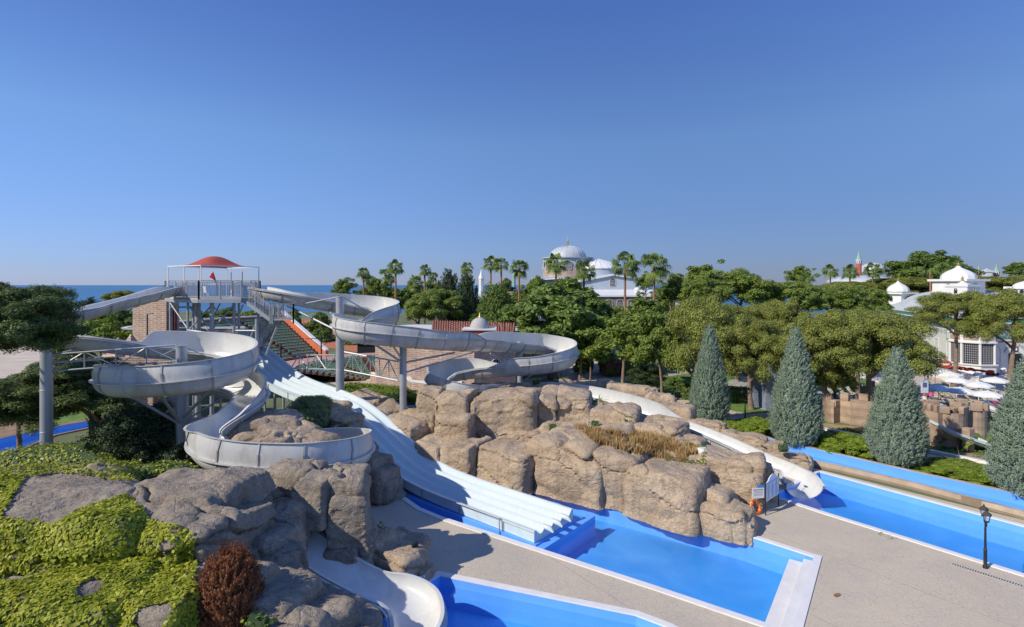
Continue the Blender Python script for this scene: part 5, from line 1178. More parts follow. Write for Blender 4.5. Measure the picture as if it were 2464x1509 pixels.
m = MB(); m.lathe((c.x, c.y, 8.0), [(1.12 * math.cos(t_), 1.25 * math.sin(t_)) for t_ in [k * math.pi / 20 for k in range(11)]], 20); dm = m.build('dome', CONC, rb, smooth=True)
m = MB(); m.lathe((c.x, c.y, 9.2), [(.05, 0), (.12, .1), (.03, .25), (.08, .35), (.01, .6)], 8); m.build('finial', GOLD, dm)
fa = (Z(1141, 61, 0) - Z(1240, 63.5, 0)); fn_ = Vector((fa.y, -fa.x, 0)).normalized(); fn_ = fn_ if fn_.y < 0 else -fn_
for x in (1154, 1193, 1222): gwin(rb, Z(x, 61 + (x - 1141) / 99 * 2.5, 2.6) - ro, 1.2, 1.9, fn_, bars=WHITEM)
# planter and low brick walls in front
def lowwall(label, pts, z0, z1, mat, cap=WHITEM, th=.35):
    t = thing('garden_wall', label, 'wall', pts[0]); o = Vector(pts[0]); t.location.z = 0; o.z = 0
    for i in range(len(pts) - 1):
        rwall(Vector(pts[i]) - o, Vector(pts[i + 1]) - o, z0, z1, z1, th, mat, cap, t, 'wall_section')
    return t
lowwall('brick wall with pale coping at the near edge of the lower green seats', [Z(893, 70, 0), Z(975, 66.5, 0)], -.2, 1.5, BRICK)
lowwall('brick planter wall of the gravel bed beside the rock column', [Z(975, 66.4, 0), Z(990, 62, 0), Z(1105, 58.5, 0), Z(1108, 62, 0)], -.2, 1.9, BRICK2)
sheet('gravel_bed', [tuple(Z(x, Y, 0))[:2] for x, Y in ((976, 66.6), (991, 62.2), (1104, 58.7), (1107, 61.6), (1000, 64.6))], [], 1.7, simple('white_gravel', (.55, .52, .47), .95, var=.25, vscale=6, bumps=.8))
lowwall('low tan brick wall under the far loop of the S-bend flume', [Z(1135, 57, 0), Z(1238, 57, 0)], -.2, .9, BRICK2)
# grey kiosk roof
t = thing('kiosk', 'small dark kiosk with sloping grey roof behind the S-bend flume', 'kiosk', Z(885, 95, 0))
m = MB(); m.box((0, 0, 1.6), (3.0, 2.4, 3.2)); m.build('wall', BLACK, t); m = MB(); m.add([(-2.4, -1.6, 2.9), (2.2, -1.6, 2.9), (1.6, 1.4, 5.0), (-.2, 1.4, 5.0)], [(0, 1, 2, 3), (3, 2, 1, 0)]); o = m.build('roof', CONC, t); sm_ = o.modifiers.new('s', 'SOLIDIFY'); sm_.thickness = .15

# ------------------------------------------------------------ domed hall
YH = 140.0; k_ = YH / F_PX
def zy(y, Y=YH): return CAM_H - (y - HY) / F_PX * Y
hall = thing('domed_hall', 'big domed hall with grey lead roofs and brick drum behind the palms', 'building', Z(1373, YH, 0)); HO = Vector(hall.location)
dome_c = Z(1366, YH, 0) - HO
m = MB(); m.lathe((dome_c.x, dome_c.y, 0), [(6.4, 0), (6.4, zy(643))], 24); m.build('brick_drum', BRICK2, hall)
m = MB(); m.lathe((dome_c.x, dome_c.y, 0), [(6.25, zy(643)), (6.1, zy(624)), (6.7, zy(622.5)), (6.7, zy(620.5)), (4.7, zy(619.5))], 32); m.build('grey_drum', GREYW, hall, smooth=False)
for k in range(14):
    a = 2 * math.pi * k / 14 + .12; f = Vector((math.cos(a), math.sin(a), 0)); gwin(hall, dome_c + f * 6.36 + Vector((0, 0, zy(650.5))), 1.7, 2.5, f, nb=4, th=.06)
m = MB(); rd = 4.75; m.lathe((dome_c.x, dome_c.y, zy(620)), [(rd * math.cos(t_), 3.05 * math.sin(t_)) for t_ in [k * math.pi / 28 for k in range(15)]], 36); dm = m.build('dome', LEAD, hall, smooth=True)
for k in range(18):
    a = 2 * math.pi * k / 18; m = MB() if k == 0 else m
    m.tube([(dome_c.x + (rd + .02) * math.cos(t_) * math.cos(a), dome_c.y + (rd + .02) * math.cos(t_) * math.sin(a), zy(620) + 3.07 * math.sin(t_)) for t_ in [q * math.pi / 20 for q in range(10)]], .05, 4)
m.build('dome_ribs', LEAD, dm)
m = MB(); m.lathe((dome_c.x, dome_c.y, zy(592)), [(.5, -.1), (.3, .2), (.12, .4), (.32, .8), (.1, 1.1), (.22, 1.4), (.06, 1.7), (.12, 1.9), (.01, 2.6)], 10); m.build('finial', GOLD, dm)
hc = Z(1437, YH - 2, 0) - HO
m = MB(); m.lathe((hc.x, hc.y, 0), [(6.2, 0), (6.2, zy(649))], 28); m.build('apse_wall', GREYW, hall, smooth=True)
m = MB(); m.lathe((hc.x, hc.y, 0), [(6.4, zy(648.5)), (6.3, zy(646)), (3.4, zy(632)), (.4, zy(624.5))], 24); m.build('apse_roof', WHITE, hall)
m = MB(); n_ = 24
for k in range(n_): a = 2 * math.pi * k / n_; m.tube([(hc.x + 6.35 * math.cos(a), hc.y + 6.35 * math.sin(a), zy(646.3)), (hc.x + 3.4 * math.cos(a), hc.y + 3.4 * math.sin(a), zy(631.7)), (hc.x + .5 * math.cos(a), hc.y + .5 * math.sin(a), zy(624.3))], .05, 4)
m.build('roof_seams', LEAD, hall)
Yg = 130.0
def gpt(x, y, dY=0): return Z(x, Yg + dY, zy(y, Yg)) - HO
m = MB(); pr_ = [gpt(1385, 814), gpt(1560, 814), gpt(1560, 677), gpt(1474, 664), gpt(1385, 681)]; bk = [p + Vector((0, 14, 0)) for p in pr_]
m.add(pr_ + bk, [(0, 1, 2, 3, 4), (5, 9, 8, 7, 6), (1, 6, 7, 2), (0, 4, 9, 5)]); m.build('gable_wall', GREYW, hall)
for (i, j) in ((2, 3), (3, 4)):
    a, b = pr_[i], pr_[j]; ou = Vector((0, -.5, .05)); m = MB(); m.add([a + ou, b + ou, b + Vector((0, 14, .05)), a + Vector((0, 14, .05)), a + ou + Vector((0, 0, .45)), b + ou + Vector((0, 0, .45)), b + Vector((0, 14, .5)), a + Vector((0, 14, .5))], [(4, 5, 6, 7)[::-1], (0, 1, 5, 4), (0, 4, 7, 3), (1, 2, 6, 5)]); m.build('gable_roof', WHITE, hall)
gwin(hall, gpt(1474, 689), 1.3, 2.0, (0, -1, 0), nb=3)
m = MB(); a, b = gpt(1300, 668, 6), gpt(1345, 668, 6); m.box((a + b) / 2 + Vector((0, 0, -7.3)), (9, 8, 15.0)); m.build('side_block', GREYW, hall)
m = MB(); m.add([gpt(1292, 674, 1), gpt(1350, 671, 0), gpt(1400, 676, 0), gpt(1330, 662, 8)], [(0, 1, 3), (1, 2, 3)]); m.build('side_roof', WHITE, hall)
Yl = 120.0
def lpt(x, y, dY=0): return Z(x, Yl + dY, zy(y, Yl)) - HO
m = MB(); a, b = lpt(1405, 0), lpt(1580, 0); m.prism([(a.x, a.y), (b.x, b.y), (b.x, b.y + 12), (a.x, a.y + 12)], 0, zy(711, Yl)); m.build('lower_wall', PURPW, hall)
m = MB(); a, b = lpt(1400, 711), lpt(1586, 711); c, d = lpt(1410, 698, 10), lpt(1570, 698, 10); m.add([a + Vector((0, -.4, .02)), b + Vector((0, -.4, .02)), d, c, a + Vector((0, -.4, -.3)), b + Vector((0, -.4, -.3))], [(0, 1, 2, 3), (4, 5, 1, 0)]); m.build('lower_roof', WHITE, hall)
m = MB(); q = lpt(1533, 702, 3); m.lathe(tuple(q), [(.5, -.3), (.5, .2), (.7, .25), (.6, .7), (.2, .95), (0, 1)], 12); m.build('roof_vent', WHITE, hall)
for k in range(6): gwin(hall, lpt(1440 + 26 * k, 745) + Vector((0, 0, 0)), 1.5, 2.3, (0, -1, 0), nb=4)
m = MB(); lq = gpt(1394, 702, -.3); lt = gpt(1390, 682, -.2)
for sx in (-.2, .2): m.bar(lq + Vector((sx, 0, 0)), lt + Vector((sx, 0, 0)), .06, .06)
for k in range(8): p = lq.lerp(lt, k / 8); m.bar(p - Vector((.2, 0, 0)), p + Vector((.2, 0, 0)), .04, .04)
m.build('ladder', STEEL, hall)
# brick wing left of hall
t, o = bldg('brick_annex', 'pinkish brick annex with small arched roof left of the magnolia tree', 'building', [Z(1218, 112, 0), Z(1262, 112, 0), Z(1262, 120, 0), Z(1218, 120, 0)], -.2, zy(703, 112), BRICK2)
m = MB(); a, b = Z(1236, 111.8, 0) - o, Z(1266, 111.8, 0) - o; m.prism([(a.x, a.y), (b.x, b.y), (b.x, b.y + 6), (a.x, a.y + 6)], zy(703, 112), zy(697, 112)); m.build('raised_wall', BRICK2, t)
t, o = bldg('white_outbuilding', 'low white building seen between the trees right of the hall', 'building', [Z(1585, 135, 0), Z(1665, 135, 0), Z(1665, 142, 0), Z(1585, 142, 0)], -.2, zy(713, 135), WHITE)

# ------------------------------------------------------------ minarets and far towers
def minaret(label, x, Y, ybot, yneck, ytop, wpx, shaft, cone, cap=WHITE, n=8, band=None, name='minaret'):
    t = thing(name, label, 'minaret', Z(x, Y, 0), 0, 'slender towers on the skyline'); r = wpx / F_PX * Y / 2; zn, zt = zy(yneck, Y), zy(ytop, Y)
    m = MB(); m.lathe((0, 0, 0), [(r, 0), (r * .95, zn)], n); m.build('shaft', shaft, t)
    if band:
        m = MB(); m.lathe((0, 0, 0), [(r * .97, zy(band, Y)), (r * 1.05, zy(band, Y) + .05), (r * 1.05, zn), (r * 1.2, zn + .02), (r * 1.2, zn + .25)], n); m.build('gallery', cap, t)
        for k in range(n):
            a = 2 * math.pi * (k + .5) / n; f = Vector((math.cos(a), math.sin(a), 0)); gwin(t, f * r * .98 + Vector((0, 0, zy(band, Y) + (zn - zy(band, Y)) * .25)), r * .4, (zn - zy(band, Y)) * .55, f, bars=None, th=.04)
    m = MB(); m.lathe((0, 0, 0), [(r * 1.15, zn + .05), (r * 1.05, zn + .2), (r * .45, zn + (zt - zn) * .5), (r * .08, zt - .3), (0, zt)], n); m.build('spire', cone, t)
    m = MB(); m.lathe((0, 0, zt - .3), [(.02, 0), (.12, .2), (.03, .4), (.01, .8)], 6); m.build('finial', GOLD, t); return t
minaret('white pointed minaret left of the three palms', 1158, 118, 715, 671, 645, 12.5, WHITE, WHITE)
minaret('pale green small minaret tip between two palms', 1237, 190, 675, 663, 652, 8, GREENC, GREENC)
minaret('red minaret with white gallery and green spire beside the distant low dome', 2066.5, 210, 662, 627, 603, 12.5, REDT, GREENC, WHITE, band=634)
minaret('left one of the two small red minarets far behind the pavilion', 2354.5, 260, 680, 657, 638, 10.5, REDT, GREENC, WHITE, band=663)
minaret('right one of the two small red minarets far behind the pavilion', 2397.5, 260, 680, 655, 636, 11.5, REDT, GREENC, WHITE, band=661)
t, o = bldg('white_kiosk_tower', 'small square white tower between the two distant red minarets', 'building', [Z(2363, 258, 0), Z(2386, 258, 0), Z(2386, 263, 0), Z(2363, 263, 0)], 0, zy(655, 258), WHITE)
m = MB(); c = (Z(2374.5, 260.5, 0) - o); m.lathe((c.x, c.y, 0), [(3.9, zy(655, 258)), (3.4, zy(653, 258)), (.8, zy(648, 258)), (.2, zy(646, 258)), (0, zy(643, 258))], 4, ph=math.pi / 4); m.build('roof', LEAD, t)
t = thing('low_dome_building', 'far white building with a low dome and a curved roof beside the red minaret', 'building', Z(2100, 215, 0))
m = MB(); m.box((0, 0, zy(684, 215) / 2 + .5), (13, 8, zy(674, 215))); m.build('wall', WHITE, t); m = MB(); m.lathe((0, 0, zy(654, 215)), [(4.9, -1), (4.9, 0)] + [(4.9 * math.cos(a), 3.6 * math.sin(a)) for a in [k * math.pi / 20 for k in range(11)]], 24); m.build('dome', LEAD, t, smooth=True)
m = MB(); m.lathe((-7, -3, 0), [(11.5, 14.0)] + [(11.5 * math.cos(a), 14.2 + 2.6 * math.sin(a)) for a in [k * math.pi / 20 for k in range(11)]], 28); m.build('curved_roof', LEAD, t, smooth=True)
# cream gothic house
t, o = bldg('cream_house', 'cream building with pointed-arch windows under the white minaret', 'building', [Z(1131, 112, 0), Z(1200, 112, 0), Z(1200, 122, 0), Z(1131, 122, 0)], -.2, zy(721, 112), CREAM)
m = MB(); a, b = Z(1127, 111, 0) - o, Z(1203, 111, 0) - o; m.add([(a.x, a.y, zy(721, 112)), (b.x, b.y, zy(721, 112)), (b.x - 1, b.y + 8, zy(705, 112)), (a.x + 1, a.y + 8, zy(705, 112)), (a.x, a.y, zy(724, 112)), (b.x, b.y, zy(724, 112))], [(0, 1, 2, 3), (4, 5, 1, 0)]); m.build('roof', LEAD, t)
for x in (1143, 1157, 1171): gwin(t, Z(x, 111.95, zy(746, 112)) - o, .8, 1.5, (0, -1, 0), bars=WHITE, nb=1)
# ------------------------------------------------------------ trees
# right-hand stone pines
PG = 'stone pines of the park'
tree('stone_pine', 'wide olive-green stone pine behind the leftmost blue cypress', 'pinet', 1690, 0, 60, 702, 235, 0, 900, .30, group=PG, tx=1668)
tree('stone_pine', 'stone pine with a bare reddish trunk between the two left blue cypresses', 'pinet', 1812, 0, 56.5, 758, 170, 1, 912, .26, group=PG, tx=1808)
tree('stone_pine', 'large stone pine right behind the second blue cypress', 'pinet', 1975, 0, 52, 738, 215, 2, 905, .27, group=PG, tx=1989)
tree('stone_pine', 'stone pine leaning over the castle wall left of the third blue cypress', 'pinet', 2120, 0, 50, 742, 225, 3, 900, .33, group=PG, tx=2095)
tree('stone_pine', 'stone pine with forked grey trunk in front of the pavilion windows', 'pinet', 2300, 0, 65, 697, 185, 1, 795, .30, group=PG, tx=2293)
tree('stone_pine', 'stone pine at the right edge in front of the pavilion door', 'pinet', 2420, 0, 61, 690, 175, 0, 828, .30, group=PG, tx=2428)
tree('stone_pine', 'small stone pine crown low behind the second blue cypress', 'pinet', 2010, 0, 52.5, 862, 90, 2, 942, .18, group=PG, tx=2012, ground=0)
tree('stone_pine', 'dense stone pine in the middle row above the white chute', 'pinet', 1775, 0, 74, 726, 240, 3, 850, .3, group=PG)
tree('stone_pine', 'bright green tufted pine rising above the middle of the park', 'pineg', 1775, 0, 92, 644, 200, 0, 740, .3, group=PG)
tree('stone_pine', 'green pine left of the bright tufted one beside the feathery tree', 'pineg', 1690, 0, 88, 662, 130, 1, 740, .3, group=PG)
tree('stone_pine', 'green pine in the far row right of the bright tufted one', 'pineg', 1915, 0, 88, 676, 150, 2, 752, .3, group=PG)
tree('stone_pine', 'green pine in the far row behind the second blue cypress', 'pineg', 2010, 0, 90, 684, 150, 0, 755, .3, group=PG)
tree('stone_pine', 'pine of the far row just left of the small white cupola', 'pineg', 2085, 0, 95, 690, 120, 1, 752, .3, group=PG)
tree('stone_pine', 'broad dark green pine below the distant red minaret', 'pine', 2050, 0, 125, 676, 150, 2, 722, .4, group=PG)
tree('stone_pine', 'broad pine canopy right behind the small cupola', 'pine', 2205, 0, 118, 664, 150, 3, 712, .4, group=PG)
tree('stone_pine', 'far pine canopy between the two cupolas and the tall green tree', 'pine', 2140, 0, 130, 668, 110, 0, 705, .4, group=PG)
tree('stone_pine', 'far pine canopy right of the large cupola', 'pine', 2395, 0, 125, 664, 130, 1, 712, .4, group=PG)
tree('stone_pine', 'far pine canopy cut by the right edge of the picture', 'pine', 2470, 0, 135, 660, 90, 2, 705, .4, group=PG)
tree('stone_pine', 'olive stone pine below the far row between cypress one and two', 'pinet', 1870, 0, 64, 716, 150, 3, 830, .25, group=PG)
tree('stone_pine', 'stone pine behind the fork between second and third blue cypress', 'pinet', 2065, 0, 62, 738, 130, 1, 850, .25, group=PG)
tree('leafy_tree', 'tall dense green tree on the skyline behind the two cupolas', 'big', 2240, 0, 120, 600, 150, 0, 690, .5)
tree('leafy_tree', 'far green tree top at the upper right edge', 'big', 2455, 0, 150, 630, 60, 1, 672, .4)
tree('leafy_tree', 'feathery tree with open crown on the skyline left of the pines', 'light', 1680, 0, 95, 624, 115, 0, 715, .3)
tree('leafy_tree', 'feathery tree left part beside the white outbuilding', 'light', 1622, 0, 92, 655, 80, 1, 735, .25)
tree('leafy_tree', 'yellowish thin tree on the skyline behind the far pines', 'light', 1925, 0, 130, 638, 75, 2, 690, .3)
tree('leafy_tree', 'small greenish tree between the hall and the far palm', 'light', 1553, 0, 115, 652, 50, 0, 700, .2)
tree('leafy_tree', 'pale tree behind the tall palm at the hall corner', 'light', 1595, 0, 100, 690, 70, 2, 770, .2)
# centre
tree('magnolia_tree', 'big dark glossy-leaved tree in front of the domed hall', 'magnolia', 1335, 0, 76, 668, 225, 0, 838, .35)
tree('magnolia_tree', 'glossy tree lower right part beside the flume loop', 'magnolia', 1395, 0, 74, 745, 110, 1, 868, .2)
tree('leafy_tree', 'bright green leafy dome of creeper behind the glossy tree', 'shrub', 1283, 0, 90, 662, 70, 0, 730, .2)
tree('leafy_tree', 'bright green leafy top right behind the glossy tree', 'shrub', 1367, 0, 90, 663, 60, 1, 720, .2)
tree('leafy_tree', 'slim-leaved light tree with dark trunk left of the lawn', 'light', 1492, 0, 66, 735, 170, 1, 865, .24, tx=1497)
tree('leafy_tree', 'slim-leaved light tree with leaning trunk over the lawn', 'light', 1570, 0, 62, 745, 150, 2, 880, .2, tx=1568)
tree('leafy_tree', 'light tree with two crossing trunks beside the big dark bush', 'light', 1590, 0, 60, 770, 100, 0, 880, .18, tx=1592)
tree('leafy_tree', 'light green tree behind the lawn in front of the purple wall', 'light', 1445, 0, 80, 718, 130, 2, 830, .2)
tree('leafy_tree', 'light green tree in front of the right part of the purple wall', 'light', 1545, 0, 84, 700, 130, 0, 810, .2)
tree('leafy_tree', 'yellow-green young tree at the left of the lawn', 'shrub', 1420, 0, 72, 820, 90, 2, 870, .12)
tree('cypress', 'broad dark green cypress left of the glossy tree', 'cypg', 1192, 0, 92, 676, 82, 0, 785, .2)
tree('cypress', 'tall dark cypress with a palm top behind it', 'cyp', 1124, 0, 105, 650, 58, 0, 800, .2)
tree('cypress', 'shorter dark cypress left of the tall one', 'cyp', 1080, 0, 108, 644, 64, 1, 790, .2)
tree('cypress', 'dark conifer behind the umbrella pine', 'cyp', 1108, 0, 100, 690, 60, 2, 800, .2)
tree('stone_pine', 'rounded umbrella pine behind the S-bend flume', 'pineg', 1050, 0, 96, 694, 150, 2, 770, .4, tx=1058)
tree('stone_pine', 'smaller rounded pine left of the umbrella pine', 'pineg', 1010, 0, 98, 710, 80, 1, 775, .3)
tree('leafy_tree', 'yellowish round tree above the white curve of the flume', 'light', 825, 0, 100, 665, 66, 1, 715, .2)
tree('leafy_tree', 'loose olive tree below the small palms', 'light', 905, 0, 120, 668, 70, 2, 722, .2)
for i, (x, yt, wd, Y, lb) in enumerate(((880, 692, 80, 130, 'low green tree line right of the yellowish tree'), (950, 690, 80, 128, 'low green tree behind the tall palm'), (1000, 682, 80, 126, 'low green tree under the palm pair'), (1045, 672, 60, 124, 'low green tree left of the dark cypresses'), (1160, 735, 60, 95, 'low green tree at the foot of the white minaret'), (1230, 700, 60, 100, 'green tree behind the pink brick annex'), (1215, 668, 50, 125, 'green tree under the three palms'))):
    tree('leafy_tree', lb, 'broad', x, 0, Y, yt, wd, i % 3, yt + 62, .2, group='background trees')
for i, (x, yt, wd, Y, lb) in enumerate(((1215, 752, 90, 88, 'green shrubbery between cypress and brick building'), (775, 785, 70, 125, 'green bush beside the red tennis court'), (850, 806, 60, 118, 'green bush right of the tall grey column'), (700, 742, 60, 125, 'green bush beyond the theatre wall'), (770, 748, 60, 135, 'dark tree behind the steel column'))):
    tree('leafy_tree', lb, 'broad', x, 0, Y, yt, wd, i % 3, yt + 70, .15, group='background trees')
for i, (x, yt, wd, Y) in enumerate(((490, 742, 60, 120), (545, 738, 70, 118), (600, 742, 70, 118), (650, 735, 60, 125))):
    tree('oleander_bush', ('leafy', 'pink-tinged', 'tall', 'dark')[i] + ' hedge bush seen under the tower platform, ' + ('first', 'second', 'third', 'fourth')[i] + ' from the left', 'shrub' if i != 1 else 'broad', x, 0, Y, yt, wd, i % 3, yt + 50, .1, group='bushes behind the theatre')
# left
tree('stone_pine', 'dense dark pine crown cut by the left edge over the first column', 'pinem', 35, 0, 27, 672, 285, 0, 862, .3, tx=-160, group='pines left of the flume', depth=.9)
tree('stone_pine', 'lower pine with thick ivy-covered forked trunk behind the first column', 'pinem', 165, 0, 37, 858, 320, 1, 1020, .30, tx=235, group='pines left of the flume')
tree('stone_pine', 'left part pine bough above the blue channel', 'pinem', 45, 0, 39, 900, 190, 2, 1025, .2, group='pines left of the flume')
tree('stone_pine', 'far pine behind the descending left flume', 'pinet', 295, 0, 95, 697, 90, 1, 745, .3, group='pines left of the flume')
tree('stone_pine', 'dark feathery pine top in front of the sea at left', 'cyp', 217, 0, 80, 713, 60, 1, 800, .2, group='pines left of the flume')
for i, (x, yt, wd, Y, yb, lb) in enumerate(((225, 745, 120, 70, 830, 'green broadleaf tree under the descending left flume'), (290, 735, 90, 76, 830, 'green tree left of the brick tower'), (250, 770, 120, 62, 850, 'yellow-green tree left of the small pointed roofs'), (170, 800, 90, 60, 870, 'green tree behind the first column'), (395, 690, 60, 150, 720, 'small tree top behind the left flume start'), (320, 745, 60, 90, 800, 'dull green tree right beside the brick tower'))):
    tree('leafy_tree', lb, 'broad' if i % 2 else 'shrub', x, 0, Y, yt, wd, i % 3, yb, .15, group='trees left of the theatre')
tree('conifer_bush', 'big blackish-green bush in front of the second column', 'dark', 325, 0, 32.0, 962, 215, 0, 1160, .2, cat='bush')
tree('conifer_bush', 'dark bush right of the blackish-green one under the flume', 'sdark', 440, 0, 29, 1060, 90, 1, 1150, .1, cat='bush')
tree('rust_bush', 'dried rust-brown cypress bush in the lower left', 'rust', 553, 0, 16.2, 1308, 150, 0, 1600, .1, cat='bush', ground=0)
# blue cypresses
BG = 'blue-grey cypresses along the channel'
tree('blue_cypress', 'leftmost blue-grey cypress beside the lawn', 'blue', 1708, 0, 50.5, 777, 92, 0, 1018, .2, group=BG)
tree('blue_cypress', 'second blue-grey cypress, the widest in full view', 'blue', 1915, 0, 43.5, 782, 116, 1, 1078, .2, group=BG)
tree('blue_cypress', 'third blue-grey cypress with a small brown patch', 'blue', 2158, 0, 38.8, 832, 126, 2, 1124, .2, group=BG)
tree('blue_cypress', 'blue-grey cypress cut by the right edge of the picture', 'blue', 2480, 0, 33.0, 838, 168, 3, 1208, .2, group=BG)
# junipers
JG = 'low clipped junipers along the channel'
for x, yt, wd, Y, yb, lb in ((1822, 1003, 92, 46.5, 1052, 'dome-shaped juniper between first and second blue cypress'), (1765, 1012, 74, 47.5, 1042, 'flat juniper right of the first blue cypress'), (2045, 1046, 150, 42, 1102, 'large juniper between second and third blue cypress'), (1982, 1060, 60, 42.6, 1090, 'small juniper at the right foot of the second blue cypress'), (2315, 1112, 165, 37.2, 1168, 'wide juniper left of the cut-off cypress'), (2220, 1118, 70, 37.8, 1150, 'small juniper at the right foot of the third cypress'), (2095, 1078, 50, 40.3, 1110, 'little bright juniper left of the third cypress'), (1665, 990, 60, 50.5, 1015, 'small juniper at the left foot of the first blue cypress')):
    tree('juniper', lb, 'juniper', x, 0, Y, yt, wd, int(x) % 2, yb, .05, group=JG, cat='shrub')
# palms
def palm(label, x, Y, ytop, wd, v, ybot=None, lean=0.0):
    t = thing('palm', label, 'palm tree', Z(x, Y, 0), 0, 'tall fan palms'); rr = wd / F_PX * Y / 2 * 1.22; zt = zy(ytop, Y); zc = zt - rr * .95
    m = MB(); r0 = .19; m.tube([(lean, 0, 0), (lean * .6, 0, zc * .4), (0, 0, zc * .9), (0, 0, zc)], [r0 * 1.3, r0, r0 * .9, r0 * 1.2], 8); m.build('trunk', PBARK, t, smooth=True)
    c = bpy.data.objects.new('crown', crown('palm', v)); link(c, t); c.location = (0, 0, zc); c.scale = (rr,) * 3; c.rotation_euler = (0, 0, x)
    return t
for i, a in enumerate((('palm standing alone left of the small palm group', 875, 105, 640, 34), ('tallest palm left of the cypresses', 952, 100, 622, 38), ('short palm left of the palm cluster', 895, 130, 662, 26), ('upper palm of the small cluster', 927, 120, 643, 30), ('right palm of the small cluster', 941, 128, 660, 26), ('palm with dark trunk between cluster and cypresses', 1022, 110, 634, 30), ('short wide palm left of the dark-trunk palm', 1000, 112, 658, 40), ('slim small palm left of the dark cypress', 1042, 125, 652, 24),
   ('palm head showing above the tall dark cypress', 1124, 112, 626, 34), ('left palm of the three by the minaret', 1181, 108, 612, 38), ('middle palm of the three by the minaret', 1206, 104, 617, 36), ('right palm of the three by the minaret', 1249, 98, 620, 46), ('palm in front of the left side of the dome', 1338, 92, 603, 54), ('palm in front of the half-dome roof', 1405, 88, 622, 54), ('big palm with long reddish trunk right of the dome', 1504, 82, 601, 66), ('palm right of the big one with drooping fronds', 1574, 88, 601, 68),
   ('far palm left of the red minaret', 1998, 140, 632, 34), ('far palm touching the red minaret', 2045, 130, 634, 36), ('far palm right of the red minaret before the low dome', 2100, 128, 629, 40), ('far palm right of the low dome', 2147, 128, 622, 42), ('palm in front of the tall dense tree, left', 2239, 108, 620, 46), ('palm in front of the tall dense tree, right', 2290, 112, 619, 46), ('short palm above the far pines', 1940, 125, 650, 36))):
    palm(*a, i % 4)
# ground cover and small plants
def plant_bunch(name, label, p, n, L, wdt, mat, seed, spread=.6, cat='plant', el=(.5, 1.4), group=None, blade=4):
    rng = np.random.default_rng(seed); V = []; F = []
    for i in range(n):
        a = rng.uniform(0, 2 * np.pi); e_ = rng.uniform(*el); b0 = np.array([rng.normal() * spread * .3, rng.normal() * spread * .3, 0]); l = L * rng.uniform(.6, 1.1); sd = np.array([-math.sin(a), math.cos(a), 0]) * wdt
        prev = None
        for k in range(blade + 1):
            u = k / blade; ee = e_ - u * .9; q = b0 + l * u * np.array([math.cos(a) * math.cos(ee), math.sin(a) * math.cos(ee), math.sin(ee)]) ; wf = math.sin(math.pi * min(.98, .15 + u * .85))
            V += [q - sd * wf, q + sd * wf]
            if k: j = len(V); F.append((j - 4, j - 3, j - 1, j - 2))
    o = bpy.data.objects.new(name, np_mesh(name, np.array(V), np.array(F), mat)); link(o); o.location = p; return tag(o, label, cat, group)
plant_bunch('yucca', 'spiky yucca on top of the cliff beside the white chute', Z(1440, 42.4, zy(972, 42.4)), 90, 1.1, .035, L_LIGHT, 3, .2, el=(-.2, 1.5))
for i, (x, y, Y, L, lb) in enumerate(((1325, 905, 50.5, 1.9, 'dark spiky yucca clump behind the cliff at left'), (1352, 908, 50.3, 1.6, 'dark spiky yucca clump behind the cliff, middle'), (1298, 912, 50.6, 1.5, 'small dark spiky clump beside the far steel column'))):
    plant_bunch('yucca', lb, Z(x, Y, zy(y, Y) - .6), 110, L, .05, L_DARK, 20 + i, .5, el=(.1, 1.5))
for i, (x, y, Y, L, lb) in enumerate(((2275, 1080, 44.0, 2.6, 'banana plant left of the brick pillar of the kiddie slide'), (2375, 1095, 42.5, 3.0, 'banana plant right of the brick pillar'), (2215, 1070, 45.5, 1.8, 'low banana plant at the castle foot'), (925, 965, 58, 2.2, 'dark banana plant beside the mid blue pool'), (945, 960, 58.5, 2.0, 'banana plant touching the rock column'))):
    plant_bunch('banana_plant', lb, Z(x, Y, 0), 16, L, .22, L_SHRUB if Y < 50 else L_BROAD, 40 + i, .5, el=(.9, 1.5))
def hedge(name, label, a, b, w_, h_, mat, seed, dens=260, size=.10, cat='hedge'):
    a, b = Vector(a), Vector(b); rng = np.random.default_rng(seed); L = (b - a).length; n = int(L * (w_ + 2 * h_) * dens); d = np.array((b - a).normalized()); s = np.array([-d[1], d[0], 0])
    u = rng.uniform(0, L, n); q = rng.uniform(-h_, w_ + h_, n); ct = np.where(q < 0, -w_ / 2, np.where(q > w_, w_ / 2, q - w_ / 2)); cz = np.where(q < 0, -q, np.where(q > w_, q - w_, h_)); cz = np.where(q < 0, h_ + q, np.where(q > w_, h_ - (q - w_), h_))
    nn = np.where(q[:, None] < 0, -s[None], np.where(q[:, None] > w_, s[None], np.array([[0, 0, 1.0]])))
    C = np.array(a)[None] * 0 + d[None] * u[:, None] + s[None] * ct[:, None] + np.array([0, 0, 1.0])[None] * cz[:, None] + rng.normal(size=(n, 3)) * .07
    V, Fc = leaf_quads(C, unit(nn + rng.normal(size=(n, 3)) * .6 + [0, 0, .3]), size, rng, 1.5)
    t = thing(name, label, cat, a, 0); o = bpy.data.objects.new('foliage', np_mesh('foliage', V, Fc, mat)); link(o, t)
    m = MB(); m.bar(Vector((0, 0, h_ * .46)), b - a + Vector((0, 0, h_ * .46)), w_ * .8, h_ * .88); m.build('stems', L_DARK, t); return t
hedge('hedge', 'back clipped yellow-green hedge along the brick wall below the truss', Z(835, 66, 0), Z(1030, 61.5, 0), 1.2, 1.0, L_SHRUB, 1)
hedge('hedge', 'front clipped hedge beside the mid blue pool', Z(870, 63, 0), Z(1028, 58.8, 0), 1.0, .8, L_SHRUB, 2)
hedge('hedge', 'short light hedge inside the lower right bend of the flume', Z(1110, 50.5, 0.5), Z(1140, 50.5, 0.5), 1.6, 2.2, L_SHRUB, 3)
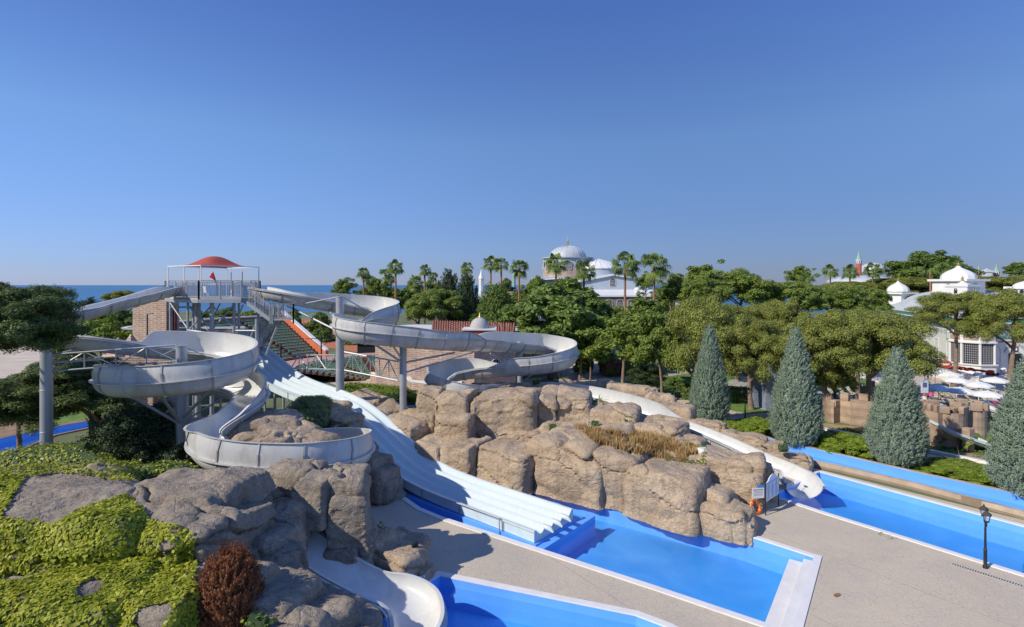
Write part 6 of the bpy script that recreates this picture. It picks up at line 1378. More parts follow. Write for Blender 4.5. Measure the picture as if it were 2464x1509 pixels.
hedge('hedge', 'dark hedge on the lawn behind the first blue cypress', Z(1640, 62, 0), Z(1800, 60, 0), 1.6, 1.5, L_BROAD, 4)
for i, (x, yt, wd, Y, yb, kind, lb) in enumerate(((1553, 878, 85, 62, 930, 'dark', 'rounded almost black bush on the lawn'), (1620, 905, 44, 57, 940, 'broad', 'small green bush at the path bend'), (1480, 845, 70, 78, 885, 'shrub', 'bush with pink flowers at the back of the lawn'), (1405, 850, 44, 80, 872, 'shrub', 'small light bush at the left of the lawn'), (1540, 838, 60, 82, 880, 'broad', 'bush in front of the low brick wall'), (1630, 860, 50, 74, 888, 'broad', 'round bush beside the brick arch'), (2128, 862, 80, 78, 900, 'sdark', 'dark purple-leaved bush behind the umbrellas'))):
    t = tree('round_bush', lb, kind, x, 0, Y, yt, wd, 1, yb, .06, cat='bush', group='bushes on the lawn')
pk = round_crown(99, nclump=30, per=60, leaf=.05, mat=L_PINK, shape=(1, .6, .5))
for x, Y, s, z, lb in ((1480, 77, 2.2, 1.4, 'pink bougainvillea blossom at the back of the lawn'), (1728, 52, 1.3, .3, 'low pink flower clump by the chute kerb'), (590, 116, 3.2, 4.2, 'pink oleander blossom seen under the tower')):
    o = bpy.data.objects.new('flower_bush', pk); link(o); o.location = Z(x, Y, z); o.scale = (s,) * 3; tag(o, lb, 'flowers', 'pink flowers')
# ------------------------------------------------------------ white pavilion
pv = thing('pavilion', 'white marble pavilion with domed cupolas and grey hipped roof on the right', 'building', Z(2320, 80, 0)); PO = Vector(pv.location)
K = [Z(2320, 80, 0) - PO, Z(2150, 106, 0) - PO, Z(2150, 125, 0) - PO, Z(2560, 125, 0) - PO, Z(2620, 80, 0) - PO]
K[0] = Vector((0, 0, 0)); K[4] = Vector((22, -1.0, 0)); K[3] = Vector((38, 45, 0)); K[1] = Vector((17.0, 47, 0)); K[2] = Vector((22, 56, 0))
m = MB(); m.prism([(K[i].x, K[i].y) for i in (0, 4, 3, 2, 1)], -.2, 7.6); m.build('wall', WHITEM, pv)
ed = []
out = offset([(K[i].x, K[i].y) for i in (0, 4, 3, 2, 1)], 1.1); inn_ = offset([(K[i].x, K[i].y) for i in (0, 4, 3, 2, 1)], -9.0)
m = MB()
m.prism(out, 7.35, 7.6); m.build('eave_soffit', WHITEM, pv)
m = MB(); m.prism(offset([(K[i].x, K[i].y) for i in (0, 4, 3, 2, 1)], 1.15), 7.61, 8.1); m.build('green_fascia', GREENT, pv)
o5 = offset([(K[i].x, K[i].y) for i in (0, 4, 3, 2, 1)], 1.25); m = MB()
cen = Vector((14, 17, 12.9))
for i in range(5):
    a, b = o5[i], o5[(i + 1) % 5]; m.add([(a[0], a[1], 8.11), (b[0], b[1], 8.11), tuple(cen)], [(0, 1, 2)])
m.build('hipped_roof', LEAD, pv)
m = MB()
for i in range(5):
    a, b = Vector((*o5[i], 8.13)), Vector((*o5[(i + 1) % 5], 8.13)); L = (b - a).length; n = int(L / .7)
    for k in range(n):
        p = a.lerp(b, (k + .5) / n); u = 1 - abs((k + .5) / n - .5) * 2; q = p.lerp(cen, u * .98) if False else None
        # seams run up the slope, perpendicular to the eave
        d = (b - a).normalized(); nrm = Vector((-d.y, d.x, 0)); q0 = cen - a; along = q0.dot(d); run = Vector((q0.x, q0.y, 0)).dot(nrm); s_ = (p - a).dot(d); fr_ = min(s_ / max(along, .1), (L - s_) / max(L - along, .1)); fr_ = max(0, min(1, fr_))
        m.bar(p, p + nrm * run * fr_ + Vector((0, 0, (cen.z - 8.11) * fr_)), .06, .09)
m.build('roof_seams', LEAD, pv)
f0 = (K[4] - K[0]).normalized(); n0 = Vector((f0.y, -f0.x, 0)); f1 = (K[0] - K[1]).normalized(); n1 = Vector((f1.y, -f1.x, 0))
def onf(s, z, off=0.0): return K[0] + f0 * s + n0 * off + Vector((0, 0, z))
def onl(s, z, off=0.0): return K[0] - f1 * s + n1 * off + Vector((0, 0, z))
# painted grey medallion frieze
m = MB()
for row in (5.6, 6.9):
    for s in np.arange(.8, 20, 1.5):
        c = onf(s, row, .02); pts = [c + f0 * (.62 * math.cos(a)) + Vector((0, 0, .42 * math.sin(a))) for a in [2 * math.pi * k / 14 for k in range(14)]]; m.add(pts, [tuple(range(14))])
    for s in np.arange(.8, 26, 1.5):
        c = onl(s, row, .02); pts = [c - f1 * (.62 * math.cos(a)) + Vector((0, 0, .42 * math.sin(a))) for a in [2 * math.pi * k / 14 for k in range(14)]]; m.add(pts, [tuple(range(14))])
m.build('medallion_frieze', simple('frieze_grey', (.42, .44, .46), .7), pv)
# bay window
bc = onf(1.2, 0, 0)
m = MB(); m.lathe(tuple(bc), [(2.9, -.2), (2.9, 1.3), (3.15, 1.45), (3.15, 1.6), (0, 1.6)], 8, ph=R(22.5)); m.build('bay_base', WHITEM, pv)
m = MB(); m.lathe(tuple(bc), [(2.55, 1.6), (2.55, 4.6)], 8, ph=R(22.5)); bw = m.build('bay_window', DGLASS, pv)
for k in range(8):
    a = R(22.5) + 2 * math.pi * k / 8; m = MB(); p = bc + Vector((math.cos(a) * 2.7, math.sin(a) * 2.7, 0)); m.tube([p + Vector((0, 0, 1.6)), p + Vector((0, 0, 4.7))], .17, 8); m.build('bay_column', WHITEM, pv, smooth=True)
    a2 = a + 2 * math.pi / 8; p2 = bc + Vector((math.cos(a2) * 2.7, math.sin(a2) * 2.7, 0)); m = MB() 
    for u in range(1, 9): q = p.lerp(p2, u / 9); m.bar(q + Vector((0, 0, 1.7)), q + Vector((0, 0, 4.6)), .05, .05)
    for z in np.arange(1.9, 4.6, .33): m.bar(p + Vector((0, 0, z)), p2 + Vector((0, 0, z)), .05, .05)
    m.build('lattice_grille', simple('grille_grey', (.30, .30, .31), .5) if k == 0 else MATS['grille_grey'], bw)
m = MB(); m.lathe(tuple(bc), [(0, 4.6), (3.0, 4.6), (3.0, 4.8), (2.8, 4.85), (2.8, 5.9), (3.1, 6.0), (3.1, 6.15), (0, 6.3)], 8, ph=R(22.5)); m.build('bay_entablature', WHITEM, pv)
m = MB()
for k in range(8):
    a = R(45) + 2 * math.pi * k / 8; c = bc + Vector((math.cos(a) * 2.62, math.sin(a) * 2.62, 5.35)); m.box(c, (.06, 1.7, .62), a)
m.build('brick_panel', BRICK, pv)
# door, portal, inscription
m = MB(); m.add([onf(s, z, .03) for s, z in ((6.3, 0.02), (8.2, 0.02), (8.2, 2.9), (6.3, 2.9))], [(0, 1, 2, 3)]); dr_ = m.build('door', BLACK, pv)
m = MB()
for s in (6.35, 6.8, 7.25, 7.7, 8.15): m.bar(onf(s, .02, .07), onf(s, 2.9, .07), .05, .04)
m.build('door_grille', BLACK, dr_)
m = MB()
for k in range(9):
    a = math.pi * (k + .5) / 9; c = onf(7.25, 3.0, .05) + f0 * 1.45 * math.cos(a) + Vector((0, 0, 1.25 * math.sin(a))); m.box(c, (.26, .06, .36), math.atan2(f0.y, f0.x))
m.build('door_arch_stones', simple('arch_stone_grey', (.36, .36, .36), .7), pv)
m = MB(); m.box(onf(7.25, 3.55, .06), (.75, .06, .75), math.atan2(f0.y, f0.x)); m.build('door_plaque', BLACK, pv); m = MB(); m.box(onf(7.25, 3.55, .10), (.42, .03, .42), math.atan2(f0.y, f0.x)); m.build('plaque_inset', WHITE, pv)
m = MB(); m.box(onf(8.2, 5.5, .05), (10.2, .08, 1.9), math.atan2(f0.y, f0.x)); m.build('inscription_frame', simple('frame_brown', (.33, .13, .07), .6), pv)
m = MB(); m.box(onf(8.2, 5.5, .10), (9.7, .06, 1.5), math.atan2(f0.y, f0.x)); m.build('inscription_border', WHITEM, pv)
m = MB(); m.box(onf(8.2, 5.5, .14), (8.8, .06, .95), math.atan2(f0.y, f0.x)); m.build('inscription_panel', simple('panel_green', (.07, .16, .13), .5), pv)
rg = random.Random(4); m = MB()
for k in range(70):
    s = 4.1 + k * .118; z = 5.5 + rg.uniform(-.25, .25); m.bar(onf(s, z - .14, .185), onf(s + rg.uniform(-.12, .16), z + rg.uniform(.0, .3), .185), .035, .02)
m.build('inscription_script', simple('script_pale', (.42, .50, .45), .5), pv)
for s in (4.6, 10.4, 13.2):
    gwin(pv, onf(s, 1.0, .0), 1.0, 2.9, n0, mat=WHITE, bars=simple('niche_cream', (.62, .56, .45), .7) if s == 4.6 else MATS['niche_cream'], nb=0)
for s in (5, 10, 15, 20): gwin(pv, onl(s, 1.2, 0), 1.7, 3.0, n1, nb=5, arch=False)
m = MB(); m.box(onl(5.0, 5.2, .06), (.1, 2.0, 1.9), math.atan2(n1.y, n1.x)); m.build('green_plaque', simple('plaque_green', (.05, .35, .2), .5), pv)
m = MB(); m.box(onl(5.0, 5.2, .12), (.06, 1.4, 1.2), math.atan2(n1.y, n1.x)); m.build('plaque_face', WHITE, pv)
# cupolas
def cupola(label_name, x, Y, ybox, yb2, wpx, cornw, ybase, yneck, yfin, domew, lo=None):
    c = Z(x, Y, 0) - PO; s = Y / F_PX; W2 = wpx * s; m = MB(); m.box((c.x, c.y, (zy(yb2, Y) + zy(ybox, Y)) / 2 - .3), (W2, W2, zy(ybox, Y) - zy(yb2, Y) + .6), .35); b = m.build('cupola_base', WHITE, pv)
    m = MB(); m.box((c.x, c.y, zy(ybox, Y) + .18), (cornw * s, cornw * s, .36), .35); m.build('cornice', WHITE, b)
    rd_ = domew * s / 2; zb = zy(ybase, Y) ; h = zy(yneck, Y) - zb
    pr = [(rd_, 0), (rd_ * 1.0, h * .12), (rd_ * .96, h * .28), (rd_ * .84, h * .45), (rd_ * .62, h * .62), (rd_ * .36, h * .76), (rd_ * .18, h * .87), (rd_ * .08, h)]
    m = MB(); m.lathe((c.x, c.y, zb), pr, 12, ph=.35); d = m.build('cupola_dome', WHITE, b)
    m = MB(); hf = zy(yfin, Y) - zy(yneck, Y); m.lathe((c.x, c.y, zb + h - .05), [(.05, 0), (.28, hf * .15), (.10, hf * .3), (.22, hf * .5), (.06, hf * .7), (.01, hf)], 10); m.build('finial', GOLD, d)
    for k in range(4):
        a = .35 + math.pi / 2 * k; f = Vector((math.cos(a), math.sin(a), 0)); gwin(b, Vector((c.x, c.y, zy(yb2, Y) + .35)) + f * W2 / 2, W2 * .16, (zy(ybox, Y) - zy(yb2, Y)) * .62, f, bars=WHITEM, nb=0)
cupola('a', 2161, 113, 707.5, 729, 46, 58, 702, 677, 664, 46)
cupola('b', 2306, 93, 677, 702, 72, 86, 672, 640, 627, 70)
cupola('c', 2316, 84, 690, 712, 48, 52, 698, 676, 662, 50)
cupola('d', 2478, 90, 695, 712, 60, 70, 691, 672, 662, 62)

# ------------------------------------------------------------ sun terrace: loungers and parasols
def make_lounger(label):
    t = thing('sun_lounger', label, 'sun lounger', group='sun loungers on the terrace')
    m = MB()
    for sx in (-.33, .33): m.bar((sx, -.95, .33), (sx, .35, .33), .05, .06); m.bar((sx, .35, .33), (sx, .95, .95), .05, .06)
    m.build('frame', FRAMEB, t)
    m = MB(); m.box((0, -.3, .37), (.60, 1.3, .03)); m.build('seat', CREAMS, t)
    m = MB(); m.add([(-.3, .35, .38), (.3, .35, .38), (.3, .95, .99), (-.3, .95, .99), (-.3, .37, .35), (.3, .37, .35), (.3, .97, .96), (-.3, .97, .96)], [(0, 1, 2, 3), (7, 6, 5, 4), (0, 4, 5, 1), (2, 6, 7, 3)]); m.build('backrest', CREAMS, t)
    for sx in (-.33, .33):
        for y in (-.8, .45): m = MB(); m.bar((sx, y, 0), (sx, y, .33), .05, .06); m.build('leg', FRAMEB, t)
        m = MB(); m.tube([(sx * 1.15, -.1, .35), (sx * 1.15, .0, .58), (sx * 1.15, .3, .64), (sx * 1.15, .55, .5)], .028, 6); m.build('armrest', FRAMEB, t)
    return t
LG = make_lounger('cream sling sun lounger with dark frame on the terrace under the pines'); first = [True]
def lounger(x, y, rz, lb, sling=None):
    o = LG if first[0] else copy_tree(LG); first[0] = False; o.location = G(x, y, 0.01); o.rotation_euler = (0, 0, rz); o['label'] = lb
    if sling:
        for ch in [c for c in bpy.data.objects if c.parent == o]:
            if ch.name.startswith(('seat', 'backrest')): ch.data = ch.data.copy(); ch.data.materials[0] = sling
    return o
ordn = ['first', 'second', 'third', 'fourth', 'fifth', 'sixth', 'seventh', 'eighth', 'ninth', 'tenth']
for i, x in enumerate((2008, 2034, 2056, 2076, 2108, 2128, 2146)): lounger(x, 954, .35, f'cream lounger in the back row under the pines, {ordn[i]} from the left')
for i, x in enumerate((1990, 2012, 2036, 2060, 2084, 2106)): lounger(x, 973, .35, f'shaded lounger in the front row under the pines, {ordn[i]} from the left')
lounger(1768, 966, .9, 'lounger beside the pine trunk left of the second blue cypress'); lounger(1792, 970, 1.0, 'lounger right of the pine trunk left of the second blue cypress')
stripe = simple('striped_cloth', (.30, .33, .12), .8, var=.5, vscale=.5)
lounger(2252, 938, .5, 'striped lounger left of the lamp post on the terrace', stripe); lounger(2290, 940, .5, 'striped lounger right of the lamp post on the terrace', stripe)
spots = [(2240, 960), (2275, 958), (2262, 976), (2330, 948), (2345, 972), (2372, 958), (2390, 982), (2312, 972), (2300, 986), (2356, 996), (2330, 996), (2372, 1000), (2404, 962), (2420, 975), (2440, 996), (2405, 1003), (2445, 1006), (2290, 1000), (2380, 944), (2440, 950), (2455, 966)]
desc = ['beside the pink towel', 'behind the castle corner', 'touching the white parasol shade', 'upright one left of the front parasol', 'in the middle of the terrace', 'under the second parasol', 'with folded back near the castle', 'left of the parasol pole', 'just above the castle battlements', 'in the lowest row left of the blue towel', 'in the lowest row beside the castle', 'in the lowest row centre', 'right of the front parasol', 'near the right pine trunk', 'in the lowest row right', 'lowest one before the flume mouth', 'at the lower right beside the cypress', 'low one behind the castle wall', 'far one below the steps', 'far one behind the right pine trunk', 'rightmost one on the terrace']
for i, (x, y) in enumerate(spots): lounger(x, y, .6 if i % 3 else .45, 'cream sun lounger ' + desc[i])
for x, y, mt, lb in ((2398, 990, BLUEC, 'lounger covered with a blue towel'), (2418, 992, PINKC, 'lounger covered with a pink patterned towel'), (2436, 988, PINKC, 'lounger covered with a plain pink towel near the pine')):
    lounger(x, y, .6, lb, mt)
def make_parasol():
    t = thing('parasol', 'x', 'parasol', group='white parasols on the terrace')
    m = MB(); m.tube([(0, 0, 0), (0, 0, 2.55)], .03, 8); m.build('pole', WHITE, t)
    m = MB(); m.lathe((0, 0, 0), [(.28, 0), (.28, .1), (.05, .14)], 12); m.build('base', CONC, t)
    m = MB(); m.lathe((0, 0, 0), [(1.36, 2.05), (1.36, 2.17), (.8, 2.42), (.06, 2.58), (0, 2.64)], 8); o = m.build('canopy', WCLOTH, t)
    m = MB()
    for k in range(8): a = 2 * math.pi * k / 8; m.bar((0, 0, 2.5), (1.32 * math.cos(a), 1.32 * math.sin(a), 2.14), .025, .025)
    m.build('ribs', STEEL, t); return t
PS = make_parasol(); pf = True
for x, y, lb in ((2376, 1003, 'front white parasol nearest the right pine'), (2310, 992, 'white parasol just behind the castle battlements'), (2258, 985, 'white parasol half hidden behind the castle corner'), (2355, 975, 'white parasol behind the front one'), (2302, 962, 'white parasol left of the forked pine trunk foot'), (2285, 945, 'white parasol farther back by the white wall'), (2225, 935, 'white parasol in the back row left of the lamp post'), (2250, 932, 'white parasol in the back row right of the lamp post'), (2180, 940, 'shaded parasol behind the third blue cypress'), (2112, 945, 'shaded parasol left of the third blue cypress'), (2140, 968, 'sunlit parasol between pine trunk and third cypress'), (2395, 962, 'bluish shaded parasol below the steps'), (2160, 955, 'shaded parasol in the gap of the pine trunks'), (2075, 948, 'shaded parasol left of the thick pine trunk')):
    o = PS if pf else copy_tree(PS); pf = False; o.location = G(x, y, .01); o['label'] = lb
# white planter walls, flowers
t = lowwall('white terrace wall with flower trough below the pavilion windows', [Z(2240, 78, 0), Z(2348, 68.5, 0), Z(2355, 71, 0)], -.1, 1.5, WHITEM, None, .8)
t = lowwall('white terrace wall farther left behind the blue cypress', [Z(2170, 84, 0), Z(2262, 80, 0)], -.1, 1.2, WHITEM, None, .6)
rf = round_crown(98, nclump=60, per=60, leaf=.05, mat=L_REDF, shape=(1, .12, .08), crad=(.04, .07))
for p, s, rz, lb in ((Z(2300, 73.5, 1.7), 5.2, -1.0, 'row of red flowers on the terrace wall below the bay window'), (Z(2215, 82, 1.5), 4.5, -.5, 'row of red flowers farther left on the white wall'), (Z(2387, 74, .75), 1.0, 0, 'small red flower tub beside the door')):
    o = bpy.data.objects.new('flower_row', rf); link(o); o.location = p; o.scale = (s, 3.0, 2.4); o.rotation_euler = (0, 0, rz); tag(o, lb, 'flowers')
t = thing('planter', 'white square planter on the steps before the pavilion door', 'planter', Z(2387, 74, 0)); m = MB(); m.box((0, 0, .3), (2.2, 1.2, .62)); m.build('tub', WHITE, t, bevel=.03)
# grey marble posts in the shade
for x, Y, h, lb in ((1818, 58, 4.6, 'narrow grey marble pillar left of the wide one in the shade'), (1852, 56.5, 5.0, 'wide grey marble pillar beside the second blue cypress')):
    t = thing('marble_pillar', lb, 'pillar', Z(x, Y, 0)); m = MB(); m.box((0, 0, h / 2), (.8 if x < 1830 else 1.2, .8, h)); m.build('shaft', simple('blue_grey_marble', (.22, .25, .31), .4, var=.2, vscale=2) if x < 1830 else MATS['blue_grey_marble'], t)
# ------------------------------------------------------------ play castle
cs = thing('play_castle', 'tan mock castle with battlements carrying the small water slides', 'castle', Z(2250, 45, 0)); CO = Vector(cs.location)
def tower_(x, Y, r, h, mer=9, name='round_tower', n=24):
    c = Z(x, Y, 0) - CO; m = MB(); m.lathe((c.x, c.y, 0), [(r * 1.04, -.1), (r, h * .5), (r, h), (r * .86, h), (r * .86, h - .6), (0, h - .6)], n); o = m.build(name, CASTLE, cs)
    for k in range(mer):
        a = 2 * math.pi * k / mer + .2; m = MB(); m.box((c.x + r * .93 * math.cos(a), c.y + r * .93 * math.sin(a), h + .26), (.34, 2 * math.pi * r / mer * .55, .56), a); m.build('merlon', CASTLE, o, bevel=.05)
    return o
tower_(2210, 47.5, 1.9, 2.1, 8); tower_(2270, 44.4, 1.5, 2.75, 5); tower_(2332, 44.6, 1.15, 2.85, 6)
def cwall(x0, Y0, x1, Y1, h, mer=4, th=.45):
    a, b = Z(x0, Y0, 0) - CO, Z(x1, Y1, 0) - CO; o = rwall(a, b, -.1, h, h, th, CASTLE, None, cs, 'curtain_wall'); d = (b - a); L = d.length; d.normalize()
    for k in range(mer): c = a.lerp(b, (k + .5) / mer); m = MB(); m.box((c.x, c.y, h + .27), (L / mer * .55, th, .56), math.atan2(d.y, d.x)); m.build('merlon', CASTLE, o, bevel=.05)
cwall(2195, 46, 2232, 44.2, 2.6, 2); cwall(2232, 44.2, 2262, 43.2, 2.8, 2); cwall(2283, 43.4, 2322, 43.8, 2.6, 2); cwall(2345, 45, 2400, 47, 1.2, 3)
cs2 = thing('castle_wall', 'shaded stepped castle wall between the second and third blue cypress', 'castle', Z(2060, 50, 0)); C2 = Vector(cs2.location)
for x0, Y0, x1, Y1, h in ((1986, 53.2, 2000, 51, 2.0), (2000, 51, 2020, 51.6, 1.5), (2018, 51.6, 2050, 50.6, 2.1), (2046, 50.6, 2110, 49.5, 2.3), (2110, 49.5, 2180, 48, 2.2), (2070, 54, 2120, 53, 2.9), (2120, 53, 2160, 52, 2.9)):
    a, b = Z(x0, Y0, 0) - C2, Z(x1, Y1, 0) - C2; o = rwall(a, b, -.1, h, h, .5, CASTLE, None, cs2, 'curtain_wall'); d = b - a; L = d.length; n = max(1, int(L / 1.6)); d.normalize()
    for k in range(n): c = a.lerp(b, (k + .5) / n); m = MB(); m.box((c.x, c.y, h + .3), (.75, .5, .62), math.atan2(d.y, d.x)); m.build('merlon', CASTLE, o, bevel=.06)
m = MB(); p = Z(2330, 42.3, 0) - CO; m.box((p.x, p.y, .85), (.55, .55, 1.9), .3); m.build('slide_pillar', CASTLE, cs)
p_ = [Z(x, 49.5, 0) for x in (2040, 2110)]
fl3, _, _ = flume('kiddie_slide', 'pale aqua kiddie slide coming down from the castle gate', [(Z(2248, 44.2, 2.1), 0, 0, 0), (Z(2268, 43.4, 1.85), 0, 0, 0), (Z(2295, 42.8, 1.45), 0, 0, 0), (Z(2330, 42.3, 1.15), 0, 0, 0), (Z(2368, 41.8, .85), 0, 0, 0), (Z(2400, 41.5, .55), 0, 0, 0), (Z(2430, 41.4, .35), 0, 0, 0)], r=.55, depth=.35, n=50, inner=FL_AQUA, outer=FL_AQUAS, ribs=50)
fl4, _, _ = flume('kiddie_slide', 'grey-bellied small flume leaving the right castle tower', [(Z(2345, 46.5, 2.9), 0, 0, 0), (Z(2375, 45.8, 2.65), 0, 0, 0), (Z(2410, 45.2, 2.3), 0, 0, 0), (Z(2450, 44.8, 1.9), 0, 0, 0)], r=.7, depth=.6, n=30, inner=FL_WHITE, outer=FL_WEAR, ribs=50)
t = thing('splash_bowl', 'round light blue basin on top of the castle tower', 'basin', Z(2210, 47.5, 2.2)); m = MB(); m.lathe((0, 0, 0), [(0, .12), (1.2, .14), (1.62, .5), (1.75, .5), (1.7, .38), (1.3, .02), (0, 0)], 24); m.build('bowl', simple('light_blue_fibreglass', (.30, .55, .68), .3), t, smooth=True)
t = thing('height_sign', 'white sign on a red and white striped post behind the castle wall', 'sign', Z(2225, 46, 0)); m = MB(); m.box((0, 0, 4.35), (.62, .05, 1.1)); m.build('panel', SIGNW, t, bevel=.01)
for k in range(5): m = MB(); m.lathe((0, 0, 2.5 + k * .26), [(.16, 0), (.16, .26)], 12); m.build('stripe_segment', (REDT, WHITE)[k % 2], t)
m = MB(); m.box((0, -.03, 4.5), (.35, .01, .4)); m.build('printed_figure', INK, t)
# ------------------------------------------------------------ street lamps
def lantern(m_, g_, c, s=1.0):
    c = Vector(c); m_.lathe(tuple(c), [(0, .62 * s), (.05 * s, .60 * s), (.06 * s, .52 * s), (.26 * s, .36 * s), (.27 * s, .33 * s), (.20 * s, .32 * s)], 4, ph=.5)
    for k in range(4):
        a = .5 + math.pi / 2 * k; m_.bar(c + Vector((math.cos(a) * .20 * s, math.sin(a) * .20 * s, .33 * s)), c + Vector((math.cos(a) * .11 * s, math.sin(a) * .11 * s, 0)), .018 * s, .018 * s)
    m_.lathe(tuple(c), [(.12 * s, 0), (.12 * s, -.03 * s), (.03 * s, -.07 * s), (0, -.12 * s)], 8)
    g_.lathe(tuple(c), [(.10 * s, 0.01), (.185 * s, .31 * s)], 4, ph=.5)
GLASSL = simple('clear_lamp_glass', (.5, .52, .5), .1); GLASSL.node_tree.nodes['Principled BSDF'].inputs['Alpha'].default_value = .3
def lamp(label, p, h, rz=0.0, ar=.38, n=2, s=1.0):
    t = thing('street_lamp', label, 'lamp post', p, rz, 'black lantern lamp posts')
    m = MB(); m.lathe((0, 0, 0), [(.10, 0), (.10, .10), (.075, .14), (.065, .8), (.08, .84), (.052, .9), (.042, h * .62), (.055, h * .63), (.036, h * .65), (.034, h * .86), (.05, h * .87), (.03, h * .90), (.0, h * .92)], 12); m.build('post', BLACK, t, smooth=True)
    for k in range(n):
        sg = -1 if k % 2 else 1; m = MB(); m.tube([(0, 0, h * .84), (sg * ar * .35, 0, h * .73), (sg * ar * .8, 0, h * .70), (sg * ar, 0, h * .775)], .02, 6); m.build('bracket', BLACK, t)
        m = MB(); g = MB(); lantern(m, g, (sg * ar, 0, h * .80), s); l = m.build('lantern', BLACK, t); g.build('lantern_glass', GLASSL, l)
    return t
lamp('black double-lantern lamp post standing beside the right-hand pool', G(2371, 1367, 0), 2.85, 1.0, .36, 2, .85)
lamp('small lamp post with two lanterns in front of the first pine trunk', G(1793, 1008, 0), 3.1, .2)
lamp('double-lantern lamp post on the terrace behind the castle', G(2233, 990, 0), 4.6, .1)
lamp('slim lamp post on the lawn right of the flume loop', G(1450, 878, 0), 4.6, 0)
lamp('dark lamp post at the path beside the big dark bush', G(1633, 900, 0), 4.0, 0.3)
t = thing('metal_pole', 'thick plain grey pole on the lawn', 'pole', G(1478, 903, 0)); m = MB(); m.lathe((0, 0, 0), [(.24, 0), (.24, 6.4), (0, 6.45)], 14); m.build('pole', STEEL, t, smooth=True)
t = thing('spotlight', 'small floodlight on a thin pole on the rocks beside the white chute', 'lamp', P(1838, 1110, 33.0)); m = MB(); m.tube([(0, 0, -.1), (0, 0, .78)], .02, 6); m.build('pole', RIB, t); m = MB(); m.box((.02, 0, .86), (.34, .22, .07), m=Matrix.Rotation(.5, 3, 'Y')); m.build('lamp_head', BLACK, t)
t = thing('spotlight', 'black floodlight on the end of the low tan rocks by the bottom pool', 'lamp', P(998, 1322, 23.8)); m = MB(); m.tube([(0, 0, -.15), (0, 0, .12)], .025, 6); m.build('bracket', BLACK, t); m = MB(); m.box((0, 0, .2), (.3, .1, .24), .8, m=Matrix.Rotation(.3, 3, 'X')); m.build('lamp_head', BLACK, t, bevel=.01)
# ------------------------------------------------------------ information board, notices, life ring
a, b = G(1842, 1240, 0), G(1873.6, 1218.6, 0); d = (b - a); L = d.length; d.normalize()
t = thing('information_board', 'pale rules board with curved top on two black posts beside the right-hand pool', 'sign', a, math.atan2(d.y, d.x))
for x in (0, L): m = MB(); m.bar((x, 0, 0), (x, 0, 1.95 if x else 2.15), .05, .05); m.build('post', BLACK, t)
m = MB(); pts = [(.04, .75), (L - .04, .75), (L - .04, 1.75), (L * .82, 1.85), (L * .72, 2.0), (L * .58, 2.1), (L * .42, 2.1), (L * .28, 2.0), (L * .18, 1.85), (.04, 1.75)]
m.add([(x, -.025, z) for x, z in pts] + [(x, .025, z) for x, z in pts], [tuple(range(10)), tuple(range(10, 20))[::-1]] + [(i, (i + 1) % 10 + 0, (i + 1) % 10 + 10, i + 10)[::-1] for i in range(10)]); bp_ = m.build('panel', SIGNW, t)
m = MB(); m.bar((.2, -.035, 1.72), (L - .2, -.035, 1.72), .02, .06)
rg = random.Random(7)
for c in range(3):
    for r_ in range(14): x0 = .12 + c * (L - .2) / 3; m.box((x0 + .22, -.034, 1.6 - r_ * .058), (.30 + rg.uniform(-.1, .1), .008, .018))
m.build('printed_text', simple('grey_print', (.40, .44, .54), .6), bp_)
def sign_text(parent, body, loc, size, mat, rot=(R(90), 0, 0)):
    c = bpy.data.curves.new('lettering', 'FONT'); c.body = body; c.size = size; c.extrude = .002; c.align_x = 'CENTER'; o = bpy.data.objects.new('lettering', c); link(o, parent); o.location = loc; o.rotation_euler = rot; c.materials.append(mat); return o
t = thing('notice_board', 'small white warning notice left of the information board', 'sign', a + Vector((-.03, 0, 0)), math.atan2(d.y, d.x) - .6)
m = MB(); m.box((-.42, 0, 1.28), (.72, .03, .58)); m.build('panel', WHITE, t); m = MB(); m.bar((-.42, .02, .35), (-.42, .02, 1.6), .03, .03); m.build('post', BLACK, t)
m = MB(); m.box((-.42, -.02, 1.47), (.6, .01, .04)); m.build('red_heading', REDT, t)
m = MB()
for r_ in range(4): m.box((-.42, -.02, 1.38 - r_ * .07), (.55, .01, .02))
m.build('printed_text', simple('text_grey', (.35, .35, .4), .6), t)
m = MB(); m.box((-.25, 0, 1.64), (.42, .03, .14)); m.build('blue_plate', BLUEC, t)
t = thing('life_ring', 'orange-red life ring with yellow rope leaning on the rock end', 'life ring', G(1819, 1238, 0) + Vector((0, .05, .40)), .5)
m = MB(); n = 40; mr = 12; base = []
for i in range(n):
    a_ = 2 * math.pi * i / n; row = []
    for k in range(mr + 1):
        q = 2 * math.pi * k / mr; r_ = .345 + .085 * math.cos(q); row.append((r_ * math.cos(a_), .075 * math.sin(q), r_ * math.sin(a_)))
    base.append(row)
base.append(base[0]); m.grid(base); o = m.build('ring', ORANGE, t, smooth=True)
for k in range(4):
    a_ = math.pi / 4 + math.pi / 2 * k; m = MB(); m.tube([(.345 * math.cos(a_) + .10 * math.cos(q) * math.cos(a_), .09 * math.sin(q), .345 * math.sin(a_) + .10 * math.cos(q) * math.sin(a_)) for q in [2 * math.pi * j / 10 for j in range(11)]], .018, 6); m.build('rope_band', YELLOW, t)
m = MB(); m.tube([(.44 * math.cos(q), -.05 - .03 * math.cos(4 * q), .44 * math.sin(q)) for q in [2 * math.pi * j / 40 for j in range(41)]], .012, 5); m.build('grab_rope', YELLOW, t); t.rotation_euler = (-.35, 0, .5)
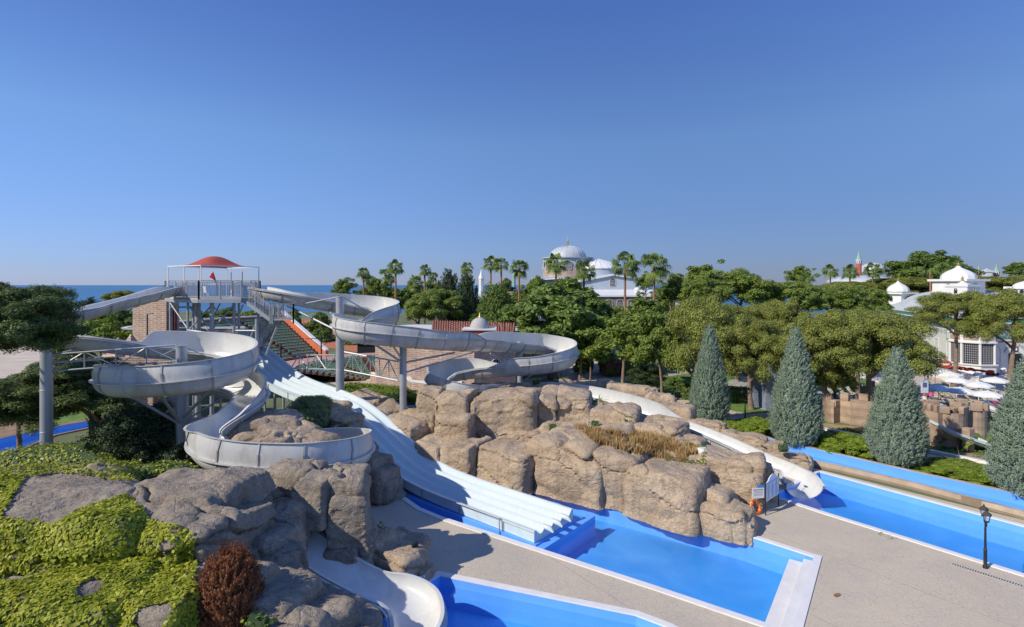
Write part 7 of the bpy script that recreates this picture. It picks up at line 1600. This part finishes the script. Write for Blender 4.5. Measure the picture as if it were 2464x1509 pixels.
# rock stairs
st = thing('rock_stairs', 'small flight of grey stone steps on the end of the rock outcrop', 'stairs', G(1800, 1275, 0), 0)
d_ = Vector((-.95, .22, 0)).normalized()
for k in range(6):
    m = MB(); c = d_ * (.36 * k + .1); m.box((c.x, c.y, .10 * k + .1), (.38, 1.0, .20 * k + .22), math.atan2(d_.y, d_.x)); m.build('step', CONC, st, bevel=.02)
st.location = G(1803, 1240, 0)
t = thing('drain_grate', 'narrow slotted drain along the edge of the right-hand pool', 'drain', G(2380, 1385, 0.012), 0); a_, b_ = G(2290, 1357, 0), G(2470, 1414, 0)
dd = b_ - a_; LL = dd.length; dd.normalize(); t.location = a_ + Vector((0, 0, .006)); t.rotation_euler = (0, 0, math.atan2(dd.y, dd.x))
m = MB(); m.box((LL / 2, 0, 0), (LL, .22, .012)); m.build('frame', CONC, t); m = MB()
for k in range(int(LL / .09)): m.box((k * .09 + .05, 0, .009), (.03, .17, .008))
m.build('slots', BLACK, t)
# pool lights in the bottom pool
for x, y, r_, lb in ((1173, 1449, .15, 'larger round white pool light in the bottom pool'), (1296, 1471, .07, 'small round white inlet in the bottom pool wall')):
    t = thing('pool_light', lb, 'pool light', G(x, y, -.9)); m = MB(); m.lathe((0, 0, 0), [(r_, 0), (r_, .02), (r_ * .7, .03), (r_ * .7, 0)], 16); m.build('rim', WHITE, t); m = MB(); m.lathe((0, 0, 0), [(r_ * .7, .01), (0, .015)], 16); m.build('lens', SIGNW, t); t.rotation_euler = (R(65), 0, .2)
# white fallen tub on the hill
t = thing('overturned_tub', 'white overturned plastic tub on the dry grass slope', 'tub', P(1697, 1098, 33.9), .5); m = MB(); m.add([(-.3, -.2, -.3), (.3, -.2, -.3), (.38, -.25, .35), (-.32, -.25, .45), (-.3, .3, -.2), (.3, .3, -.2), (.38, .4, .45), (-.3, .4, .5)], [(0, 1, 2, 3), (4, 7, 6, 5), (3, 2, 6, 7), (0, 3, 7, 4), (1, 5, 6, 2)]); m.build('shell', WHITE, t, bevel=.04)
# folded parasols near the flume
for x, Y, z, lb in ((1224, 49.5, 0.6, 'folded white shower screen under the far loop of the flume'), (418, 41, 1.2, 'small white panel with orange frame by the left pool')):
    t = thing('a_frame_sign', lb, 'sign', Z(x, Y, z)); m = MB(); m.add([(-.5, 0, 0), (.5, 0, 0), (.28, .2, 1.9), (-.28, .2, 1.9), (-.5, .5, 0), (.5, .5, 0), (.28, .3, 1.9), (-.28, .3, 1.9)], [(0, 1, 2, 3), (5, 4, 7, 6), (3, 2, 6, 7), (0, 3, 7, 4), (1, 5, 6, 2)]); m.build('panel', WHITE, t)
    m = MB(); m.bar((-.62, 0, 0), (-.3, .2, 1.95), .08, .08); m.build('frame', simple('wood_brown', (.30, .14, .06), .7) if x > 1000 else ORANGE, t)

# ------------------------------------------------------------ people
def person(label, p, shirt, legs, hair, pose='stand', rz=0.0, h=1.72, skirt=False):
    t = thing('person', label, 'person', p, rz); s = h / 1.72
    J = {'pel': (0, 0, .95), 'chest': (0, 0, 1.28), 'neck': (0, 0, 1.47), 'head': (0, .01, 1.56), 'top': (0, .01, 1.70), 'shL': (-.18, 0, 1.42), 'shR': (.18, 0, 1.42), 'elL': (-.24, .02, 1.14), 'elR': (.24, .02, 1.14), 'waL': (-.25, -.08, .88), 'waR': (.25, -.08, .88), 'haL': (-.25, -.11, .78), 'haR': (.25, -.11, .78),
         'hiL': (-.09, 0, .9), 'hiR': (.09, 0, .9), 'knL': (-.10, -.03, .5), 'knR': (.11, .02, .5), 'anL': (-.11, .06, .08), 'anR': (.12, .10, .08), 'toL': (-.12, -.10, .03), 'toR': (.14, -.06, .03)}
    if pose == 'bend':
        J.update(chest=(0, -.28, 1.12), neck=(0, -.45, 1.14), head=(0, -.55, 1.12), top=(0, -.67, 1.06), shL=(-.18, -.40, 1.14), shR=(.18, -.40, 1.14), elL=(-.2, -.5, .86), elR=(.2, -.5, .86), waL=(-.15, -.55, .64), waR=(.15, -.55, .64), haL=(-.13, -.58, .55), haR=(.13, -.58, .55))
    if pose == 'sit':
        J.update({k: (J[k][0], J[k][1], J[k][2] - .45) for k in J if k not in ('knL', 'knR', 'anL', 'anR', 'toL', 'toR')}); J.update(knL=(-.12, -.42, .48), knR=(.12, -.42, .48), anL=(-.12, -.42, .08), anR=(.12, -.42, .08), toL=(-.12, -.58, .03), toR=(.12, -.58, .03))
    E_ = [('pel', 'chest', .13, .145), ('chest', 'neck', .145, .055), ('neck', 'head', .055, .09), ('head', 'top', .09, .06), ('chest', 'shL', .11, .06), ('chest', 'shR', .11, .06), ('shL', 'elL', .055, .042), ('shR', 'elR', .055, .042), ('elL', 'waL', .042, .03), ('elR', 'waR', .042, .03), ('waL', 'haL', .034, .02), ('waR', 'haR', .034, .02), ('pel', 'hiL', .12, .09), ('pel', 'hiR', .12, .09), ('hiL', 'knL', .088, .058), ('hiR', 'knR', .088, .058), ('knL', 'anL', .056, .036), ('knR', 'anR', .056, .036), ('anL', 'toL', .04, .03), ('anR', 'toR', .04, .03)]
    def skin(edges, name, mat, grow=0.0, parent=t):
        mb = MB()
        for a, b, r0, r1 in edges:
            A, B_ = Vector(J[a]) * s, Vector(J[b]) * s; pts = [A.lerp(B_, k / 4) for k in range(5)]; mb.tube(pts, [((r0 + (r1 - r0) * k / 4) + grow) * s for k in range(5)], 10)
            mb.lathe(tuple(B_), [(0, -(r1 + grow) * s)] + [((r1 + grow) * s * math.cos(q), (r1 + grow) * s * math.sin(q)) for q in (-.8, 0, .8)] + [(0, (r1 + grow) * s)], 10)
        o = bpy.data.objects.new('tmp', mb.mesh('tmp', mat)); COL.objects.link(o); md = o.modifiers.new('r', 'REMESH'); md.mode = 'VOXEL'; md.voxel_size = .02 * s
        me = bpy.data.meshes.new_from_object(o.evaluated_get(bpy.context.evaluated_depsgraph_get())); bpy.data.objects.remove(o, do_unlink=True)
        me.polygons.foreach_set('use_smooth', [True] * len(me.polygons)); q = bpy.data.objects.new(name, me); link(q, parent); return q
    body = skin(E_, 'body', SKIN)
    if shirt: skin(E_[0:2][:1] + [('chest', 'neck', .145, .075)] + E_[4:8], 'shirt', shirt, .018, body)
    if legs: skin(E_[12:18] + [('pel', 'hiL', .125, .1)], 'trousers', legs, .016, body)
    hd = Vector(J['head']) * s; tp = Vector(J['top']) * s; c = hd.lerp(tp, .55); m = MB(); m.lathe(tuple(c + Vector((0, .015, .0))), [(.105 * s * math.cos(q), .11 * s * math.sin(q)) for q in [-.25 + k * .3 for k in range(6)]] + [(0, .11 * s)], 12); m.build('hair', hair, body, smooth=True)
    fd = (Vector((0, -1, 0)) if pose != 'bend' else Vector((0, -.3, -1)).normalized()); m = MB(); m.tube([c + fd * .085 * s + Vector((0, 0, -.01)), c + fd * .115 * s + Vector((0, 0, -.03))], [.012, .016], 6); m.build('nose', SKIN, body)
    return t
person('person in white shirt and dark trousers standing at the tree trunk on the lawn', G(1492, 904, 0), WCLOTH, NAVY, HAIR, rz=.6)
person('person bending forward in white shirt with red cap in front of the pavilion door', G(2409, 906, 0), WCLOTH, NAVY, FLAGRED, 'bend', rz=1.2)
person('person in red and white top standing behind the third blue cypress', G(2199, 962, 0), FLAGRED, WCLOTH, HAIR, rz=.3)
person('person wrapped in a pink towel sitting beside the striped lounger', G(2240, 968, 0), PINKC, None, HAIR, 'sit', rz=-.8)
person('child in light clothes beside the shaded loungers left of the second cypress', G(1862, 986, 0), SIGNW, SIGNW, HAIR, h=1.2)

# ------------------------------------------------------------ ivy, grass
def hull(pts):
    def f(x, y):
        inside = np.zeros(len(x), dtype=bool); n = len(pts)
        for i in range(n):
            x1, y1 = pts[i]; x2, y2 = pts[(i + 1) % n]; c = ((y1 > y) != (y2 > y)) & (x < (x2 - x1) * (y - y1) / (y2 - y1 + 1e-9) + x1); inside ^= c
        return inside
    return f
def ivy_region(polys, thr=-.2, seed=0, sc=1.1):
    hs = [hull(p) for p in polys]
    def pred(x, y, c, fn):
        m = np.zeros(len(x), dtype=bool)
        for h_ in hs: m |= h_(x, y)
        return m & (fbm(c * sc, 3, seed) > thr)
    return pred
reg_a = [(-400, 1160), (60, 1150), (0, 1250), (130, 1262), (200, 1225), (300, 1190), (330, 1215), (355, 1250), (420, 1265), (470, 1290), (470, 1345), (450, 1400), (300, 1430), (-400, 1440)]
scatter('ivy', 'thick yellow-green ivy hanging over the left grey rock', V1, T1, ivy_region([reg_a], -.95, 5), 470, .12, L_IVY, 31, 'ivy', aspect=1.0)
scatter('ivy', 'green ivy running over the front of the cracked dark rock', V2, T2, ivy_region([reg_a], -.6, 6), 400, .115, L_IVY, 32, 'ivy', aspect=1.0)
scatter('ivy', 'bright ivy carpet on the bottom left rock shelf', V6, T6, ivy_region([[(-400, 1300), (470, 1300), (475, 1700), (-400, 1700)]], -.62, 7, .9), 560, .105, L_IVY, 33, 'ivy', aspect=1.0)
scatter('ivy', 'strip of yellow-green ivy on top edge of the left rocks', V1, T1, ivy_region([[(-400, 1100), (480, 1100), (480, 1143), (300, 1160), (150, 1140), (60, 1150), (-400, 1190)]], -.6, 8), 240, .10, L_IVY, 34, 'ivy', aspect=1.0)
def creeper(name, label, pts, seed, dens=170, size=.11, mat=L_IVY, hmax=.8, cat='creeper'):
    """mound of creeper along a polyline: pts = (point, radius)"""
    rng = np.random.default_rng(seed); Cs = []; Ns = []; core = MB()
    for i in range(len(pts) - 1):
        (a, ra), (b, rb_) = pts[i], pts[i + 1]; a, b = np.array(a), np.array(b); n = int(np.linalg.norm(b - a) * (ra + rb_) * dens)
        u = rng.random(n)[:, None]; c = a * (1 - u) + b * u; rr = ra * (1 - u) + rb_ * u; e = unit(rng.normal(size=(n, 3))); e[:, 2] = np.abs(e[:, 2]); q = c + e * rr * np.array([1, 1, hmax]) * (.72 + .28 * rng.random(n)[:, None] + .22 * fbm(c * 1.2 + e, 3, seed)[:, None]); Cs.append(q); Ns.append(unit(e + rng.normal(size=(n, 3)) * .5 + [0, 0, .4]))
    C = np.vstack(Cs); V, Fc = leaf_quads(C, np.vstack(Ns), size, rng, 1.0); t = thing(name, label, cat, tuple(pts[0][0])); o = bpy.data.objects.new('foliage', np_mesh('foliage', V - np.array(pts[0][0]), Fc, mat)); link(o, t)
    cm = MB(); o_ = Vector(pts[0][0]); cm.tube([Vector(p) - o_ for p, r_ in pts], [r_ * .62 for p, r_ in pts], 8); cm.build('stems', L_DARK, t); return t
creeper('creeper', 'yellow-green creeper bank behind the left foreground rocks', [(P(-60, 1128, 24), 1.0), (P(80, 1112, 23.5), 1.0), (P(170, 1110, 23.2), .95), (P(240, 1128, 22.6), .75), (P(280, 1150, 22), .6)], 51)
creeper('creeper', 'yellow-green creeper between the dark bush and the cracked rock', [(P(285, 1140, 23.5), .7), (P(360, 1142, 23.4), .75), (P(440, 1136, 23.8), .7), (P(480, 1150, 23.8), .45)], 52)
creeper('creeper', 'leafy green creeper at the foot of the first column', [(P(60, 1100, 28.5), .9), (P(130, 1095, 28.5), .9), (P(210, 1085, 29), .8)], 53, mat=L_BROAD)
creeper('creeper', 'ivy wrapped round the forked trunk of the lower pine', [(Z(222, 36.4, 0), .9), (Z(232, 36.4, 2.4), .7), (Z(228, 36.6, 4.2), .5)], 54, mat=L_DARK, hmax=1)
creeper('creeper', 'green creeper over the low bank right of the second column', [(Z(380, 37, 1.2), .9), (Z(430, 38, 1.6), .8)], 55, mat=L_SHRUB)
scatter('ivy', 'dark green ivy cap on the boulder left of the aqua slide', Viv, Tiv, ivy_region([[(690, 930), (800, 930), (790, 1040), (690, 1040)]], -.6, 9), 300, .09, L_BROAD, 35, 'ivy')
creeper('creeper', 'light green tuft at the foot of the boulders beside the aqua slide', [(P(818, 1030, 36), .5), (P(838, 1032, 36), .45)], 56, size=.09)
creeper('bush', 'dark green bush on the paving beside the blocky boulders', [(G(880, 1300, .3), .8), (G(900, 1310, .7), .9), (G(925, 1318, .3), .6)], 57, mat=L_BROAD, size=.12, hmax=1.1, cat='bush')
creeper('creeper', 'small green weeds at the foot of the rusty bush', [(P(600, 1495, 15.5), .35), (P(640, 1500, 15.5), .3)], 58, mat=L_SHRUB)
# vegetation on the island
def tuft(label, x, y, Y, r_, mat, seed, name='shrub'): creeper(name, label, [(P(x - 8, y, Y), r_), (P(x + 8, y, Y), r_ * .9)], seed, mat=mat, size=.09, cat='shrub')
tuft('round green shrub on the cliff top below the yucca', 1510, 1016, 39.4, .55, L_SHRUB, 61); tuft('small green shrub in the notch of the cliff', 1330, 1030, 38.6, .5, L_BROAD, 62); tuft('green shrub below the vine on the cliff', 1432, 1022, 38.9, .5, L_BROAD, 63)
tuft('little green tuft left of the yucca', 1424, 978, 41.6, .4, L_SHRUB, 64); tuft('green tuft hanging over the river edge by the second cypress', 1885, 1078, 37.6, .5, L_BROAD, 65); tuft('pair of light green tufts behind the cliff top', 1290, 922, 49.0, .5, L_SHRUB, 66)
def dry_pred(x, y, c, fn): return hull([(1385, 1030), (1450, 1040), (1560, 1050), (1660, 1075), (1690, 1100), (1640, 1112), (1540, 1095), (1440, 1070)])(x, y) & (fn[:, 2] > .35) & (fbm(c * .9, 3, 17) > -.22)
scatter('dry_grass', 'golden dry grass on the slope of the rock outcrop', Vi, Ti, dry_pred, 260, .42, L_DRY, 71, 'dry grass', quad=False, jitter=.35, up=1.3, thick=.05, lift=0)
scatter('weeds', 'sparse green weeds among the dry grass', Vi, Ti, lambda x, y, c, fn: hull([(1500, 1050), (1700, 1070), (1700, 1120), (1600, 1110)])(x, y) & (fbm(c * 1.5, 3, 3) > .15), 120, .10, L_SHRUB, 72, 'weeds')
# bougainvillea / cover on the terrace bed
def ground_scatter(name, label, poly, dens, size, mat, seed, z=.0, h=.15, quad=True, thr=-.2, cat='ground cover'):
    rng = np.random.default_rng(seed); xs = [p[0] for p in poly]; ys = [p[1] for p in poly]; A = (max(xs) - min(xs)) * (max(ys) - min(ys)); n = int(A * dens); x = rng.uniform(min(xs), max(xs), n); y = rng.uniform(min(ys), max(ys), n); k = hull(poly)(x, y); x, y = x[k], y[k]
    p = np.stack([x, y, np.full(len(x), z)], 1); k = fbm(p * .6, 3, seed) > thr; p = p[k]; p[:, 2] += rng.random(len(p)) * h; nn = unit(np.array([[0, 0, 1.0]]) + rng.normal(size=(len(p), 3)) * .6)
    V, Fc = leaf_quads(p, nn, size, rng, 1.3) if quad else leaf_tris(p, nn, size, size * .2, rng); o = bpy.data.objects.new(name, np_mesh(name, V, Fc, mat)); link(o); return tag(o, label, cat, None, 'stuff')
ground_scatter('ground_cover', 'low yellow-green cover in the bed below the castle wall', gp([(1960, 1055), (1960, 1020), (2100, 1030), (2190, 1060), (2190, 1080), (2100, 1057)]), 110, .12, L_SHRUB, 81, thr=-.1)
ground_scatter('ground_cover', 'low plants in the bed under the kiddie slide', gp([(2215, 1084), (2230, 1065), (2400, 1085), (2450, 1125), (2397, 1118)]), 90, .12, L_SHRUB, 82, thr=0)
ground_scatter('grass', 'short lawn grass beside the garden path', gp([(1380, 1000), (1440, 870), (1380, 830), (1700, 810), (2000, 850), (2000, 1000), (1850, 1045), (1740, 1008), (1600, 925), (1480, 925)]), 22, .14, L_LIGHT, 83, quad=False, h=.02, thr=-9, cat='grass')
ground_scatter('grass', 'grass strip behind the river wall at left', gp([(85, 1030), (230, 1005), (330, 990), (330, 950), (190, 955), (150, 990)]), 40, .12, L_LIGHT, 84, quad=False, h=.02, thr=-.3, cat='grass')
# tennis fence
t = thing('court_fence', 'green wire fence with posts around the tennis court', 'fence', Z(700, 150, 0)); 
for x in range(640, 800, 18): c = Z(x, 150, 0) - Vector(t.location); m = MB(); m.bar((c.x, 0, 0), (c.x, 0, 3.4), .1, .1); m.build('fence_post', GREENF, t)
for z_ in (.2, 3.4): m = MB(); a_, b_ = Z(640, 150, 0) - Vector(t.location), Z(798, 150, 0) - Vector(t.location); m.bar((a_.x, 0, z_), (b_.x, 0, z_), .07, .07); m.build('fence_rail', GREENF, t)
t = thing('court_floodlight', 'black T-shaped floodlight mast between the seats and the column', 'lamp', Z(773, 78, 0)); m = MB(); m.tube([(0, 0, 0), (0, 0, zy(806, 78))], .1, 8); m.build('mast', BLACK, t); m = MB(); m.bar((-2.2, 0, zy(815, 78)), (2.2, 0, zy(815, 78)), .09, .09); m.bar((-1.6, .0, zy(815, 78)), (0, 0, zy(835, 78)), .06, .06); m.bar((1.6, .0, zy(815, 78)), (0, 0, zy(835, 78)), .06, .06); m.build('crossarm', BLACK, t)
t = thing('stage_light_mast', 'black mast with crossarm in front of the green seats', 'lamp', Z(676, 62, 0)); m = MB(); m.tube([(0, 0, 0), (0, 0, zy(828, 62))], .09, 8); m.build('mast', BLACK, t); m = MB(); m.bar((-2.0, .8, zy(836, 62)), (2.6, -.6, zy(842, 62)), .08, .08); m.build('crossarm', BLACK, t)
t = thing('airliner', 'tiny white airliner above the far towers', 'aeroplane', P(2325, 646, 2500)); m = MB(); m.tube([(-18, 0, 0), (-14, 0, .5), (16, 0, 1), (18, 0, 1.6)], [.6, 2, 2, .4], 8); m.build('fuselage', WHITE, t); m = MB(); m.add([(0, 0, 0), (6, 0, 0), (12, 16, 1), (8, 16, 1), (12, -16, 1), (8, -16, 1)], [(0, 1, 2, 3), (0, 5, 4, 1)]); m.build('wings', WHITE, t); m = MB(); m.add([(12, 0, 1), (17, 0, 1), (19, 0, 7), (17, 0, 7)], [(0, 1, 2, 3)]); m.build('tail_fin', WHITE, t)

# small things on the paving
plant_bunch('weed', 'small green weed growing in the paving beside the right-hand pool', G(2134, 1287, 0.0), 26, .22, .02, L_SHRUB, 91, .9, cat='weed', el=(.1, .9))
t = thing('dead_leaf', 'single curled brown leaf lying on the pale paving', 'leaf', G(2014, 1433, 0.01), .4); m = MB(); m.grid([[(-.16, -.06, .02), (-.05, -.09, .0), (.08, -.07, .02), (.17, -.02, .05)], [(-.17, 0, .0), (-.05, 0, .01), (.08, 0, .0), (.19, .0, .03)], [(-.13, .06, .04), (-.04, .09, .02), (.07, .08, .04), (.16, .03, .06)]]); m.build('blade', simple('dead_leaf_brown', (.22, .10, .04), .8), t, smooth=True)
for x, y, Y, rz, lb in ((1806, 1264, 27.75, .9, 'small white plate on the right end of the rock outcrop by the main pool'), (1016, 1389, 23.2, .7, 'small white plate on the low tan rocks by the bottom pool')):
    t = thing('depth_plate', lb, 'sign', P(x, y, Y), rz); m = MB(); m.box((0, 0, 0), (.26, .02, .12)); m.build('panel', WHITE, t); m = MB(); m.box((0, -.012, 0), (.16, .006, .05)); m.build('printed_text', INK, t)
